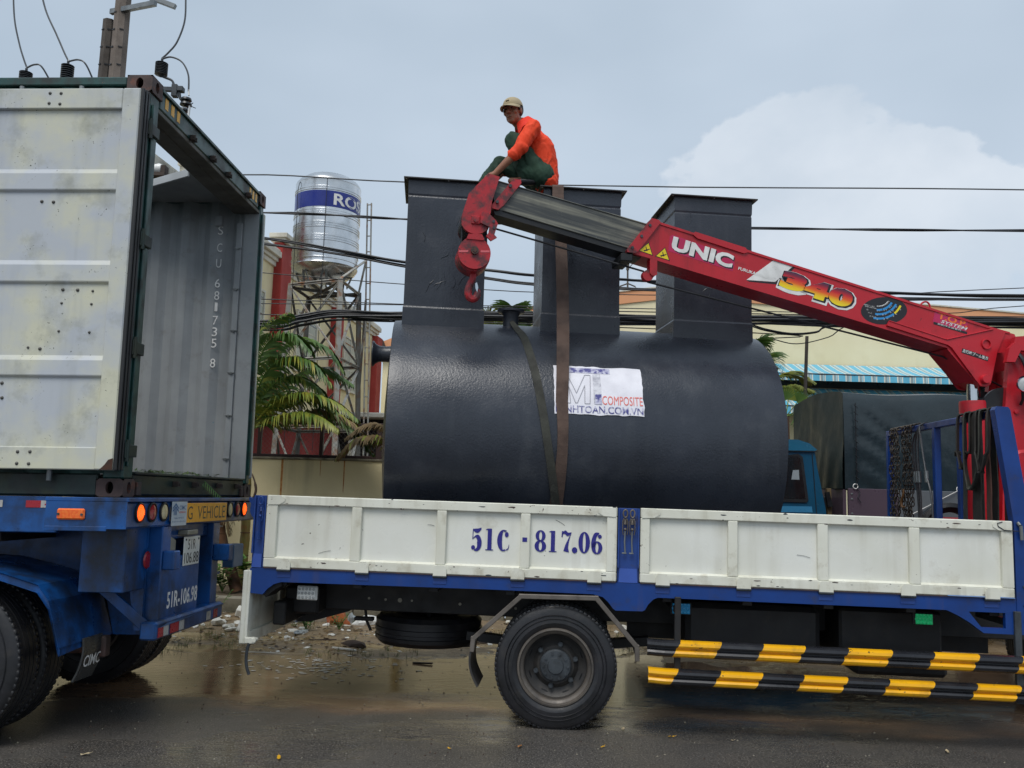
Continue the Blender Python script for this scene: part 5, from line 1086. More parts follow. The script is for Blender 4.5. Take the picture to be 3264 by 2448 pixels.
def chain(y0, y1, label, n=3, seed=1):
    r_ = random.Random(seed); t = thing('chain', label, 'chain', TM @ Matrix.Translation((HBX, (y0 + y1) / 2, 2.45)), 'chains on the headboard')
    for s_ in range(n):
        y = (y0 - y1) * ((s_ + .5) / n - .5); nl = 27
        for k in range(nl):
            o = link('link', lm, t); a = k * .037
            if k < 3: o.location = (.02 - .03 * k, y + .01 * r_.uniform(-1, 1), .012 - .008 * k); o.rotation_euler = (r_.uniform(-.3, .3), 1.4, r_.uniform(-.4, .4))
            else: o.location = (-.062 + .012 * r_.uniform(-1, 1), y + .012 * r_.uniform(-1, 1), -.03 - (k - 3) * .0385); o.rotation_euler = (r_.uniform(-.25, .25), r_.uniform(-.2, .2), (1.57 if k % 2 else 0) + .5 + r_.uniform(-.3, .3))
    return t
c1 = chain(2.30, 2.05, 'bunch of oily chain hanging at the far end of the headboard', 4, 1)
c2 = chain(1.98, 1.74, 'bunch of oily chain with an ochre hook, beside the wire rope slings', 4, 2)
hk = [(0, 0, .03), (-.004, 0, -.02), (-.01, .03, -.08), (-.01, .025, -.125), (-.01, -.01, -.14), (-.01, -.045, -.13)]
ch = MB().tube(catmull(hk, 6), [.006 + .006 * math.sin(i / 30 * 3.14) for i in range(31)], 8).build('chain_hook', mat('ochre_hook', S('#8a6030'), S('#6a4a2a'), rough=.5), c2); ch.location = (-.09, .03, -.62)
wr_ = thing('wire_rope_sling', 'grey wire rope slings with crimped ferrules hanging on the headboard', 'wire rope', TM)
for i, (ya, yb, zb) in enumerate(((1.70, 1.60, 1.2), (1.64, 1.58, 1.2), (1.58, 1.54, 1.2), (1.50, 1.30, 1.2))):
    pts = [(HBX + .01, 1.56, 2.46), (HBX - .05, 1.57, 2.43), (HBX - .07, ya, 2.28), (HBX - .075, (ya + yb) / 2, 2.0), (HBX - .07, yb, 1.75), (HBX - .065, yb, zb)]
    MB().tube(catmull(pts, 6), .009, 6).build('rope', mat('wire_rope', S('#5d5e60'), S('#4a4b4d'), ns=60, rough=.4, metal=.5), wr_)
    MB().cyl((HBX - .075, (ya + yb) / 2 - .004, 2.02), (HBX - .074, (ya + yb) / 2 - .012, 1.92), .018, seg=10).build('ferrule', GALV, wr_)

# ================================================================== SEPTIC TANK
KM = frame((-1.07, 7.673, 2.168), .096, -.00366); KR, KL = 1.036, 3.243
tk = thing('frp_tank', 'big black fibreglass cylinder tank with three square risers on the truck bed', 'tank', KM)
sh = MB(); nx, na = 64, 144; vs = []
for i in range(nx + 1):
    x = KL * i / nx
    for k in range(na):
        a = 2 * math.pi * k / na; e = .004 * noise.noise((x * 1.1, math.cos(a) * 2, math.sin(a) * 2)) + .0025 * noise.noise((x * 3.3, math.cos(a) * 5, math.sin(a) * 5 + 9))
        r = KR + e - (.006 if i in (0, nx) else 0); vs.append((x, -r * math.cos(a), r * math.sin(a)))
sh.add(vs, [(i * na + k, i * na + (k + 1) % na, (i + 1) * na + (k + 1) % na, (i + 1) * na + k) for i in range(nx) for k in range(na)], 0, True)
for x, s_ in ((0, -1), (KL, 1)): sh.lathe([(KR - .006, x), (KR - .02, x + s_ * .004), (KR - .06, x - s_ * .01), (KR * .8, x + s_ * .02), (KR * .4, x + s_ * .05), (.0005, x + s_ * .06)], na, ax='x')
shell = sh.build('shell', TANKM, tk)
def riser(x0, w):
    y0, y1, zt = -.444, .177, 2.225; mb = MB()
    def ringz(z, g, jit=0): return [(x0 - g, y0 - g, z), (x0 + w + g, y0 - g, z), (x0 + w + g, y1 + g, z), (x0 - g, y1 + g, z)]
    rows = [(.75, .004), (.9, .004), (1.085, .003), (1.10, -.003), (1.3, -.003), (2.07, -.001), (2.083, -.005), (2.10, .001), (zt, .003)]
    # walls as subdivided, slightly uneven sheets
    n = 10; vs = []; per = []
    for z, g in rows:
        c = ringz(z, g); loop = []
        for s_ in range(4):
            a, b_ = Vector(c[s_]), Vector(c[(s_ + 1) % 4])
            for k in range(n):
                p = a.lerp(b_, k / n); nn = V(0, -1, 0) if s_ == 0 else V(1, 0, 0) if s_ == 1 else V(0, 1, 0) if s_ == 2 else V(-1, 0, 0)
                loop.append(p + nn * .004 * noise.noise((p.x * 3, p.y * 3 + s_, p.z * 3)))
        vs += loop
    m_ = 4 * n
    mb.add(vs, [(i * m_ + k, i * m_ + (k + 1) % m_, (i + 1) * m_ + (k + 1) % m_, (i + 1) * m_ + k) for i in range(len(rows) - 1) for k in range(m_)])
    r = mb.build('riser', TANKM, tk)
    f = MB().box(x0 - .043, x0 + w + .043, y0 - .043, y1 + .043, zt + .0, zt + .012, .002).build('riser_flange', TANKW, r)
    for bx, by in ((x0 - .022, y0 - .022), (x0 + w + .022, y0 - .022), (x0 - .022, y1 + .022), (x0 + w * .5, y0 - .026), (x0 + w + .022, y1 + .022)):
        MB().cyl((bx, by, zt - .003), (bx, by, zt - .001), .006, seg=8).build('bolt_hole_light', LWHITE, f)  # white disc painted as sky showing through the bolt hole
    # laminate wrinkles
    rr = random.Random(int(x0 * 100))
    for k in range(9 if x0 < .5 else 5):
        z = rr.uniform(1.2, 2.0); x = x0 + rr.uniform(.12, w - .2); pts = []; ang = rr.uniform(.9, 1.3)
        for j in range(7):
            pts.append((x, y0 + .001 + rr.uniform(-.001, .001), z)); L = rr.uniform(.012, .03); x += L * math.cos(ang); z += L * math.sin(ang); ang += rr.uniform(-.5, .5)
        MB().tube(pts, [.0015, .003, .004, .003, .0045, .003, .0012], 6).build('laminate_wrinkle', TANKM, r)
    return r
riser(.069, .696); riser(1.265, .697); riser(2.451, .718)
nz = MB().lathe([(.0005, 1.135), (.12, 1.135), (.122, 1.128), (.12, 1.114), (.085, 1.108), (.068, 1.08), (.068, .98), (.078, .93)], 32, (1.015, -.3, 0)).build('top_nozzle', TANKM, tk)
nz2 = MB(); nz2.lathe([(.0005, -.185), (.075, -.185), (.11, -.18), (.112, -.172), (.085, -.15), (.07, -.12), (.068, -.06), (.075, -.01), (.08, .02)], 32, (0, -.3, .69), 'x'); nz2.build('end_nozzle', TANKM, tk)
# painted label following the curve
def onK(x, deg, lift=.004): a = rad(deg); r = KR + lift; return V(x, -r * math.cos(a), r * math.sin(a))
lb = MB(); n1, n2 = 24, 12; vs = []
for j in range(n2 + 1):
    for i in range(n1 + 1):
        u, v = i / n1, j / n2; x = 1.322 + .725 * u; d = 9.3 + 24.0 * v; e = 1 if (i in (0, n1) or j in (0, n2)) else 0
        x += e * .010 * noise.noise((d * .9, x * 9, 1)); d += e * (.7 * noise.noise((x * 14, d, 5))); vs.append(onK(x, d, .0065))
lb.add(vs, [(j * (n1 + 1) + i, j * (n1 + 1) + i + 1, (j + 1) * (n1 + 1) + i + 1, (j + 1) * (n1 + 1) + i) for j in range(n2) for i in range(n1)], 0, True)
lb = lb.build('painted_label', PAPER, tk)
def ktext(body, x0, x1, d0, d1, m, name='lettering', lift=.0095, **k):
    uv, fs = text_uv(body, **k); me = bpy.data.meshes.new(name); me.from_pydata([tuple(onK(x0 + (x1 - x0) * u, d0 + (d1 - d0) * v, lift)) for u, v in uv], [], fs); me.materials.append(m); return link(name, me, lb)
def kquad(x0, x1, d0, d1, m, name, lift=.0090, nn=6):
    mb = MB(); vs = [onK(x0 + (x1 - x0) * i, d0 + (d1 - d0) * j / nn, lift) for j in range(nn + 1) for i in (0, 1)]; mb.add(vs, [(2 * j, 2 * j + 1, 2 * j + 3, 2 * j + 2) for j in range(nn)]); return mb.build(name, m, lb)
kquad(1.40, 1.785, 29.6, 32.4, NAVYF, 'emblem_bar'); kquad(1.64, 1.703, 14.0, 29.5, GREYF, 'emblem_stem'); kquad(1.65, 1.703, 14.0, 18.8, NAVYF, 'emblem_foot', .0105)
def kline(pts, name, m, w=.005):
    pts = [(a[0] + (c[0] - a[0]) * q / 5, a[1] + (c[1] - a[1]) * q / 5) for a, c in zip(pts, pts[1:]) for q in range(5)] + [pts[-1]]; P = [Vector(onK(x, d, .0105)) for x, d in pts]; mb = MB()
    for a, b_ in zip(P, P[1:]):
        t = (b_ - a).normalized(); nn = (a - V(a.x, 0, 0)).normalized(); sd_ = t.cross(nn) * w / 2; mb.add([a - sd_, a + sd_, b_ + sd_, b_ - sd_], [(0, 1, 2, 3)])
    return mb.build(name, m, lb)
kline([(1.41, 14.2), (1.38, 28.3), (1.43, 28.3), (1.50, 19), (1.575, 28.5), (1.62, 28.5), (1.607, 14.2), (1.565, 14.2), (1.57, 23), (1.505, 14.4), (1.49, 14.4), (1.44, 22), (1.45, 14.2), (1.41, 14.2)], 'emblem_outline', mat('outline_grey', S('#9a9aa2'), rough=.5))
ktext('COMPOSITE', 1.708, 2.038, 14.0, 18.2, REDT, bold=.0); ktext('MINHTOAN.COM.VN', 1.33, 2.04, 9.9, 13.2, NAVYF, bold=.01)
# lashing straps over the tank
def tang(yp, zp):                                # angle on the shell where a strap from (yp, zp) touches
    d = math.hypot(yp, zp); return math.atan2(zp, -yp) - math.acos(min(1, KR / d))
P = []; yp, zp = -.5, 2.19; a_t = tang(yp, zp)
P += [(1.385, -.2, 2.252), (1.383, -.35, 2.250), (1.381, -.48, 2.245), (1.38, -.497, 2.225), (1.38, yp - .006, 2.15)]
for i in range(1, 8): t = i / 8; e = onK(1.38, math.degrees(a_t), .008); P.append((1.38 + .045 * t * (1 - t) * 2, (yp - .006) + (e.y - yp) * t, 2.15 + (e.z - 2.15) * t))
for i in range(0, 16): P.append(tuple(onK(1.38 + .010 * math.sin(i * .35), math.degrees(a_t) - i * 3.9, .008)))
sb = MB(); sb.ribbon(P, (1, 0, 0), [.10] * 5 + [.095 + .01 * math.sin(i * .4) for i in range(len(P) - 8)] + [.085, .075, .06], .006)
tag(sb.build('lashing_strap', STRAPB), 'brown webbing strap running down from the middle riser over the tank', 'strap').matrix_world = KM
P = [(1.015, -.375, 1.02), (1.03, -.42, .985)] ; 
for x, d in ((1.06, 62), (1.10, 53), (1.139, 39), (1.175, 27), (1.207, 16), (1.238, 6), (1.269, -4), (1.305, -14), (1.342, -24.6), (1.371, -33), (1.385, -42)): P.append(tuple(onK(x, d, .012)))
P = catmull(P, 4); s2 = MB(); s2.ribbon(P, (1, -.1, .25), [.035 + .03 * min(1, i / 12) for i in range(len(P))], .006)
tag(s2.build('lashing_strap', STRAPO), 'narrow olive webbing strap slanting from the top nozzle down the tank', 'strap').matrix_world = KM
# timber cradle under the tank
for x in (.5, 2.6):
    for s_ in (-1, 1): MB().prism([(s_ * .35, -1.09), (s_ * .75, -1.09), (s_ * .75, -.75), (s_ * .42, -.99)], x - .05, x + .05, 'yz').build('cradle', WOODB, tk)

# ================================================================== SEATED MAN
def remesh(mb, vox, name, m, smooth=6, disp=None):
    me = mb.mesh(name, m); o = bpy.data.objects.new(name, me); COL.objects.link(o)
    r = o.modifiers.new('r', 'REMESH'); r.mode = 'VOXEL'; r.voxel_size = vox; r.use_smooth_shade = True
    s_ = o.modifiers.new('s', 'SMOOTH'); s_.iterations = smooth; s_.factor = .5
    dg = bpy.context.evaluated_depsgraph_get(); me2 = bpy.data.meshes.new_from_object(o.evaluated_get(dg)); bpy.data.objects.remove(o); bpy.data.meshes.remove(me)
    me2.name = name
    if disp:
        nv = len(me2.vertices); co = [0.0] * (3 * nv); no = [0.0] * (3 * nv); me2.vertices.foreach_get('co', co); me2.vertices.foreach_get('normal', no)
        for i in range(nv):
            d = disp(V(*co[3 * i:3 * i + 3]))
            for k in range(3): co[3 * i + k] += no[3 * i + k] * d
        me2.vertices.foreach_set('co', co)
    if disp:
        bm = bmesh.new(); bm.from_mesh(me2)
        for _ in range(2): bmesh.ops.smooth_vert(bm, verts=bm.verts, factor=.5, use_axis_x=True, use_axis_y=True, use_axis_z=True)
        bm.to_mesh(me2); bm.free()
    me2.polygons.foreach_set('use_smooth', [True] * len(me2.polygons))
    if not me2.materials: me2.materials.append(m)
    return me2
def cap(mb, a, ra, b_, rb, n=6, flat=1.0):
    a, b_ = Vector(a), Vector(b_); pts = []; rs = []; d = (b_ - a).normalized()
    for i in range(4): t = math.pi / 2 * (1 - i / 4); pts.append(a - d * ra * math.sin(t)); rs.append(max(.0008, ra * math.cos(t)))
    for i in range(n + 1): pts.append(a.lerp(b_, i / n)); rs.append(ra + (rb - ra) * i / n)
    for i in range(1, 5): t = math.pi / 2 * i / 4; pts.append(b_ + d * rb * math.sin(t)); rs.append(max(.0008, rb * math.cos(t)))
    mb.tube(pts, rs, 14, flat=flat)
# joints in world metres
HIP = V(.215, 7.47, 4.53); CHEST = V(.17, 7.47, 4.80); NECK = V(.045, 7.43, 5.005); HEADC = V(-.058, 7.395, 5.105)
SHL = V(.125, 7.295, 4.925); SHR = V(.10, 7.63, 4.915); ELL = V(.015, 7.235, 4.70); WRL = V(-.20, 7.25, 4.468); HANDL = V(-.285, 7.255, 4.425)
ELR = V(-.08, 7.62, 4.70); WRR = V(-.24, 7.52, 4.48); HANDR = V(-.3, 7.5, 4.44)
HPL = V(.19, 7.38, 4.52); KNL = V(-.055, 7.36, 4.83); ANL = V(.10, 7.36, 4.47); HPR = V(.19, 7.57, 4.52); KNR = V(-.165, 7.55, 4.68); ANR = V(-.30, 7.55, 4.47)
man = thing('person', 'man in orange shirt, green trousers and khaki cap sitting on the tank risers', 'person', Matrix.Translation(HIP - V(0, 0, .11)))
OFF = Matrix.Translation(-(HIP - V(0, 0, .11)))
fd = V(-.46, -.87, -.14).normalized(); upv = V(-.15, -.10, 1.0); upv = (upv - fd * upv.dot(fd)).normalized(); rt_ = fd.cross(upv)      # face direction, up, his right
HM = Matrix(((rt_.x, fd.x, upv.x, HEADC.x), (rt_.y, fd.y, upv.y, HEADC.y), (rt_.z, fd.z, upv.z, HEADC.z), (0, 0, 0, 1)))
def H(x, y, z): return HM @ V(x, y, z)
b = MB()
def hs_(c, r, sc): 
    o = len(b.v); b.sphere((0, 0, 0), r, 20, 14)
    for i in range(o, len(b.v)): x, y, z = b.v[i]; b.v[i] = tuple(H(c[0] + x * sc[0], c[1] + y * sc[1], c[2] + z * sc[2]))
hs_((0, -.012, .035), .092, (.86, 1.08, .92)); hs_((0, .018, -.035), .07, (.86, .95, 1.15)); hs_((0, .055, -.09), .034, (1.0, .8, .75)); hs_((0, .03, -.06), .055, (1.02, .9, .9))
for sx in (-1, 1): hs_((sx * .040, .055, -.018), .028, (1, .8, .8)); hs_((sx * .030, .078, .032), .022, (1.3, .6, .45)); hs_((sx * .076, -.012, .0), .026, (.38, .75, 1.15))
cap(b, H(0, .085, .02), .010, H(0, .104, -.022), .015); hs_((-.013, .092, -.027), .010, (1, 1, .8)); hs_((.013, .092, -.027), .010, (1, 1, .8))
hs_((0, .083, -.058), .017, (1.5, .6, .38)); hs_((0, .08, -.070), .017, (1.3, .65, .45))
cap(b, NECK + V(.02, .01, -.05), .060, H(0, -.03, -.06), .052)
cap(b, HIP + V(.02, 0, .02), .095, CHEST + V(.015, 0, 0), .11); cap(b, CHEST + V(.01, 0, 0), .11, NECK + V(.04, .01, -.07), .075); cap(b, SHR, .06, SHL, .06)
for sh_, el_, wr2 in ((SHL, ELL, WRL), (SHR, ELR, WRR)): cap(b, sh_, .052, el_, .043); cap(b, el_, .043, wr2, .027)
for hp2, kn, an in ((HPL, KNL, ANL), (HPR, KNR, ANR)): cap(b, hp2, .085, kn, .06); cap(b, kn, .058, an, .04); cap(b, an + V(.02, 0, -.02), .035, an + V(-.16, -.02, -.03), .028)
def hand(wr2, hd_, fing, thumb_side):
    d = (hd_ - wr2).normalized(); sd2 = V(0, 1, 0) - d * d.y; sd2.normalize(); nn = d.cross(sd2)
    if nn.z > 0: nn = -nn
    cap(b, wr2, .026, wr2 + d * .05, .03); 
    for k in range(4):
        o = (k - 1.5) * .019; p0 = wr2 + d * .045 + sd2 * o; p1 = wr2 + d * .088 + sd2 * o * 1.1; L = (.032, .037, .035, .026)[k]
        cap(b, p0, .0135, p1, .0115); p2 = p1 + (d * .8 + nn * .55).normalized() * L; p3 = p2 + (d * .15 + nn).normalized() * L * .75; cap(b, p1, .010, p2, .009); cap(b, p2, .009, p3, .0078)
    q0 = wr2 + d * .02 + sd2 * thumb_side * .026; q1 = q0 + (d * .55 + sd2 * thumb_side * .8).normalized() * .04; q2 = q1 + (d * .9 + nn * .4).normalized() * .032; cap(b, q0, .0145, q1, .0118); cap(b, q1, .0115, q2, .009)
hand(WRL, HANDL, 0, 1); hand(WRR, HANDR, 0, -1)
body = link('body', remesh(b, .0055, 'body', SKIN, 3), man); body.matrix_local = OFF
# shirt with collar and rolled sleeves
b = MB(); cap(b, HIP + V(.04, 0, .0), .122, CHEST + V(.02, 0, -.02), .142); cap(b, CHEST + V(.01, 0, 0), .14, NECK + V(.045, .015, -.085), .095); cap(b, SHR + V(0, .0, -.015), .074, SHL + V(.0, .0, -.015), .074); cap(b, HIP + V(.045, -.03, -.05), .11, HIP + V(.045, .05, -.05), .11)
cap(b, NECK + V(.03, .01, -.06), .078, NECK + V(.005, .0, -.005), .066)
cap(b, SHL, .074, ELL + V(.0, 0, .0), .060); cap(b, ELL + V(.01, 0, .01), .062, ELL + (WRL - ELL) * .25, .052); cap(b, ELL + (WRL - ELL) * .16, .058, ELL + (WRL - ELL) * .25, .060); cap(b, SHR, .08, ELR, .06); cap(b, ELR, .062, ELR + (WRR - ELR) * .3, .055)
def folds(amp, fx, seed):
    def f(p):
        q = V(p.x + p.z * .5, p.y * .6, p.z - p.x * .5) * fx; a = noise.noise((q.x + seed, q.y, q.z * .55)); c = noise.noise((q.x * 2.1, q.y * 2.1 + seed, q.z * 1.1)); return amp * ((1 - min(1, abs(a) * 5)) * 1.0 - .2) + amp * .6 * ((1 - min(1, abs(c) * 4)) - .3)
    return f
shirt = link('shirt', remesh(b, .006, 'shirt', ORANGE, 5, folds(.0075, 9, 1)), body)
cb_ = MB(); ring_ = []                            # collar: a stood-up band, open at the throat
cen = NECK + V(.008, .002, -.012); axn = (H(0, -.03, 0) - (NECK + V(.03, .01, -.06))).normalized(); xn = (V(-1, -.3, 0) - axn * V(-1, -.3, 0).dot(axn)).normalized(); yn = axn.cross(xn)
for i in range(25):
    a = rad(22 + 316 * i / 24); o_ = xn * math.cos(a) + yn * math.sin(a); ring_.append((cen + o_ * .062 + axn * .040, cen + o_ * .071 - axn * .0, cen + o_ * .080 + axn * .050, cen + o_ * .112 - axn * .018 - (V(0, 0, .03) if i in (0, 1, 23, 24) else V(0, 0, 0))))
vs = [p for q in ring_ for p in (q[0], q[2], q[3])]
cb_.add(vs, [(3 * i + k, 3 * i + k + 1, 3 * i + 4 + k, 3 * i + 3 + k) for i in range(24) for k in (0, 1)], 0, True)
link('collar', cb_.mesh('collar', mat('orange_collar', S('#f2381f'), S('#e0301a'), rough=.8)), body)
b = MB(); cap(b, HPL + V(.01, 0, -.01), .10, KNL + V(.015, 0, -.005), .070); cap(b, KNL, .070, ANL + V(-.03, 0, .03), .066); cap(b, HPR, .10, KNR, .070); cap(b, KNR, .07, ANR + V(.01, 0, .02), .072); cap(b, HIP + V(0, -.05, -.005), .125, HIP + V(0, .06, -.005), .125); cap(b, HPL + V(-.02, -.01, -.03), .07, ANL + V(-.02, -.01, .05), .07)
link('trousers', remesh(b, .006, 'trousers', GREENT, 5, folds(.0075, 8, 5)), body)
for an in (ANL, ANR):
    s_ = MB(); cap(s_, an + V(.03, 0, -.025), .042, an + V(-.13, -.015, -.035), .036, flat=.85); link('shoe', remesh(s_, .008, 'shoe', BLACKG, 3), body)
# cap with brim, hair, eyes
c_ = MB(); vs = []; nr = 10; ns_ = 36
for i in range(nr + 1):
    t = math.pi / 2 * i / nr
    for k in range(ns_):
        a = 2 * math.pi * k / ns_; rx, ry = .089, .108; w = 1.0 + .05 * (1 if i < 3 else 0); e = 1 + .012 * noise.noise((math.cos(a) * 2.5, math.sin(a) * 2.5, i * .5))
        vs.append(H(rx * math.cos(a) * math.cos(t) ** .8 * e, -.010 + ry * math.sin(a) * math.cos(t) ** .8 * e, .046 + .088 * math.sin(t)))
c_.add(vs, [(i * ns_ + k, i * ns_ + (k + 1) % ns_, (i + 1) * ns_ + (k + 1) % ns_, (i + 1) * ns_ + k) for i in range(nr) for k in range(ns_)], 0, True)
cap_o = link('cap', c_.mesh('cap', KHAKI), body)
br_ = MB(); vs = []; n = 18
for lay in (0, .006):
    for i in range(n + 1):
        a = rad(12 + 156 * i / n); c, s_ = math.cos(a), math.sin(a)
        for rr2 in (0, .5, 1): ex = .085 * s_ ** .8 * rr2; x = .088 * c * (1 + .02 * rr2); y = -.010 + .106 * s_ + ex; z = .050 - .032 * rr2 * s_ - .020 * (c ** 2) * (.4 + rr2) - lay; vs.append(H(x, y, z))
m_ = 3 * (n + 1); fs = []
for L_ in (0, 1):
    for i in range(n):
        for k in (0, 1): fs.append((L_ * m_ + 3 * i + k, L_ * m_ + 3 * i + k + 1, L_ * m_ + 3 * i + 4 + k, L_ * m_ + 3 * i + 3 + k))
for i in range(n): fs.append((3 * i + 2, m_ + 3 * i + 2, m_ + 3 * i + 5, 3 * i + 5))
br_.add(vs, fs, 0, True); link('brim', br_.mesh('brim', KHAKI), cap_o)
pt = MB(); pt.box(-.016, .016, .086, .0945, .076, .087, .002, 0, HM); link('cap_patch', pt.mesh('cap_patch', mat('patch_brown', S('#4a4030'), rough=.8)), cap_o)
h_ = MB(); o = len(h_.v); h_.sphere((0, 0, 0), .094, 20, 14)
for i in range(o, len(h_.v)): x, y, z = h_.v[i]; h_.v[i] = tuple(H(x * .875, -.036 + y * .92, .03 + z * .88))
for sx in (-1, 1): h_.sphere(tuple(H(sx * .075, .018, .02)), .016, 8, 6, sc=(.8, .8, 1.5))
link('hair', h_.mesh('hair', HAIR), body)
EYE = mat('eye_dark', S('#1a1310'), rough=.25); BROW = mat('brow_dark', S('#1c1613'), rough=.8)
for sx in (-1, 1):
    link('eye', MB().sphere(tuple(H(sx * .031, .080, .012)), .0085, 10, 8, sc=(1.1, 1, .7)).mesh('eye', EYE), body)
    link('eyebrow', MB().tube([H(sx * .014, .092, .030), H(sx * .032, .090, .035), H(sx * .05, .078, .030)], .0042, 6).mesh('eyebrow', BROW), body)
link('mouth', MB().tube([H(-.022, .088, -.0635), H(0, .0945, -.0640), H(.022, .088, -.0635)], .0022, 6).mesh('mouth', mat('lip_line', S('#4a2a24'), rough=.6)), body)

# ================================================================== BACKGROUND: WALL AND FENCE
WM = frame((-3.9, 13.3, 0), rad(-4.0))
wall = thing('boundary_wall', 'low cream rendered wall with rust runs behind the trucks', 'wall', WM)
MB().box(-9, 5.5, 0, .15, 0, 2.09, .006).build('render_face', CREAM, wall)
MB().box(-9, 5.5, -.02, .17, 2.09, 2.125, .006).build('coping', mat('coping_stained', S('#9a927c'), S('#6e6858'), ns=5, rough=.85, dirt=(S('#3a382e'), 7, .5, .66, .7)), wall)
RS = mat('rust_stain', S('#a8672c'), S('#c99a5c'), ns=14, mixp=(.4, .68), rough=.85)
for x, w, h in ((.40, .035, 1.2), (1.37, .022, .5), (-.6, .03, .7), (1.0, .012, .25), (2.05, .014, .3)):
    MB().prism([(x - w * .5, 2.088), (x + w * .5, 2.088), (x + w * .4, 2.088 - h * .6), (x + w * .12, 2.088 - h), (x - w * .3, 2.088 - h * .9)], -.0016, -.0004).build('rust_run', RS, wall)
fence = thing('mesh_fence', 'dark brown chain-link fence panels standing on the cream wall', 'fence', WM)
for x in (-3.6, -1.8, .0, .98, 1.9, 3.2): MB().box(x - .028 - (.03 if x == 1.9 else 0), x + .028, .03, .09, 2.125, 2.66, .004).build('post', FENCEM, fence)
for z in (2.15, 2.655): MB().box(-4, 3.4, .035, .085, z - .022, z + .022, .004).build('rail', FENCEM, fence)
for x0, x1 in ((-3.57, -1.83), (-1.77, -.03), (.03, .95), (1.01, 1.83), (1.94, 3.17)):
    mb = MB(); st = .072; z0, z1 = 2.17, 2.635; H_ = z1 - z0; k = x0 - H_
    while k < x1:
        for sg in (1, -1):
            a, b_ = (k, k + H_); xa, xb = max(a, x0), min(b_, x1)
            if xa < xb:
                za, zb = (z0 + xa - a, z0 + xb - a) if sg > 0 else (z1 - (xa - a), z1 - (xb - a)); mb.tube([(xa, .06 + sg * .0015, za), (xb, .06 + sg * .0015, zb)], .0017, 3, caps=False)
        k += st
    mb.build('wire_mesh', WIRE, fence)

# ================================================================== WATER TOWER AND STEEL TANK
TC = V(-4.12, 18.2, 0); TOP = [V(-3.598, 17.3, 5.95), V(-3.443, 18.6, 5.95), V(-4.666, 19.1, 5.95), V(-4.775, 17.9, 5.95)]
tw = thing('water_tower', 'rusty white angle-steel tower with ladder holding the steel tank', 'tower', Matrix.Translation(TC))
def tp(i, z): c = TOP[i % 4]; k = 1 + (5.95 - z) * .055; return V(TC.x + (c.x - TC.x) * k, TC.y + (c.y - TC.y) * k, z) - TC
def ang(p, q, name, m=ANGLE, w=.07): return MB().bar(p, q, w, w * .35, up=(.3, .3, 1)).bar(Vector(p) + V(0, 0, -w * .3), Vector(q) + V(0, 0, -w * .3), w * .3, w * .8, up=(.3, .3, 1)).build(name, m, tw)
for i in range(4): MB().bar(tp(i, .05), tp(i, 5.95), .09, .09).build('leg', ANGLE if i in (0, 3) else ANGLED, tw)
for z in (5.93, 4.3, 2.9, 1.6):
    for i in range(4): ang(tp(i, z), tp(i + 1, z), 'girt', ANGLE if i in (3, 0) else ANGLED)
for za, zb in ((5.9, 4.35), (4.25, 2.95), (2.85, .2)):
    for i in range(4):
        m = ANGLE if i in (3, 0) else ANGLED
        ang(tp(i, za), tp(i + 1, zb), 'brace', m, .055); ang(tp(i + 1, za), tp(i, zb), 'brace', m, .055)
ang(tp(0, 5.88), tp(2, 5.88), 'platform_beam', ANGLED); ang(tp(1, 5.88), tp(3, 5.88), 'platform_beam', ANGLED)
for k in (.33, .66):
    ang(tp(0, 5.98).lerp(tp(3, 5.98), k), tp(1, 5.98).lerp(tp(2, 5.98), k), 'platform_beam', ANGLED)
# ladder
lx = MB(); l0, l1 = V(-3.35, 18.6, 8.0) - TC, V(-3.10, 18.6, .1) - TC; lw = V(.11, -.12, -.03)
ld = MB().tube([l0, l1], .018, 6).tube([l0 + lw, l1 + lw], .018, 6).build('ladder', ANGLE, tw)
for k in range(22): p = l0.lerp(l1, (k + .1) / 22); MB().tube([p, p + lw], .013, 6).build('rung', ANGLE, ld)
ang(tp(1, 5.95), l0.lerp(l1, .16), 'ladder_stay', ANGLE, .05); ang(tp(0, 5.95), l0.lerp(l1, .17) + V(0, -.1, 0), 'ladder_stay', ANGLE, .05); ang(tp(1, 4.3), l0.lerp(l1, .36), 'ladder_stay', ANGLE, .05); ang(tp(1, 3.4), l0.lerp(l1, .28), 'ladder_stay', ANGLED, .06)
wt_ = thing('steel_water_tank', 'shiny ribbed stainless water tank with a blue name band', 'water tank', Matrix.Translation((-4.14, 18.2, 0)))
prof = [(.0005, 8.44), (.25, 8.43), (.5, 8.37), (.64, 8.27), (.69, 8.2), (.70, 8.17), (.705, 8.165), (.70, 8.15)]
z = 8.15
def ribs(zs):
    out = []
    for zz in zs: out += [(.70, zz + .02), (.712, zz + .012), (.712, zz - .012), (.70, zz - .02)]
    return out
prof += ribs((7.99, 7.94)) + [(.70, 7.90), (.70, 7.55)] + ribs((7.50, 7.45, 7.40)) + ribs((7.22, 7.17, 7.12)) + ribs((6.94, 6.89, 6.84)) + ribs((6.66, 6.61)) + ribs((6.46,)) + [(.70, 6.38), (.708, 6.36), (.70, 6.34), (.64, 6.25), (.5, 6.15), (.3, 6.08), (.0005, 6.06)]
MB().lathe(prof, 72).build('tank_body', INOX, wt_)
MB().cyl((-.1, 0, 8.4), (-.1, 0, 8.52), .035, seg=10).build('vent_pipe', LWHITE, wt_)
MB().lathe([(.704, 7.90), (.7045, 7.89), (.7045, 7.56), (.704, 7.55)], 72).build('name_band', mat('band_blue', S('#1d2a7c'), S('#243388'), ns=3, rough=.25, spec=.5), wt_)
uv, fs = text_uv('ROSSI', .025); mb = MB()
a0, a1 = rad(-68), rad(20)
def cyl_pt(u, v, r): a = a0 + (a1 - a0) * u; return (r * math.cos(a), r * math.sin(a), 7.595 + .255 * v)
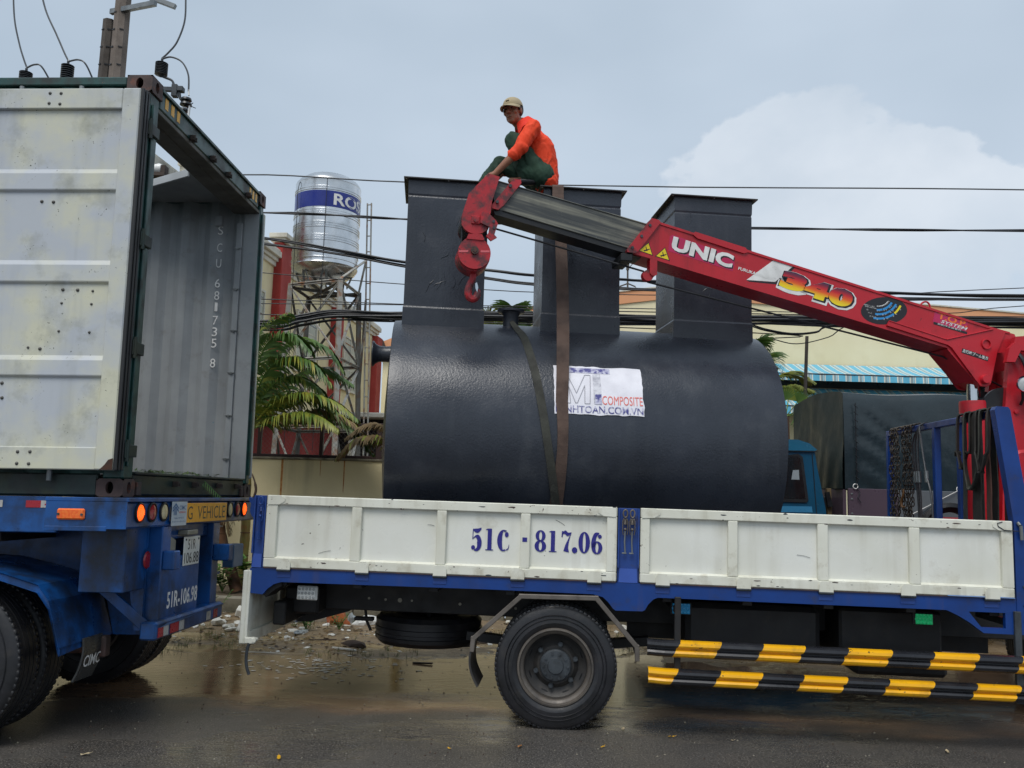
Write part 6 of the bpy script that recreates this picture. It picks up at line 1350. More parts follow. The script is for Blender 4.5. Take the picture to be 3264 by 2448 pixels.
mb.v = [cyl_pt(u, v, .7075) for u, v in uv]; mb.f = fs; mb.m = [0] * len(fs); mb.s = [False] * len(fs)
me = bpy.data.meshes.new('lettering'); me.from_pydata(mb.v, [], mb.f); me.materials.append(LWHITE); link('lettering', me, wt_)
sd_ = MB().lathe([(.56, 6.30), (.58, 6.22), (.56, 6.2)], 48); st_ = sd_.build('stand_ring', GALV, wt_)
for k in range(8):
    a = 2 * math.pi * (k + .3) / 8; MB().bar((.63 * math.cos(a), .63 * math.sin(a), 6.33), (.5 * math.cos(a + .12), .5 * math.sin(a + .12), 5.97), .05, .012).bar((.63 * math.cos(a), .63 * math.sin(a), 6.33), (.5 * math.cos(a - .2), .5 * math.sin(a - .2), 5.97), .05, .012).build('stand_leg', GALV, wt_)
for x, y in ((-.52, -.5), (.12, -.72)): MB().tube(catmull([(x * .5, y * .5, 8.35), (x, y, 8.1), (x * 1.02, y * 1.02, 7.2), (x * 1.03, y * 1.03, 6.2), (x, y, 4.0), (x, y, 2.4)], 5), .007, 5).build('drop_wire', CABLE, wt_)

# ================================================================== BUILDINGS
bl = thing('cream_building', 'cream building with red pilasters and white cornice behind the water tower', 'building', frame((-6.34, 21, 0), math.atan2(11, 1.09)))
# local x runs back along the wall, local -y faces the camera side
MB().box(-6, 11.3, 0, 7, 0, 7.30, .0).build('wall', CREAM, bl)
cz = MB()
for z0, z1, o in ((7.30, 7.42, .06), (7.42, 7.52, .12), (7.52, 7.68, .2), (7.68, 7.74, .16)): cz.box(-6.1, 11.3, -o, 7.1, z0, z1, .01)
cz.build('cornice', CORNICE, bl)
for x0, x1, top in ((.75, 1.45, 7.95), (5.7, 6.4, 7.3), (10.75, 11.45, 7.3), (-4.2, -3.5, 7.95)):
    pm = MB().box(x0, x1, -.22, .02, 0, top, .01).build('pilaster', REDWALL, bl)
    if top > 7.5: MB().box(x0 - .08, x1 + .08, -.3, .1, top, top + .1, .01).box(x0 - .14, x1 + .14, -.36, .12, top + .1, top + .22, .01).build('pilaster_cap', CORNICE, pm)
    for k in range(3): MB().box(x1 + .06 + k * .1, x1 + .10 + k * .1, -.06, .0, .4, 7.2, .004).build('pilaster_reed', CORNICE if k != 1 else REDWALL, pm)
for x0, x1, z0, z1 in ((-.95, .1, 5.2, 6.45), (7.1, 8.6, 4.9, 6.6), (2.6, 4.2, 4.9, 6.5)):
    wd = MB().box(x0, x1, -.05, .0, z0, z1, .004).build('window', mat('window_louvre', S('#b9bcae'), S('#a4a89c'), rough=.5), bl)
    MB().box(x0 - .06, x0, -.08, .0, z0 - .06, z1 + .06, .004).box(x1, x1 + .06, -.08, .0, z0 - .06, z1 + .06, .004).box(x0, x1, -.08, .0, z1, z1 + .06, .004).box(x0, x1, -.08, .0, z0 - .06, z0, .004).box((x0 + x1) / 2 - .02, (x0 + x1) / 2 + .02, -.07, -.0, z0, z1, .002).build('frame', CORNICE, wd)
    for k in range(6): MB().box(x0 + .04, x1 - .04, -.06, -.03, z0 + (z1 - z0) * (k + .3) / 6, z0 + (z1 - z0) * (k + .42) / 6, 0).build('pane', GLASSD if k % 2 else CORNICE, wd)
an = thing('maroon_annex', 'low maroon walled annex seen through the chain-link fence', 'building', Matrix.Translation((-4.85, 20.2, 0)))
MB().box(-2.2, .75, 0, 3, 0, 3.3, .01).build('wall', MAROON, an)
MB().box(-2.3, 2.2, -.25, 3, 3.3, 3.42, .02).build('roof_slab', CORNICE, an)
MB().box(.75, 2.2, .3, 3, 0, 3.3, 0).build('doorway_shade_block', mat('room_shade', S('#1a1312'), rough=.9), an)  # inner shade of the opening put into a solid dark block
MB().box(1.05, 1.15, -.1, .1, 0, 3.3, .01).build('porch_post', CORNICE, an)
ph = thing('peach_house', 'cream house with peach gable and dark eaves far behind the tank', 'building', Matrix.Translation((-3.6, 36, 0)))
MB().box(-1.9, 3.0, 0, 6, 0, 7.2, 0).build('wall', CREAMW, ph)
MB().prism([(-2.2, 7.2), (3.3, 7.2), (3.3, 7.8), (-.6, 8.4), (-2.2, 7.7)], -.05, 6).build('gable', PEACH, ph)
MB().prism([(-2.35, 7.15), (-1.6, 7.15), (-1.9, 7.85), (-2.45, 7.65)], -.3, -.06).build('eave', mat('dark_eave', S('#3a2c28'), S('#4a3a34'), rough=.8), ph)
wh = thing('yellow_warehouse', 'long pale yellow warehouse with peach gable band across the right background', 'building', Matrix.Translation((0, 32, 0)))
gab = [(-1.8, 8.1), (4.0, 9.29), (6.3, 9.62), (16, 9.09), (30, 8.2)]
MB().prism([(-1.8, 0)] + [(x, z - .46) for x, z in gab] + [(30, 0)], 0, .3).box(-1.7, 29.9, .3, 25, 0, 7.5, 0).build('wall', CREAMW, wh)
MB().prism([(x, z - .46) for x, z in gab] + [(x, z) for x, z in gab[::-1]], -.06, .3).build('gable_band', PEACH, wh)
MB().prism([(x, z) for x, z in gab] + [(x, z + .05) for x, z in gab[::-1]], -.1, .32).build('roof_edge', CORNICE, wh)
ant = thing('antenna_mast', 'thin guyed antenna mast standing on the warehouse roof', 'antenna', Matrix.Translation((4.35, 32.3, 9.3)))
MB().tube([(0, 0, 0), (-.01, 0, 1.25)], .035, 6).tube([(-.01, 0, .95), (.0, 0, 1.3)], .06, 6).build('mast', POLED, ant)
MB().tube([(-.25, 0, 1.28), (0, 0, 1.0), (.25, 0, 1.28)], .02, 5).tube([(-.3, 0, .3), (0, 0, .42), (.3, 0, .3)], .03, 5).build('dipole', POLED, ant)
for x, y in ((-1.0, 0), (1.0, .2), (.2, 1)): MB().tube([(x, y, -.05), (0, 0, .45)], .01, 4).build('guy_wire', CABLE, ant)
def awning_mat():
    m = bpy.data.materials.new('striped_awning'); m.use_nodes = True; nd = m.node_tree.nodes; lk = m.node_tree.links; b = nd['Principled BSDF']
    tc = nd.new('ShaderNodeTexCoord'); sp = nd.new('ShaderNodeSeparateXYZ'); lk.new(tc.outputs['Object'], sp.inputs[0])
    def mth(op, a, k):
        q = nd.new('ShaderNodeMath'); q.operation = op; lk.new(a, q.inputs[0]); q.inputs[1].default_value = k; return q.outputs[0]
    u = mth('FRACT', mth('MULTIPLY', sp.outputs[0], 1 / .46), 0); r = nd.new('ShaderNodeValToRGB'); r.color_ramp.interpolation = 'CONSTANT'; lk.new(u, r.inputs[0]); e = r.color_ramp.elements
    e[0].position = 0; e[0].color = S('#5fb2cf') + (1,); e[1].position = .52; e[1].color = S('#d9dcd0') + (1,)
    for p, c in ((.62, '#8aa0a6'), (.80, '#a8d4de'), (.86, '#5a8aa6'), (.90, '#d9dcd0')): q = e.new(p); q.color = S(c) + (1,)
    lk.new(r.outputs[0], b.inputs['Base Color']); b.inputs['Roughness'].default_value = .45; return m
AWN = awning_mat()
def awning(x0, x1, zb, zf, dep, val, label):
    a = thing('awning', label, 'awning', Matrix.Translation((x0, 31.9, zb)), 'striped awnings on the warehouse'); L = x1 - x0; n = 40; mb = MB(); vs = []
    for i in range(n + 1):
        x = L * i / n; sg = .015 * math.sin(i * 1.3); vs += [(x, 0, 0), (x, -dep * .5, (zf - zb) * .5 - .03 + sg), (x, -dep, zf - zb + sg)]
    mb.add(vs, [(3 * i + k, 3 * i + k + 1, 3 * i + 4 + k, 3 * i + 3 + k) for i in range(n) for k in (0, 1)], 0, True); mb.build('canopy', AWN, a)
    mb = MB(); vs = []
    for i in range(n * 2 + 1):
        x = L * i / (2 * n); vs += [(x, -dep - .005, zf - zb + .01), (x, -dep - .015 + .02 * math.sin(i * .9), zf - zb - val)]
    mb.add(vs, [(2 * i, 2 * i + 1, 2 * i + 3, 2 * i + 2) for i in range(2 * n)]); mb.build('valance', AWN, a)
    MB().cyl((0, -dep + .01, zf - zb - .02), (L, -dep + .01, zf - zb - .02), .03, seg=8).build('front_bar', HUB, a)
    for i in range(6): MB().bar((L * (i + .5) / 6, 0, -.75), (L * (i + .5) / 6, -dep, zf - zb - .03), .04, .04).build('arm', HUB, a)
awning(8.9, 20.5, 6.70, 6.14, 1.55, .26, 'upper blue striped awning on the yellow warehouse')
awning(8.7, 20.5, 5.80, 4.95, 1.8, .3, 'lower blue striped awning, partly hidden by the tarpaulin truck')
MB_d = MB().box(8.9, 20.4, 31.84, 31.97, 5.82, 6.08, 0); tag(MB_d.build('awning_gap_shade', mat('gap_shade_dark', S('#23211f'), S('#2f2c28'), rough=.7)), 'dark strip standing in for the shadow gap between the two striped awnings', 'shade')  # soffit shade between the awnings, put in as a dark strip

# ================================================================== TARPAULIN TRUCK BEYOND
pk = thing('tarpaulin_truck', 'small teal light truck with a dark tarpaulin canopy parked beyond', 'truck', Matrix.Translation((3.97, 10.2, 0)))
cabp = [(-2.35, .55), (-2.35, 1.35), (-2.1, 1.5), (-1.75, 2.25), (-1.6, 2.36), (-1.2, 2.41), (-.55, 2.40), (-.42, 2.36), (-.355, 2.29), (-.33, 2.10), (-.235, 1.60), (-.2, 1.2), (-.2, .55)]
cb2 = MB(); n = len(cabp); vs = []
for y, sc in ((.02, 0), (-.0, .012), (.06, -.0), (1.64, 0), (1.70, 0)):
    pass
cb2.prism(cabp, .0, 1.66); cb2 = cb2.build('cab', TEAL, pk)
MB().prism([(-1.72, 2.262), (-1.6, 2.36), (-1.2, 2.412), (-.55, 2.402), (-.42, 2.362), (-.33, 2.29), (-.35, 2.275)], -.018, -.0).build('roof_gutter', mat('teal_roof_edge', S('#266684'), S('#205a76'), rough=.25), cb2)
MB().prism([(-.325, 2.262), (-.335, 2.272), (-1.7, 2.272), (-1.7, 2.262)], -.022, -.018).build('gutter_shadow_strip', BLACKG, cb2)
MB().prism([(-.66, 2.22), (-.55, 2.235), (-.50, 2.2), (-.44, 1.70), (-.46, 1.665), (-1.6, 1.66), (-1.7, 1.72), (-1.45, 2.2)], -.012, -.001).build('window_frame', BLACKG, cb2)
MB().prism([(-.66, 2.20), (-.56, 2.21), (-.53, 2.18), (-.475, 1.71), (-1.6, 1.70), (-1.43, 2.18)], -.016, -.0122).build('side_window', GLASSD, cb2)
MB().prism([(-.62, 2.04), (-.55, 2.045), (-.545, 1.93), (-.64, 1.93)], -.0175, -.0165).build('painted_window_reflection', mat('painted_reflection_grey', S('#8e979c'), rough=.5), cb2)  # pale patch painted over the glass as its reflection
MB().bar((-.385, -.002, 2.24), (-.30, -.002, .8), .008, .01).build('door_seam', BLACKG, cb2)
MB().prism([(-1.7, 1.60), (-.40, 1.62), (-.39, 1.55), (-1.7, 1.53)], -.006, -.0005).build('waist_line', mat('teal_light', S('#3a7fa8'), rough=.3), cb2)
text('lettering', 'K3000S', (-.86, -.004, 1.425), (.415, 0, .006), (0, 0, .052), LWHITE, cb2, bold=.03)
# tarpaulin over the load bed
tp_ = MB(); Lx, Wy = 3.6, 1.75; rows = [(0, 1.84 + .06 * q_) for q_ in range(16)] + [(.004, 2.8), (.012, 2.90), (.03, 2.96), (.06, 3.0), (.25, 3.03), (.6, 3.05), (.875, 3.07), (1.2, 3.05), (1.55, 3.02), (1.69, 2.98), (1.75, 2.85), (1.75, 2.3), (1.75, 1.84)]
nx = 48; vs = []
for i in range(nx + 1):
    x = Lx * i / nx
    for j, (y, zz) in enumerate(rows):
        sag = .028 * math.sin(x * 2.1 + .4) ** 2 * (1 if zz > 2.95 else .0); w = .02 * noise.noise((x * 1.6, zz * 1.2, 3)) + .022 * (math.sin((x * .64 + zz * .77) * 27 + 2.2 * noise.noise((x * 1.3, zz * 1.3, 8))) ** 3) * max(0, 1 - x / 1.5) * min(1, max(0, (x - .12) * 8)) * (1 if zz < 2.9 else .2)
        vs.append((x, y - (w if y < .5 else -w), zz - sag))
m_ = len(rows); tp_.add(vs, [(i * m_ + k, i * m_ + k + 1, (i + 1) * m_ + k + 1, (i + 1) * m_ + k) for i in range(nx) for k in range(m_ - 1)], 0, True)
tp_ = tp_.build('tarpaulin', TARP, pk)
fe = MB(); ny, nz_ = 24, 22; vs = []
for j in range(nz_ + 1):
    for i in range(ny + 1):
        y = Wy * i / ny; top = 2.98 + .07 * math.sin(math.pi * i / ny) ** .6; zz = 1.84 + (top - 1.84) * j / nz_
        vs.append((-.012 - .03 * abs(noise.noise((y * 4.2 + zz * 1.6, zz * .8, 2))) - .02 * math.sin((y * 5 - zz * 3)) * .5, y, zz))
fe.add(vs, [(j * (ny + 1) + i, j * (ny + 1) + i + 1, (j + 1) * (ny + 1) + i + 1, (j + 1) * (ny + 1) + i) for j in range(nz_) for i in range(ny)], 0, True)
fe.build('tarpaulin_front', TARPG, pk)
sm_ = MB(); sm_.tube([(.13 + .01 * noise.noise((k * .7, 0, 0)), -.028, 2.86 - k * .102) for k in range(11)], .006, 6); sm_.build('lacing_seam', BLACKG, tp_)
for k in range(12): MB().tube([(.11, -.034, 2.84 - k * .085), (.155, -.036, 2.80 - k * .085)], .005, 5).build('lacing', BLACKG, tp_)
for x in (.11, 1.33): MB().lathe([(.022, -.004), (.028, -.01), (.034, -.004)], 14, (x, -.03, 1.87), 'y').build('eyelet', LWHITE, tp_)
MB().tube([(.12, -.035, 1.86), (.16, -.04, 1.80), (.13, -.04, 1.74), (.17, -.04, 1.68)], .005, 5).build('cord', CABLE, tp_)
MB().tube([(1.33, -.04, 1.86), (.55, -.04, 1.45)], .004, 5).build('cord', LWHITE, tp_)
MB().box(.03, .62, -.02, .02, 1.1, 1.845, .004).build('bed_side', PLUM, pk)
for z in (1.78, 1.72, 1.55): MB().lathe([(.0005, -.008), (.012, -.005), (.014, 0)], 10, (.07, -.02, z), 'y').build('rivet', GALV, pk)
MB().box(.62, 3.6, -.018, .02, 1.1, 1.84, .004).build('bed_side', ZINC, pk)
MB().box(.0, 3.6, .02, 1.73, 1.05, 1.12, .004).box(-.02, .02, .02, 1.73, 1.1, 1.83, .004).build('bed', PLUM, pk)
MB().bar((-.115, .2, 1.0), (-.125, .2, 1.84), .06, .05).build('bed_bracket', mat('wet_tan_post', S('#6a5a40'), rough=.7), pk)
MB().box(-.2, .0, .4, 1.3, 1.0, 1.75, .02).prism([(-.19, 1.79), (-.14, 1.8), (-.1, 1.62), (-.16, 1.62)], .12, .16).build('behind_cab_box', BLACKG, pk)
MB().box(-2.2, 3.5, .5, .62, .5, .7, .004).box(-2.2, 3.5, 1.1, 1.22, .5, .7, .004).build('chassis', CHASSIS, pk)
wp = add_wheel(pk, (-1.5, .05, .36), .36, .2, .2, .08, 5)
for x, y in ((2.4, .05), (-1.5, 1.45), (2.4, 1.45)): dup_wheel(wp, pk, (x, y, .36))
# tyre leaning on the zinc side
lt_ = MB(); lt_.lathe([(.24, -.05), (.29, -.06), (.33, -.03), (.33, .03), (.29, .06), (.24, .05), (.24, -.05)], 40, ax='y'); lt_ = tag(lt_.build('loose_tyre', TYRE), 'black tyre lying behind the headboard, beyond the crane base', 'tyre'); lt_.matrix_world = TM @ Matrix.Translation((5.93, 2.15, 1.42))

# ================================================================== PALMS
def frond(name, base, pts, leafL, m, parent, n=38, droop=.5, seed=0, w=.036, spread=.9, tipm=None):
    """pts: rachis points relative to base; leaflets both sides"""
    r_ = random.Random(seed); P = catmull([Vector(p) + Vector(base) for p in pts], 10); mb = MB(); L = len(P)
    mb.tube(P, [.014 * (1 - .8 * i / L) + .002 for i in range(L)], 5)
    for k in range(n):
        t = .12 + .88 * k / n; f = t * (L - 1); i = min(int(f), L - 2); p = P[i].lerp(P[i + 1], f - i); tg_ = (P[min(i + 1, L - 1)] - P[max(i - 1, 0)]).normalized()
        sd2 = tg_.cross(V(0, 0, 1)); sd2 = sd2.normalized() if sd2.length > .05 else V(0, 1, 0); up = sd2.cross(tg_)
        ll = leafL * (math.sin(math.pi * (.18 + .78 * t)) ** .7) * r_.uniform(.85, 1.1)
        for sg in (-1, 1):
            if r_.random() < .06: continue
            d = (tg_ * r_.uniform(.45, .75) + sd2 * sg * spread + up * r_.uniform(.0, .25)).normalized(); ww = sd2.cross(d); ww = tg_ * w * .5 + up * w * .25
            q = [p]; e = p.copy(); dd = d.copy()
            for s_ in range(4): dd = (dd + V(0, 0, -droop * .28 * (s_ + .6) * r_.uniform(.7, 1.2))).normalized(); e = e + dd * ll / 4; q.append(e.copy())
            wd = [.45, 1, .9, .55, .05]; vs = []
            for j in range(5): vs += [q[j] - ww * wd[j], q[j] + ww * wd[j]]
            mb.add(vs, [(2 * j, 2 * j + 1, 2 * j + 3, 2 * j + 2) for j in range(4)], 1 if (tipm and r_.random() < .25) else 0, True)
    return mb.build(name, [m, tipm or m], parent)
def palm(label, loc, trunk, crown, fronds, leaf=.5, tm=TRUNKP, r0=.075, r1=.05, grp=None):
    t = thing('palm_tree', label, 'palm tree', Matrix.Translation(loc), grp); P = catmull(trunk, 8); n = len(P)
    mb = MB(); rs = [r0 + (r1 - r0) * i / n + .004 * math.sin(i * 2.1) for i in range(n)]; mb.tube(P, rs, 14); tr_ = mb.build('trunk', tm, t)
    for i in range(2, n, 3): p = P[i]; MB().lathe([(rs[i] + .001, -.008), (rs[i] + .006, 0), (rs[i] + .001, .008)], 16, tuple(p)).build('leaf_scar', TRUNKD, tr_)
    for i, (pts, m, tipm, lf, dr) in enumerate(fronds): frond('frond', crown, pts, lf, m, t, 62, dr, i + int(abs(loc[0]) * 10), tipm=tipm)
    return t
pm1 = palm('feather palm with yellow-tipped fronds between the container and the wall', (-3.82, 12.6, .2), [(0, 0, 0), (.02, 0, .8), (.0, 0, 1.5), (-.01, 0, 2.3)], (-.01, 0, 2.3), [
    ([(0, 0, 0), (.25, -.1, .55), (.6, -.15, .78), (1.0, -.2, .62), (1.25, -.2, .3)], FROND, FRONDY, .42, .7),
    ([(0, 0, 0), (.4, -.3, .35), (.85, -.45, .50), (1.3, -.5, .40), (1.65, -.5, .15)], FRONDY, FROND, .45, .6),
    ([(0, 0, 0), (.45, .1, .15), (.95, .15, .28), (1.4, .2, .1), (1.78, .2, -.3)], FROND, FRONDD, .5, .5),
    ([(0, 0, 0), (.35, -.35, .12), (.8, -.5, .22), (1.15, -.6, .16), (1.4, -.6, .0)], FRONDY, FROND, .42, .8),
    ([(0, 0, 0), (.15, .2, .9), (.5, .3, 1.35), (.95, .35, 1.3), (1.25, .35, .95)], FROND, None, .5, .45),
    ([(0, 0, 0), (-.1, 0, .9), (.05, .1, 1.5), (.45, .1, 1.75)], FROND, FRONDY, .5, .4),
    ([(0, 0, 0), (.2, -.25, .7), (.55, -.4, 1.0), (.95, -.5, .95), (1.25, -.5, .65)], FROND, FRONDY, .5, .75),
    ([(0, 0, 0), (.1, -.2, .8), (.3, -.35, 1.25), (.65, -.45, 1.35), (.95, -.5, 1.1)], FROND, None, .5, .7),
    ([(0, 0, 0), (.3, .1, .4), (.7, .1, .55), (1.1, .1, .42), (1.4, .1, .1)], FROND, FRONDY, .5, .8),
    ([(0, 0, 0), (-.5, -.1, .6), (-1.1, -.1, .8), (-1.6, -.1, .5)], FROND, None, .5, .5),
    ([(0, 0, 0), (.5, .2, .2), (.95, .2, .3), (1.4, .2, .18), (1.75, .2, -.15)], FRONDD, FRONDY, .5, .4),
    ([(0, 0, 0), (-.4, .4, .5), (-.9, .6, .5), (-1.2, .7, .1)], FROND, None, .5, .5),
    ([(0, 0, 0), (.3, .5, .7), (.8, .7, 1.0), (1.3, .8, .8)], FROND, None, .5, .5)])
MB().tube(catmull([(.02, -.08, 1.72), (.12, -.12, 1.6), (.17, -.12, 1.42), (.13, -.12, 1.3), (.02, -.12, 1.2)], 5), [.012] * 8 + [.02] * 6 + [.012] * 7, 7).build('dry_stalk', WOODB, pm1)
for k in range(9): a = random.uniform(-1, 1); MB().tube(catmull([(.13, -.12, 1.32), (.1 + .15 * a, -.14, 1.25 - .05 * abs(a)), (.08 + .28 * a, -.14, 1.18 + random.uniform(-.08, .05))], 4), .004, 5).build('dry_rootlet', WOODB, pm1)
palm('palm with dry brown fronds at the left end of the black tank', (-1.55, 12.75, .2), [(0, 0, 0), (-.02, 0, .9), (0, 0, 1.9)], (0, 0, 1.9), [
    ([(0, 0, 0), (-.25, -.1, .42), (-.55, -.15, .5), (-.85, -.2, .3)], FRONDD, None, .35, .5), ([(0, 0, 0), (-.3, -.2, .3), (-.65, -.3, .3), (-.95, -.3, .0)], FRONDD, FRONDY, .35, .7),
    ([(0, 0, 0), (.3, 0, .6), (.8, 0, .7), (1.2, 0, .4)], FROND, None, .45, .5), ([(0, 0, 0), (0, .3, .7), (.2, .7, .9), (.4, 1.1, .7)], FROND, None, .4, .5)])
palm('leaning dark palm trunk with a hanging dead frond behind the trailer', (-3.78, 12.3, .2), [(0, 0, 0), (-.12, 0, .35), (-.26, -.02, .75), (-.33, -.03, 1.2), (-.36, -.03, 1.7)], (-.36, -.03, 1.62), [
    ([(0, 0, 0), (.1, -.12, -.1), (.2, -.16, -.4), (.26, -.16, -.8)], FRONDD, FRONDD, .36, .3), ([(0, 0, 0), (.15, -.1, .0), (.3, -.12, -.25), (.38, -.12, -.6)], FRONDD, None, .3, .3), ([(0, 0, 0), (-.2, 0, .5), (-.6, 0, .8), (-1.0, 0, .6)], FROND, None, .4, .5), ([(0, 0, 0), (-.3, .2, .3), (-.7, .3, .3), (-1.0, .4, 0)], FROND, None, .4, .5)], tm=TRUNKD, r0=.085, r1=.07)
up = [([(0, 0, 0), (x * .4, y * .4, z * .7), (x * .8, y * .8, z), (x * 1.15, y * 1.15, z * .75)], FRONDY if k % 3 == 0 else FROND, None, .42, .35) for k, (x, y, z) in enumerate([(1, 0, .5), (-1, 0, .5), (.6, .3, .85), (-.5, -.3, .9), (.1, -.4, 1.0), (-.85, .3, .3), (.9, -.3, .25), (0, .5, .8), (.35, 0, 1.05)])]
palm('palm crown showing between the two left risers of the tank', (-.12, 15.5, .1), [(0, 0, 0), (.03, 0, 2), (0, 0, 3.9)], (0, 0, 3.9), up, tm=TRUNKD)
palm('palm with stiff fronds showing past the right shoulder of the tank', (3.95, 14.5, .1), [(0, 0, 0), (.03, 0, 1.8), (0, 0, 3.2)], (0, 0, 3.2), up, tm=TRUNKD)
fan = thing('fan_palm', 'small fan palm beside the tarpaulin truck front', 'palm tree', Matrix.Translation((4.05, 12.6, .1)))
MB().tube([(0, 0, 0), (.02, 0, 1.5), (0, 0, 2.8)], .05, 8).build('trunk', TRUNKD, fan)
for k in range(7):
    a = rad(-50 + k * 40); c = V(.0, 0, 2.8) + V(math.cos(a) * .2, -.15 + .08 * k % .3, .14 + .12 * math.sin(a * 1.3)); mb = MB(); mb.tube([(0, 0, 2.8), c], .008, 5)
    for j in range(16): b_ = a + rad(-75 + j * 10); d = V(math.cos(b_), -.25, math.sin(b_)).normalized() * .24; w = V(-math.sin(b_), 0, math.cos(b_)) * .014; mb.add([c, c + d * .5 - w, c + d, c + d * .5 + w], [(0, 1, 2, 3)])
    mb.build('frond', FRONDY if k % 2 else FROND, fan)

# ================================================================== POLES, INSULATORS, CABLES
def pole(label, loc, h, r0, r1, m, holes=True):
    t = thing('utility_pole', label, 'utility pole', Matrix.Translation(loc)); MB().lathe([(r0, 0), (r1, h), (.0005, h)], 8, m=0, sm=False).build('shaft', m, t)
    if holes:
        for k in range(int(h / .32)):
            zz = h - .2 - k * .32; r = r0 + (r1 - r0) * zz / h
            for a in (-60, -125): MB().box(-.035, .035, -.004, .004, -.012, .012, .002, 0, Matrix.Translation((r * .985 * math.cos(rad(a)), r * .985 * math.sin(rad(a)), zz)) @ Matrix.Rotation(rad(a + 90), 4, 'Z')).build('step_hole', BLACKG, t)
    return t
up_ = pole('tall tapering concrete utility pole behind the container', (-6.93, 14, 0), 11.5, .175, .125, POLEC)
pole('shorter dark utility pole standing close beside the tall one', (-7.2, 14.12, 0), 9.65, .15, .11, POLED)
pole('concrete utility pole beyond the right edge carrying the cables', (14.5, 13.4, 0), 9.0, .17, .12, POLEC)
MB().bar((-.2, .0, 3.45 + 6.3), (.72, -.35, 9.58 - .0 + .15), .07, .09).build('crossarm', GALV, up_)
MB().bar((.1, -.05, 10.15), (.95, -.1, 9.82), .07, .08).build('crossarm', GALV, up_); MB().bar((-1.05, -1.0, 7.9), (1.15, -1.0, 7.8), .09, .1).bar((0, 0, 7.85), (0, -1.0, 7.85), .08, .08).build('crossarm', GALV, up_)
INSM = mat('insulator_black', S('#232629'), S('#2e3236'), rough=.35)
def insulator(loc, h, label, wires):
    t = thing('insulator', label, 'insulator', Matrix.Translation(loc)); mb = MB(); n = 8; pr = [(.02, -.03)]
    for k in range(n): zz = h * k / n; pr += [(.055, zz), (.098, zz + h / n * .25), (.098, zz + h / n * .5), (.055, zz + h / n * .75)]
    pr += [(.05, h), (.02, h + .02), (.02, h + .06), (.0005, h + .06)]; mb.lathe(pr, 20).build('shed_stack', INSM, t)
    for w_ in wires: MB().tube(catmull([Vector(p) - Vector(loc) for p in w_], 7), .014, 6).build('jumper_wire', CABLEG, t)
    MB().tube([(0, 0, h), (.005, 0, h + .09)], .012, 6).build('terminal', LWHITE, t); return t
insulator((-7.885, 13, 7.9), .22, 'leftmost black ribbed insulator above the container roof', ([(-7.885, 13, 8.2), (-7.95, 13, 8.35), (-8.043, 13, 8.6), (-8.166, 13, 9.05), (-8.255, 13, 9.75)], [(-7.885, 13, 8.19), (-7.76, 13, 8.25), (-7.632, 13, 8.2), (-7.50, 13.2, 7.9)]))
insulator((-7.23, 13, 7.98), .28, 'middle black ribbed insulator just left of the twin poles', ([(-7.23, 13, 8.33), (-7.3, 13, 8.45), (-7.461, 13, 8.768), (-7.677, 13, 9.191), (-7.85, 13, 9.75)], [(-7.22, 13, 8.32), (-7.068, 13, 8.35), (-6.935, 13, 8.26), (-6.834, 13.2, 7.95)]))
ip = insulator((-5.735, 13, 8.13), .21, 'right black ribbed insulator with a looped jumper wire and fuse', ([(-5.743, 13, 8.41), (-5.64, 13, 8.52), (-5.52, 13, 8.70), (-5.427, 13, 9.042), (-5.434, 13, 9.419), (-5.48, 13, 9.9)], [(-5.743, 13, 8.40), (-5.597, 13, 8.44), (-5.416, 13, 8.36), (-5.3, 13, 8.15), (-5.275, 13, 7.87)]))
IL = V(-5.735, 13, 8.13)
MB().tube(catmull([V(-5.735, 13, 8.12) - IL, V(-5.66, 13, 8.09) - IL, V(-5.56, 13, 8.05) - IL, V(-5.52, 13, 7.98) - IL, V(-5.51, 13, 7.86) - IL], 5), .02, 6).box(-.13, .2, -.03, .03, -.27, -.20, .004).box(.2, .29, -.05, .05, -.36, -.16, .006).box(.29, .38, -.05, .06, -.27, -.19, .006).build('bracket', HUB, ip)
MB().tube([V(-5.42, 13, 7.85) - IL, V(-5.40, 13, 7.75) - IL, V(-5.35, 13, 7.70) - IL], .022, 6).build('bracket_arm', HUB, ip)
for c, r in (((-5.30, 7.74), .085), ((-5.30, 7.66), .095), ((-5.335, 7.56), .08), ((-5.345, 7.49), .085), ((-5.35, 7.42), .075)): MB().lathe([(.03, -.03), (r, -.022), (r * .9, .012), (.03, .03)], 16, (c[0] - IL.x, 0, c[1] - IL.z)).build('fuse_shed', INSM, ip)
MB().tube([V(-5.275, 13, 7.90) - IL, V(-5.265, 13, 7.8) - IL], .014, 6).tube([V(-5.23, 12.98, 7.62) - IL, V(-5.24, 12.98, 7.45) - IL, V(-5.26, 12.98, 7.25) - IL], .02, 6).build('fuse_tube', LWHITE, ip)
for k in range(6): MB().tube([V(-5.23, 12.97, 7.62) - IL, V(-5.23 + .1 * math.cos(k), 12.97, 7.58 + .09 * math.sin(k * 1.7)) - IL], .007, 5).build('fuse_prong', HUB, ip)
wrl = thing('post_insulator', 'white ribbed insulator lying on a timber arm, seen through the torn roof', 'insulator', Matrix.Translation((-5.72, 13.0, 6.5)))
MB().lathe([(.0005, -.6)] + [(.075 + .012 * (k % 2), -.6 + k * .045) for k in range(17)] + [(.0005, .16)], 20, (0, 0, .075), 'x').build('ribbed_body', LWHITE, wrl); MB().box(-.8, .2, -.08, .08, -.06, .0, .006).box(.13, .2, -.07, .07, .0, .12, .004).build('timber_arm', WOODB, wrl); MB().bar((-1.2, 1.0, -.05), (-.6, 0, -.05), .07, .07).build('arm_stay', WOODB, wrl)
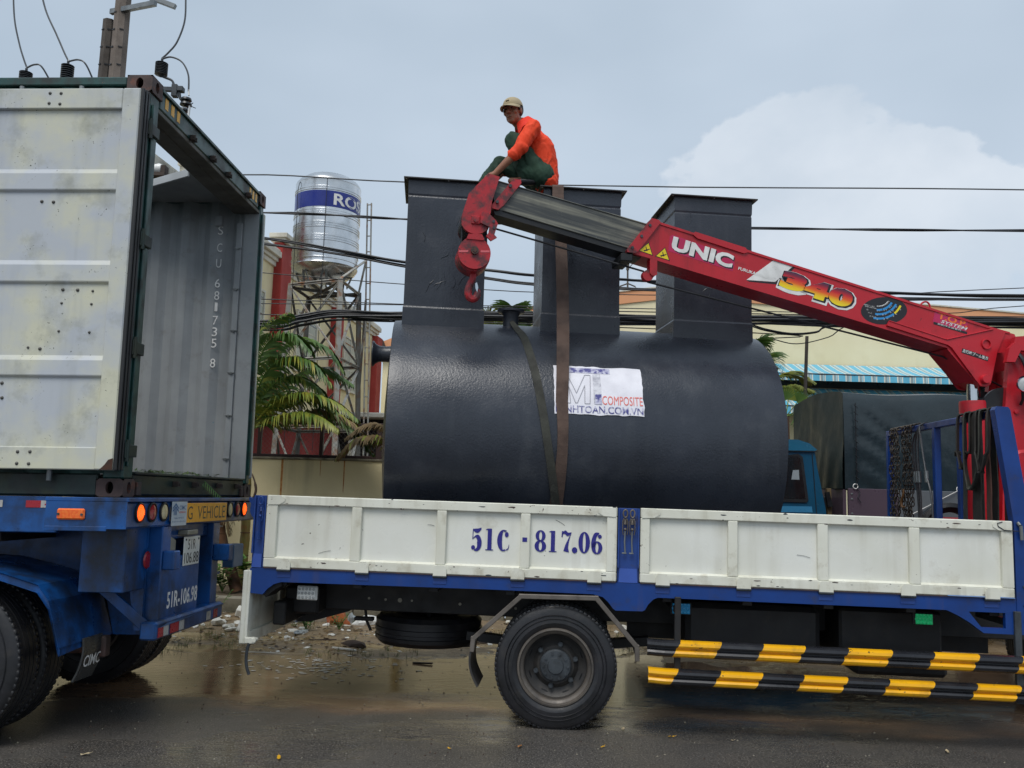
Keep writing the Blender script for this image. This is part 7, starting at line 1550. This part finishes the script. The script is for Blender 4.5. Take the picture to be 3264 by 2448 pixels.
def cable(pts, r, label, m=CABLE, twist=0, strands=1, sp=.02, seed=0):
    P = catmull(pts, 6); t = thing('overhead_cable', label, 'cable', Matrix.Translation(P[0])) if strands > 1 else None; r_ = random.Random(seed); outs = []
    for s_ in range(strands):
        ph = 2 * math.pi * s_ / strands; oy, oz = r_.uniform(-sp, sp), r_.uniform(-sp, sp); Q = []
        for i, p in enumerate(P):
            if twist: a = ph + i * twist; o = V(0, math.cos(a) * sp, math.sin(a) * sp)
            elif strands > 1: o = V(0, oy + sp * .8 * noise.noise((p.x * .35, s_ * 3, seed)), oz + sp * 1.1 * noise.noise((p.x * .45, s_ * 5, seed + 7)))
            else: o = V(0, 0, 0)
            Q.append(p + o - (P[0] if t else V(0, 0, 0)))
        rr = r * (r_.uniform(.75, 1.2) if strands > 2 else 1)
        if t: MB().tube(Q, rr, 6).build('strand', m, t)
        else: outs.append(MB().tube(Q, rr, 6).build('overhead_cable', m))
    if not t: tag(outs[0], label, 'cable'); return outs[0]
    return t
def ext(pts, zl, zr): return [(-7.0, 14 - .1, zl)] + pts + [(14.4, 13.4, zr)]
cable(ext([(-4.342, 13, 6.519), (-1.773, 13, 6.474), (2.223, 13, 6.511), (3.704, 13, 6.538), (7.973, 13, 6.624)], 6.56, 6.8), .011, 'topmost thin grey power line crossing behind the seated man', CABLEG)
cable(ext([(-3.994, 13.2, 5.978), (-1.725, 13.2, 5.934), (.269, 13.2, 5.908), (3.716, 13.2, 5.944), (8.065, 13.2, 6.026)], 6.05, 6.3), .013, 'twisted black power cable crossing just below the tank riser tops', CABLE, 1.1, 2, .012)
cable(ext([(-4.053, 13.4, 5.605), (-2.733, 13.4, 5.415), (-1.771, 13.4, 5.277), (-.411, 13.4, 5.176), (.294, 13.4, 5.119), (1.674, 13.4, 5.091), (2.251, 13.4, 5.071), (5.56, 13.4, 5.0), (8.137, 13.4, 5.0)], 6.0, 5.2), .016, 'upper of two thick black cable bundles in front of the steel water tank', CABLE, 0, 4, .022, 3)
cable(ext([(-4.048, 13.4, 5.533), (-2.731, 13.4, 5.384), (-1.768, 13.4, 5.225), (-.407, 13.4, 5.058), (.297, 13.4, 4.99), (1.676, 13.4, 4.963), (2.252, 13.4, 4.948), (5.558, 13.4, 4.908), (8.135, 13.4, 4.965)], 5.9, 5.1), .015, 'lower of two thick black cable bundles in front of the steel water tank', CABLE, 0, 3, .02, 4)
cable(ext([(-4.101, 13.6, 4.667), (-1.793, 13.6, 4.644), (-.5, 13.6, 4.628), (2.288, 13.6, 4.629), (8.243, 13.6, 4.718)], 4.75, 4.9), .009, 'thin black wire crossing the water tower legs', CABLE)
cable(ext([(-4.043, 13.5, 4.201), (-3.398, 13.5, 4.311), (-2.826, 13.5, 4.414), (-1.796, 13.5, 4.407), (-.491, 13.5, 4.453), (.312, 13.5, 4.466), (2.272, 13.5, 4.469), (3.83, 13.5, 4.513), (5.34, 13.5, 4.555), (8.178, 13.5, 4.593)], 4.3, 4.7), .017, 'heaviest tangle of black telephone cables passing behind the tank risers', CABLE, 0, 13, .07, 5)
cable(ext([(3.756, 13.6, 4.335), (4.16, 13.6, 4.244), (4.563, 13.6, 4.173), (5.07, 13.6, 4.295), (5.682, 13.6, 4.543), (8.2, 13.5, 4.6)], 4.5, 4.75), .009, 'slack black wire drooping lowest in front of the warehouse wall', CABLE)
cable([(-2.0, 13.5, 4.40), (3.2, 13.5, 4.49), (3.729, 13.5, 4.443), (4.03, 13.5, 4.365), (4.431, 13.5, 4.31), (4.833, 13.5, 4.347), (5.338, 13.5, 4.488), (8.2, 13.5, 4.6), (14.4, 13.4, 4.8)], .012, 'pair of slack black cables drooping beside the right tank riser', CABLE, 0, 2, .014, 9)
cable([(-7, 13.9, 5.35), (0, 14, 5.0), (5.81, 14, 5.11), (7.646, 14, 5.236), (14.4, 13.4, 5.6)], .008, 'thin wire rising above the cable bundles at the right edge', CABLE)
cable([(-7, 13.9, 4.6), (0, 14, 4.75), (6.585, 14, 4.806), (8.494, 14, 4.992), (14.4, 13.4, 5.4)], .008, 'thin wire slanting up across the peach gable band', CABLE)
tag(MB().tube([(4.78, 14, .1), (4.819, 14, 3.339), (4.866, 14, 4.377)], [.035, .03, .028], 8).build('slim_post', POLED), 'slim dark post standing before the striped awnings', 'post')

# ================================================================== LITTER, WEEDS, LEAVES
rg_ = random.Random(11)
def gz(x, y): return max(vz(x, y), .001) if 8.3 < y < 11.75 else .002
def scrap(x, y, s_, m, name, label, cat, grp=None, flat=.3):
    bm = bmesh.new(); bmesh.ops.create_icosphere(bm, subdivisions=2, radius=1); sd_ = rg_.uniform(0, 50)
    for v in bm.verts:
        k = 1 + .55 * noise.noise(v.co * 1.3 + V(sd_, 0, 0)) + .2 * noise.noise(v.co * 3.5 + V(0, sd_, 0)); v.co = V(v.co.x * k * s_, v.co.y * k * s_ * .7, max(v.co.z * k * s_ * flat, -s_ * flat * .5))
    me = bpy.data.meshes.new(name); bm.to_mesh(me); bm.free(); me.materials.append(m); o = link(name, me); o.location = (x, y, gz(x, y) + s_ * flat * .4); o.rotation_euler = (rg_.uniform(-.2, .2), rg_.uniform(-.2, .2), rg_.uniform(0, 6.3)); return tag(o, label, cat, grp)
for i in range(66):
    if i < 36: x, y = rg_.gauss(-3.1, .35), rg_.uniform(9.9, 11.3)
    elif i < 56: x, y = rg_.gauss(-1.9, .55), rg_.uniform(10.0, 11.5)
    else: x, y = rg_.uniform(-.8, 2.5), rg_.uniform(10.2, 11.4)
    scrap(x, y, rg_.uniform(.025, .075), FOAMW, 'foam_scrap', 'scrap of dirty white foam among the rubbish on the muddy verge', 'foam', 'foam scraps on the verge', rg_.uniform(.15, .5))
scrap(-2.98, 10.25, .14, FOAMW, 'foam_block', 'largest rounded white foam block on the mud beside the hanging tailgate', 'foam', None, .6)
scrap(-3.42, 10.55, .10, FOAMW, 'foam_block', 'lumpy white foam piece on the mud behind the trailer bumper', 'foam', None, .7)
def crumple(x, y, sx, sy, sz_, m, name, label, cat):
    o = scrap(x, y, 1, m, name, label, cat, None, 1.0)
    for v in o.data.vertices: v.co = V(v.co.x * sx, v.co.y * sy, v.co.z * sz_ * (1 + .4 * noise.noise(v.co * 4)))
    o.location.z = gz(x, y) + sz_ * .3; return o
crumple(-2.08, 10.95, .13, .11, .12, mat('orange_plastic', S('#b0653a'), S('#9a5430'), ns=9, rough=.35), 'plastic_bag', 'knotted orange-brown plastic bag on the rubbish strip', 'bag')
crumple(-2.62, 11.0, .14, .07, .05, mat('blue_plastic', S('#3a5a9a'), S('#8a95b4'), ns=14, rough=.35), 'plastic_bag', 'flattened blue plastic bag near the tail of the truck', 'bag')
crumple(-1.93, 11.05, .08, .07, .09, mat('grey_plastic', S('#8e979c'), S('#aab2b6'), ns=10, rough=.25), 'plastic_bottle', 'crushed grey plastic bottle next to the orange bag', 'bottle')
crumple(-2.35, 10.2, .16, .06, .035, mat('clear_film', S('#a9b0b2'), S('#8f9698'), ns=10, rough=.2), 'plastic_sheet', 'wet translucent plastic film lying on the mud', 'plastic')
crumple(-1.72, 10.9, .16, .10, .09, mat('white_bag', S('#c9c9c4'), S('#dcdcd8'), ns=8, rough=.4), 'plastic_bag', 'white rubbish bag left of the spare wheel', 'bag')
crumple(-1.62, 9.45, .18, .07, .045, WOODB, 'coconut_husk', 'dark wet coconut husk on the mud under the truck', 'husk')
for x, y, a, L, lab in ((-2.35, 11.15, .5, .24, 'white foam tray propped on the kerb below the chassis'), (-3.35, 11.35, .15, .26, 'white carton lying on the mud at the kerb')):
    o = MB().box(-L / 2, L / 2, -.07, .07, 0, .1, .012).build('foam_tray', FOAMW); o.location = (x, y, gz(x, y)); o.rotation_euler = (.3, .25, a); tag(o, lab, 'tray')
o = MB().cyl((-.22, 0, .02), (.22, 0, .02), .022, seg=12).build('plastic_pipe', FOAMW); o.location = (-3.08, 11.2, gz(-3, 11.2)); tag(o, 'short white plastic pipe on the ground by the kerb', 'pipe')
o = MB().prism([(-.16, 0), (.16, 0), (.13, .06), (-.05, .07)], -.08, .08).build('foam_tray', FOAMW); o.location = (-1.0, 9.75, gz(-1, 9.75)); tag(o, 'flat white foam slab under the spare wheel', 'foam')
for i, (x, y, a, L, w, m) in enumerate(((-1.68, 9.25, -.35, .28, .03, FOAMW), (-.8, 8.68, -.2, .2, .025, WOODB), (-1.05, 9.55, -.05, .5, .02, WOODB), (-2.4, 9.0, .05, .55, .012, FOAMW), (-.6, 9.5, .1, .6, .018, WOODB), (-2.0, 9.7, .3, .3, .016, WOODB), (-.3, 9.9, -.3, .4, .02, WOODB))):
    o = MB().box(-L / 2, L / 2, -w / 2, w / 2, 0, w * .6, .002).build('wood_strip', m); o.location = (x, y, gz(x, y) + .002); o.rotation_euler = (0, rg_.uniform(-.03, .03), a)
    tag(o, ['pale splintered lath on the wet mud under the truck tail', 'short dark offcut at the edge of the puddle', 'long dark stick below the spare wheel', 'long pale cane lying along the road edge', 'dark branch on the mud behind the truck wheel', 'thin dark twig in the muddy grass', 'dark stick near the rear of the spare wheel'][i], 'stick')
# fine debris that nobody could count
mb = MB(); cols = [FOAMW, WOODB, mat('wet_leaf_brown', S('#5a4630'), S('#7a6238'), ns=20, rough=.6), mat('rag_grey', S('#8a8272'), S('#6a6458'), ns=12, rough=.7)]
for i in range(1500):
    x, y = (rg_.gauss(-2.4, 1.1) if rg_.random() < .6 else rg_.uniform(-5, 5)), 9.0 + 2.7 * rg_.random() ** .75; s_ = rg_.uniform(.008, .045); a = rg_.uniform(0, 6.3); c = V(x, y, gz(x, y) + .006); d = V(math.cos(a), math.sin(a), rg_.uniform(-.25, .35)) * s_; e = V(-math.sin(a), math.cos(a), rg_.uniform(-.25, .35)) * s_ * rg_.uniform(.2, .7)
    mb.add([c - d - e * .6, c + d * .3 - e, c + d + e * .3, c - d * .2 + e], [(0, 1, 2, 3)], rg_.choice((0, 1, 1, 2, 2, 2, 3)))
for i in range(170):
    x, y = rg_.gauss(-1.75, .35), rg_.gauss(8.45, .3); s_ = rg_.uniform(.006, .022); c = V(x, y, max(.004, gz(x, y) + .003)); mb.add([c + V(s_ * math.cos(k * 1.05) * rg_.uniform(.6, 1.3) * 1.6, s_ * math.sin(k * 1.05) * rg_.uniform(.5, 1.1), 0) for k in range(6)], [(0, 1, 2, 3, 4, 5)], 0)
tag(mb.build('debris', cols), 'fine wet litter, leaves and scraps strewn over the muddy verge', 'litter', kind='stuff')
mb = MB()
for i in range(1600):
    x, y = rg_.uniform(-5, 3.5), rg_.uniform(8.9, 11.6)
    if noise.noise((x * 1.1, y * 1.4, 9)) < .12: continue
    for k in range(4):
        a = rg_.uniform(0, 6.3); h = rg_.uniform(.03, .10); c = V(x + rg_.uniform(-.03, .03), y + rg_.uniform(-.03, .03), gz(x, y)); t = c + V(math.cos(a) * h * .6, math.sin(a) * h * .6, h); w = V(-math.sin(a), math.cos(a), 0) * .003; mb.add([c - w, c + w, t], [(0, 1, 2)])
tag(mb.build('grass', mat('wet_grass', S('#5a6a34'), S('#6f6a3a'), ns=3, rough=.6)), 'sparse wet grass growing in the mud', 'grass', kind='stuff')
def weed(x, y, n, h, label, z=None):
    t = thing('weed', label, 'weed', Matrix.Translation((x, y, gz(x, y) if z is None else z))); st = MB(); lf = MB()
    for k in range(n):
        a = rg_.uniform(0, 6.3); L = h * rg_.uniform(.6, 1.1); tip = V(math.cos(a) * L * .6, math.sin(a) * L * .5, L); P = [V(0, 0, 0), tip * .5 + V(0, 0, L * .1), tip]; st.tube(P, .004, 4)
        for j in range(9):
            c = P[0].lerp(P[2], .25 + .75 * j / 8) + V(0, 0, L * .05); b_ = rg_.uniform(0, 6.3); d = V(math.cos(b_), math.sin(b_), rg_.uniform(-.2, .6)).normalized() * h * .22; w = V(-math.sin(b_), math.cos(b_), rg_.uniform(-.3, .3)) * h * .075
            lf.add([c, c + d * .45 - w, c + d, c + d * .45 + w], [(0, 1, 2, 3)])
    st.build('stem', WEED, t); lf.build('leaves', WEED, t)
weed(-2.33, 10.35, 9, .22, 'leafy green weed on the mud below the truck tail'); weed(-1.98, 10.5, 7, .18, 'smaller leafy weed right of the bigger one under the tail'); weed(-3.75, 11.45, 10, .3, 'green weed growing against the kerb beside the trailer bumper')
weed(-3.55, 12.3, 16, .55, 'bushy green weed below the wall beside the leaning palm', .2); weed(-3.95, 12.2, 14, .45, 'bushy green weed behind the trailer bumper', .2); weed(-3.2, 12.7, 14, .5, 'low green bush at the foot of the cream wall', .2); weed(-2.9, 11.95, 8, .2, 'small weed sprouting over the kerb top', .2)
# fallen leaves on the road
LY = mat('leaf_yellow', S('#d8a820'), S('#c08a1a'), ns=30, rough=.5); LB = mat('leaf_brown', S('#8a5a30'), S('#a8784a'), ns=30, rough=.6); LPale = mat('leaf_pale', S('#b8a88a'), S('#9a8a6a'), ns=30, rough=.6)
def leaf(x, y, s_, m, label):
    mb = MB(); n = 10; vs = [(0, 0, .004)]
    for i in range(n): a = 2 * math.pi * i / n; r = s_ * (.55 + .45 * abs(math.cos(a)) ** 1.5) * rg_.uniform(.8, 1.15); vs.append((r * math.cos(a), r * .6 * math.sin(a), .004 + s_ * .35 * abs(math.sin(a * 1.5 + x)) * rg_.uniform(.2, 1)))
    mb.add(vs, [(0, 1 + i, 1 + (i + 1) % n) for i in range(n)]); mb.tube([(s_ * .9, 0, .008), (s_ * 1.5, s_ * .2, .012)], .0015, 4); o = mb.build('fallen_leaf', m); o.location = (x, y, .0062); o.rotation_euler = (0, 0, rg_.uniform(0, 6.3)); tag(o, label, 'leaf', 'fallen leaves on the road')
for a in ((-1.4, 5.64, .034, LY, 'bright yellow fallen leaf on the asphalt nearest the camera'), (-.35, 5.93, .018, LY, 'small yellow leaf on the road left of the truck wheel'), (.12, 6.02, .03, LB, 'curled brown leaf on the road just below the truck wheel'), (.68, 6.06, .02, LY, 'small greenish leaf on the road right of the curled brown one'), (.88, 6.52, .028, LPale, 'curled pale leaf beside the truck wheel contact'), (1.2, 6.35, .024, LY, 'yellow leaf on the road below the left end of the guard rail'), (3.07, 6.17, .03, LPale, 'curled pale brown leaf at the lower right of the road'), (1.62, 6.3, .014, LPale, 'tiny pale leaf fragment under the side guards'), (-2.6, 5.6, .03, LPale, 'pale leaf at the bottom edge left of the yellow one')): leaf(*a)
mb = MB()
for i in range(700):
    x, y = rg_.uniform(-4, 5), rg_.uniform(5.0, 8.8); s_ = rg_.uniform(.003, .009); mb.add([(x - s_, y, .002), (x, y - s_, .002), (x + s_, y, .002), (x, y + s_, .002), (x, y, .002 + s_)], [(0, 1, 4), (1, 2, 4), (2, 3, 4), (3, 0, 4)], 0 if rg_.random() < .5 else 1)
tag(mb.build('grit', [CONC, WOODB]), 'scattered grit and small stones on the wet asphalt', 'grit', kind='stuff')
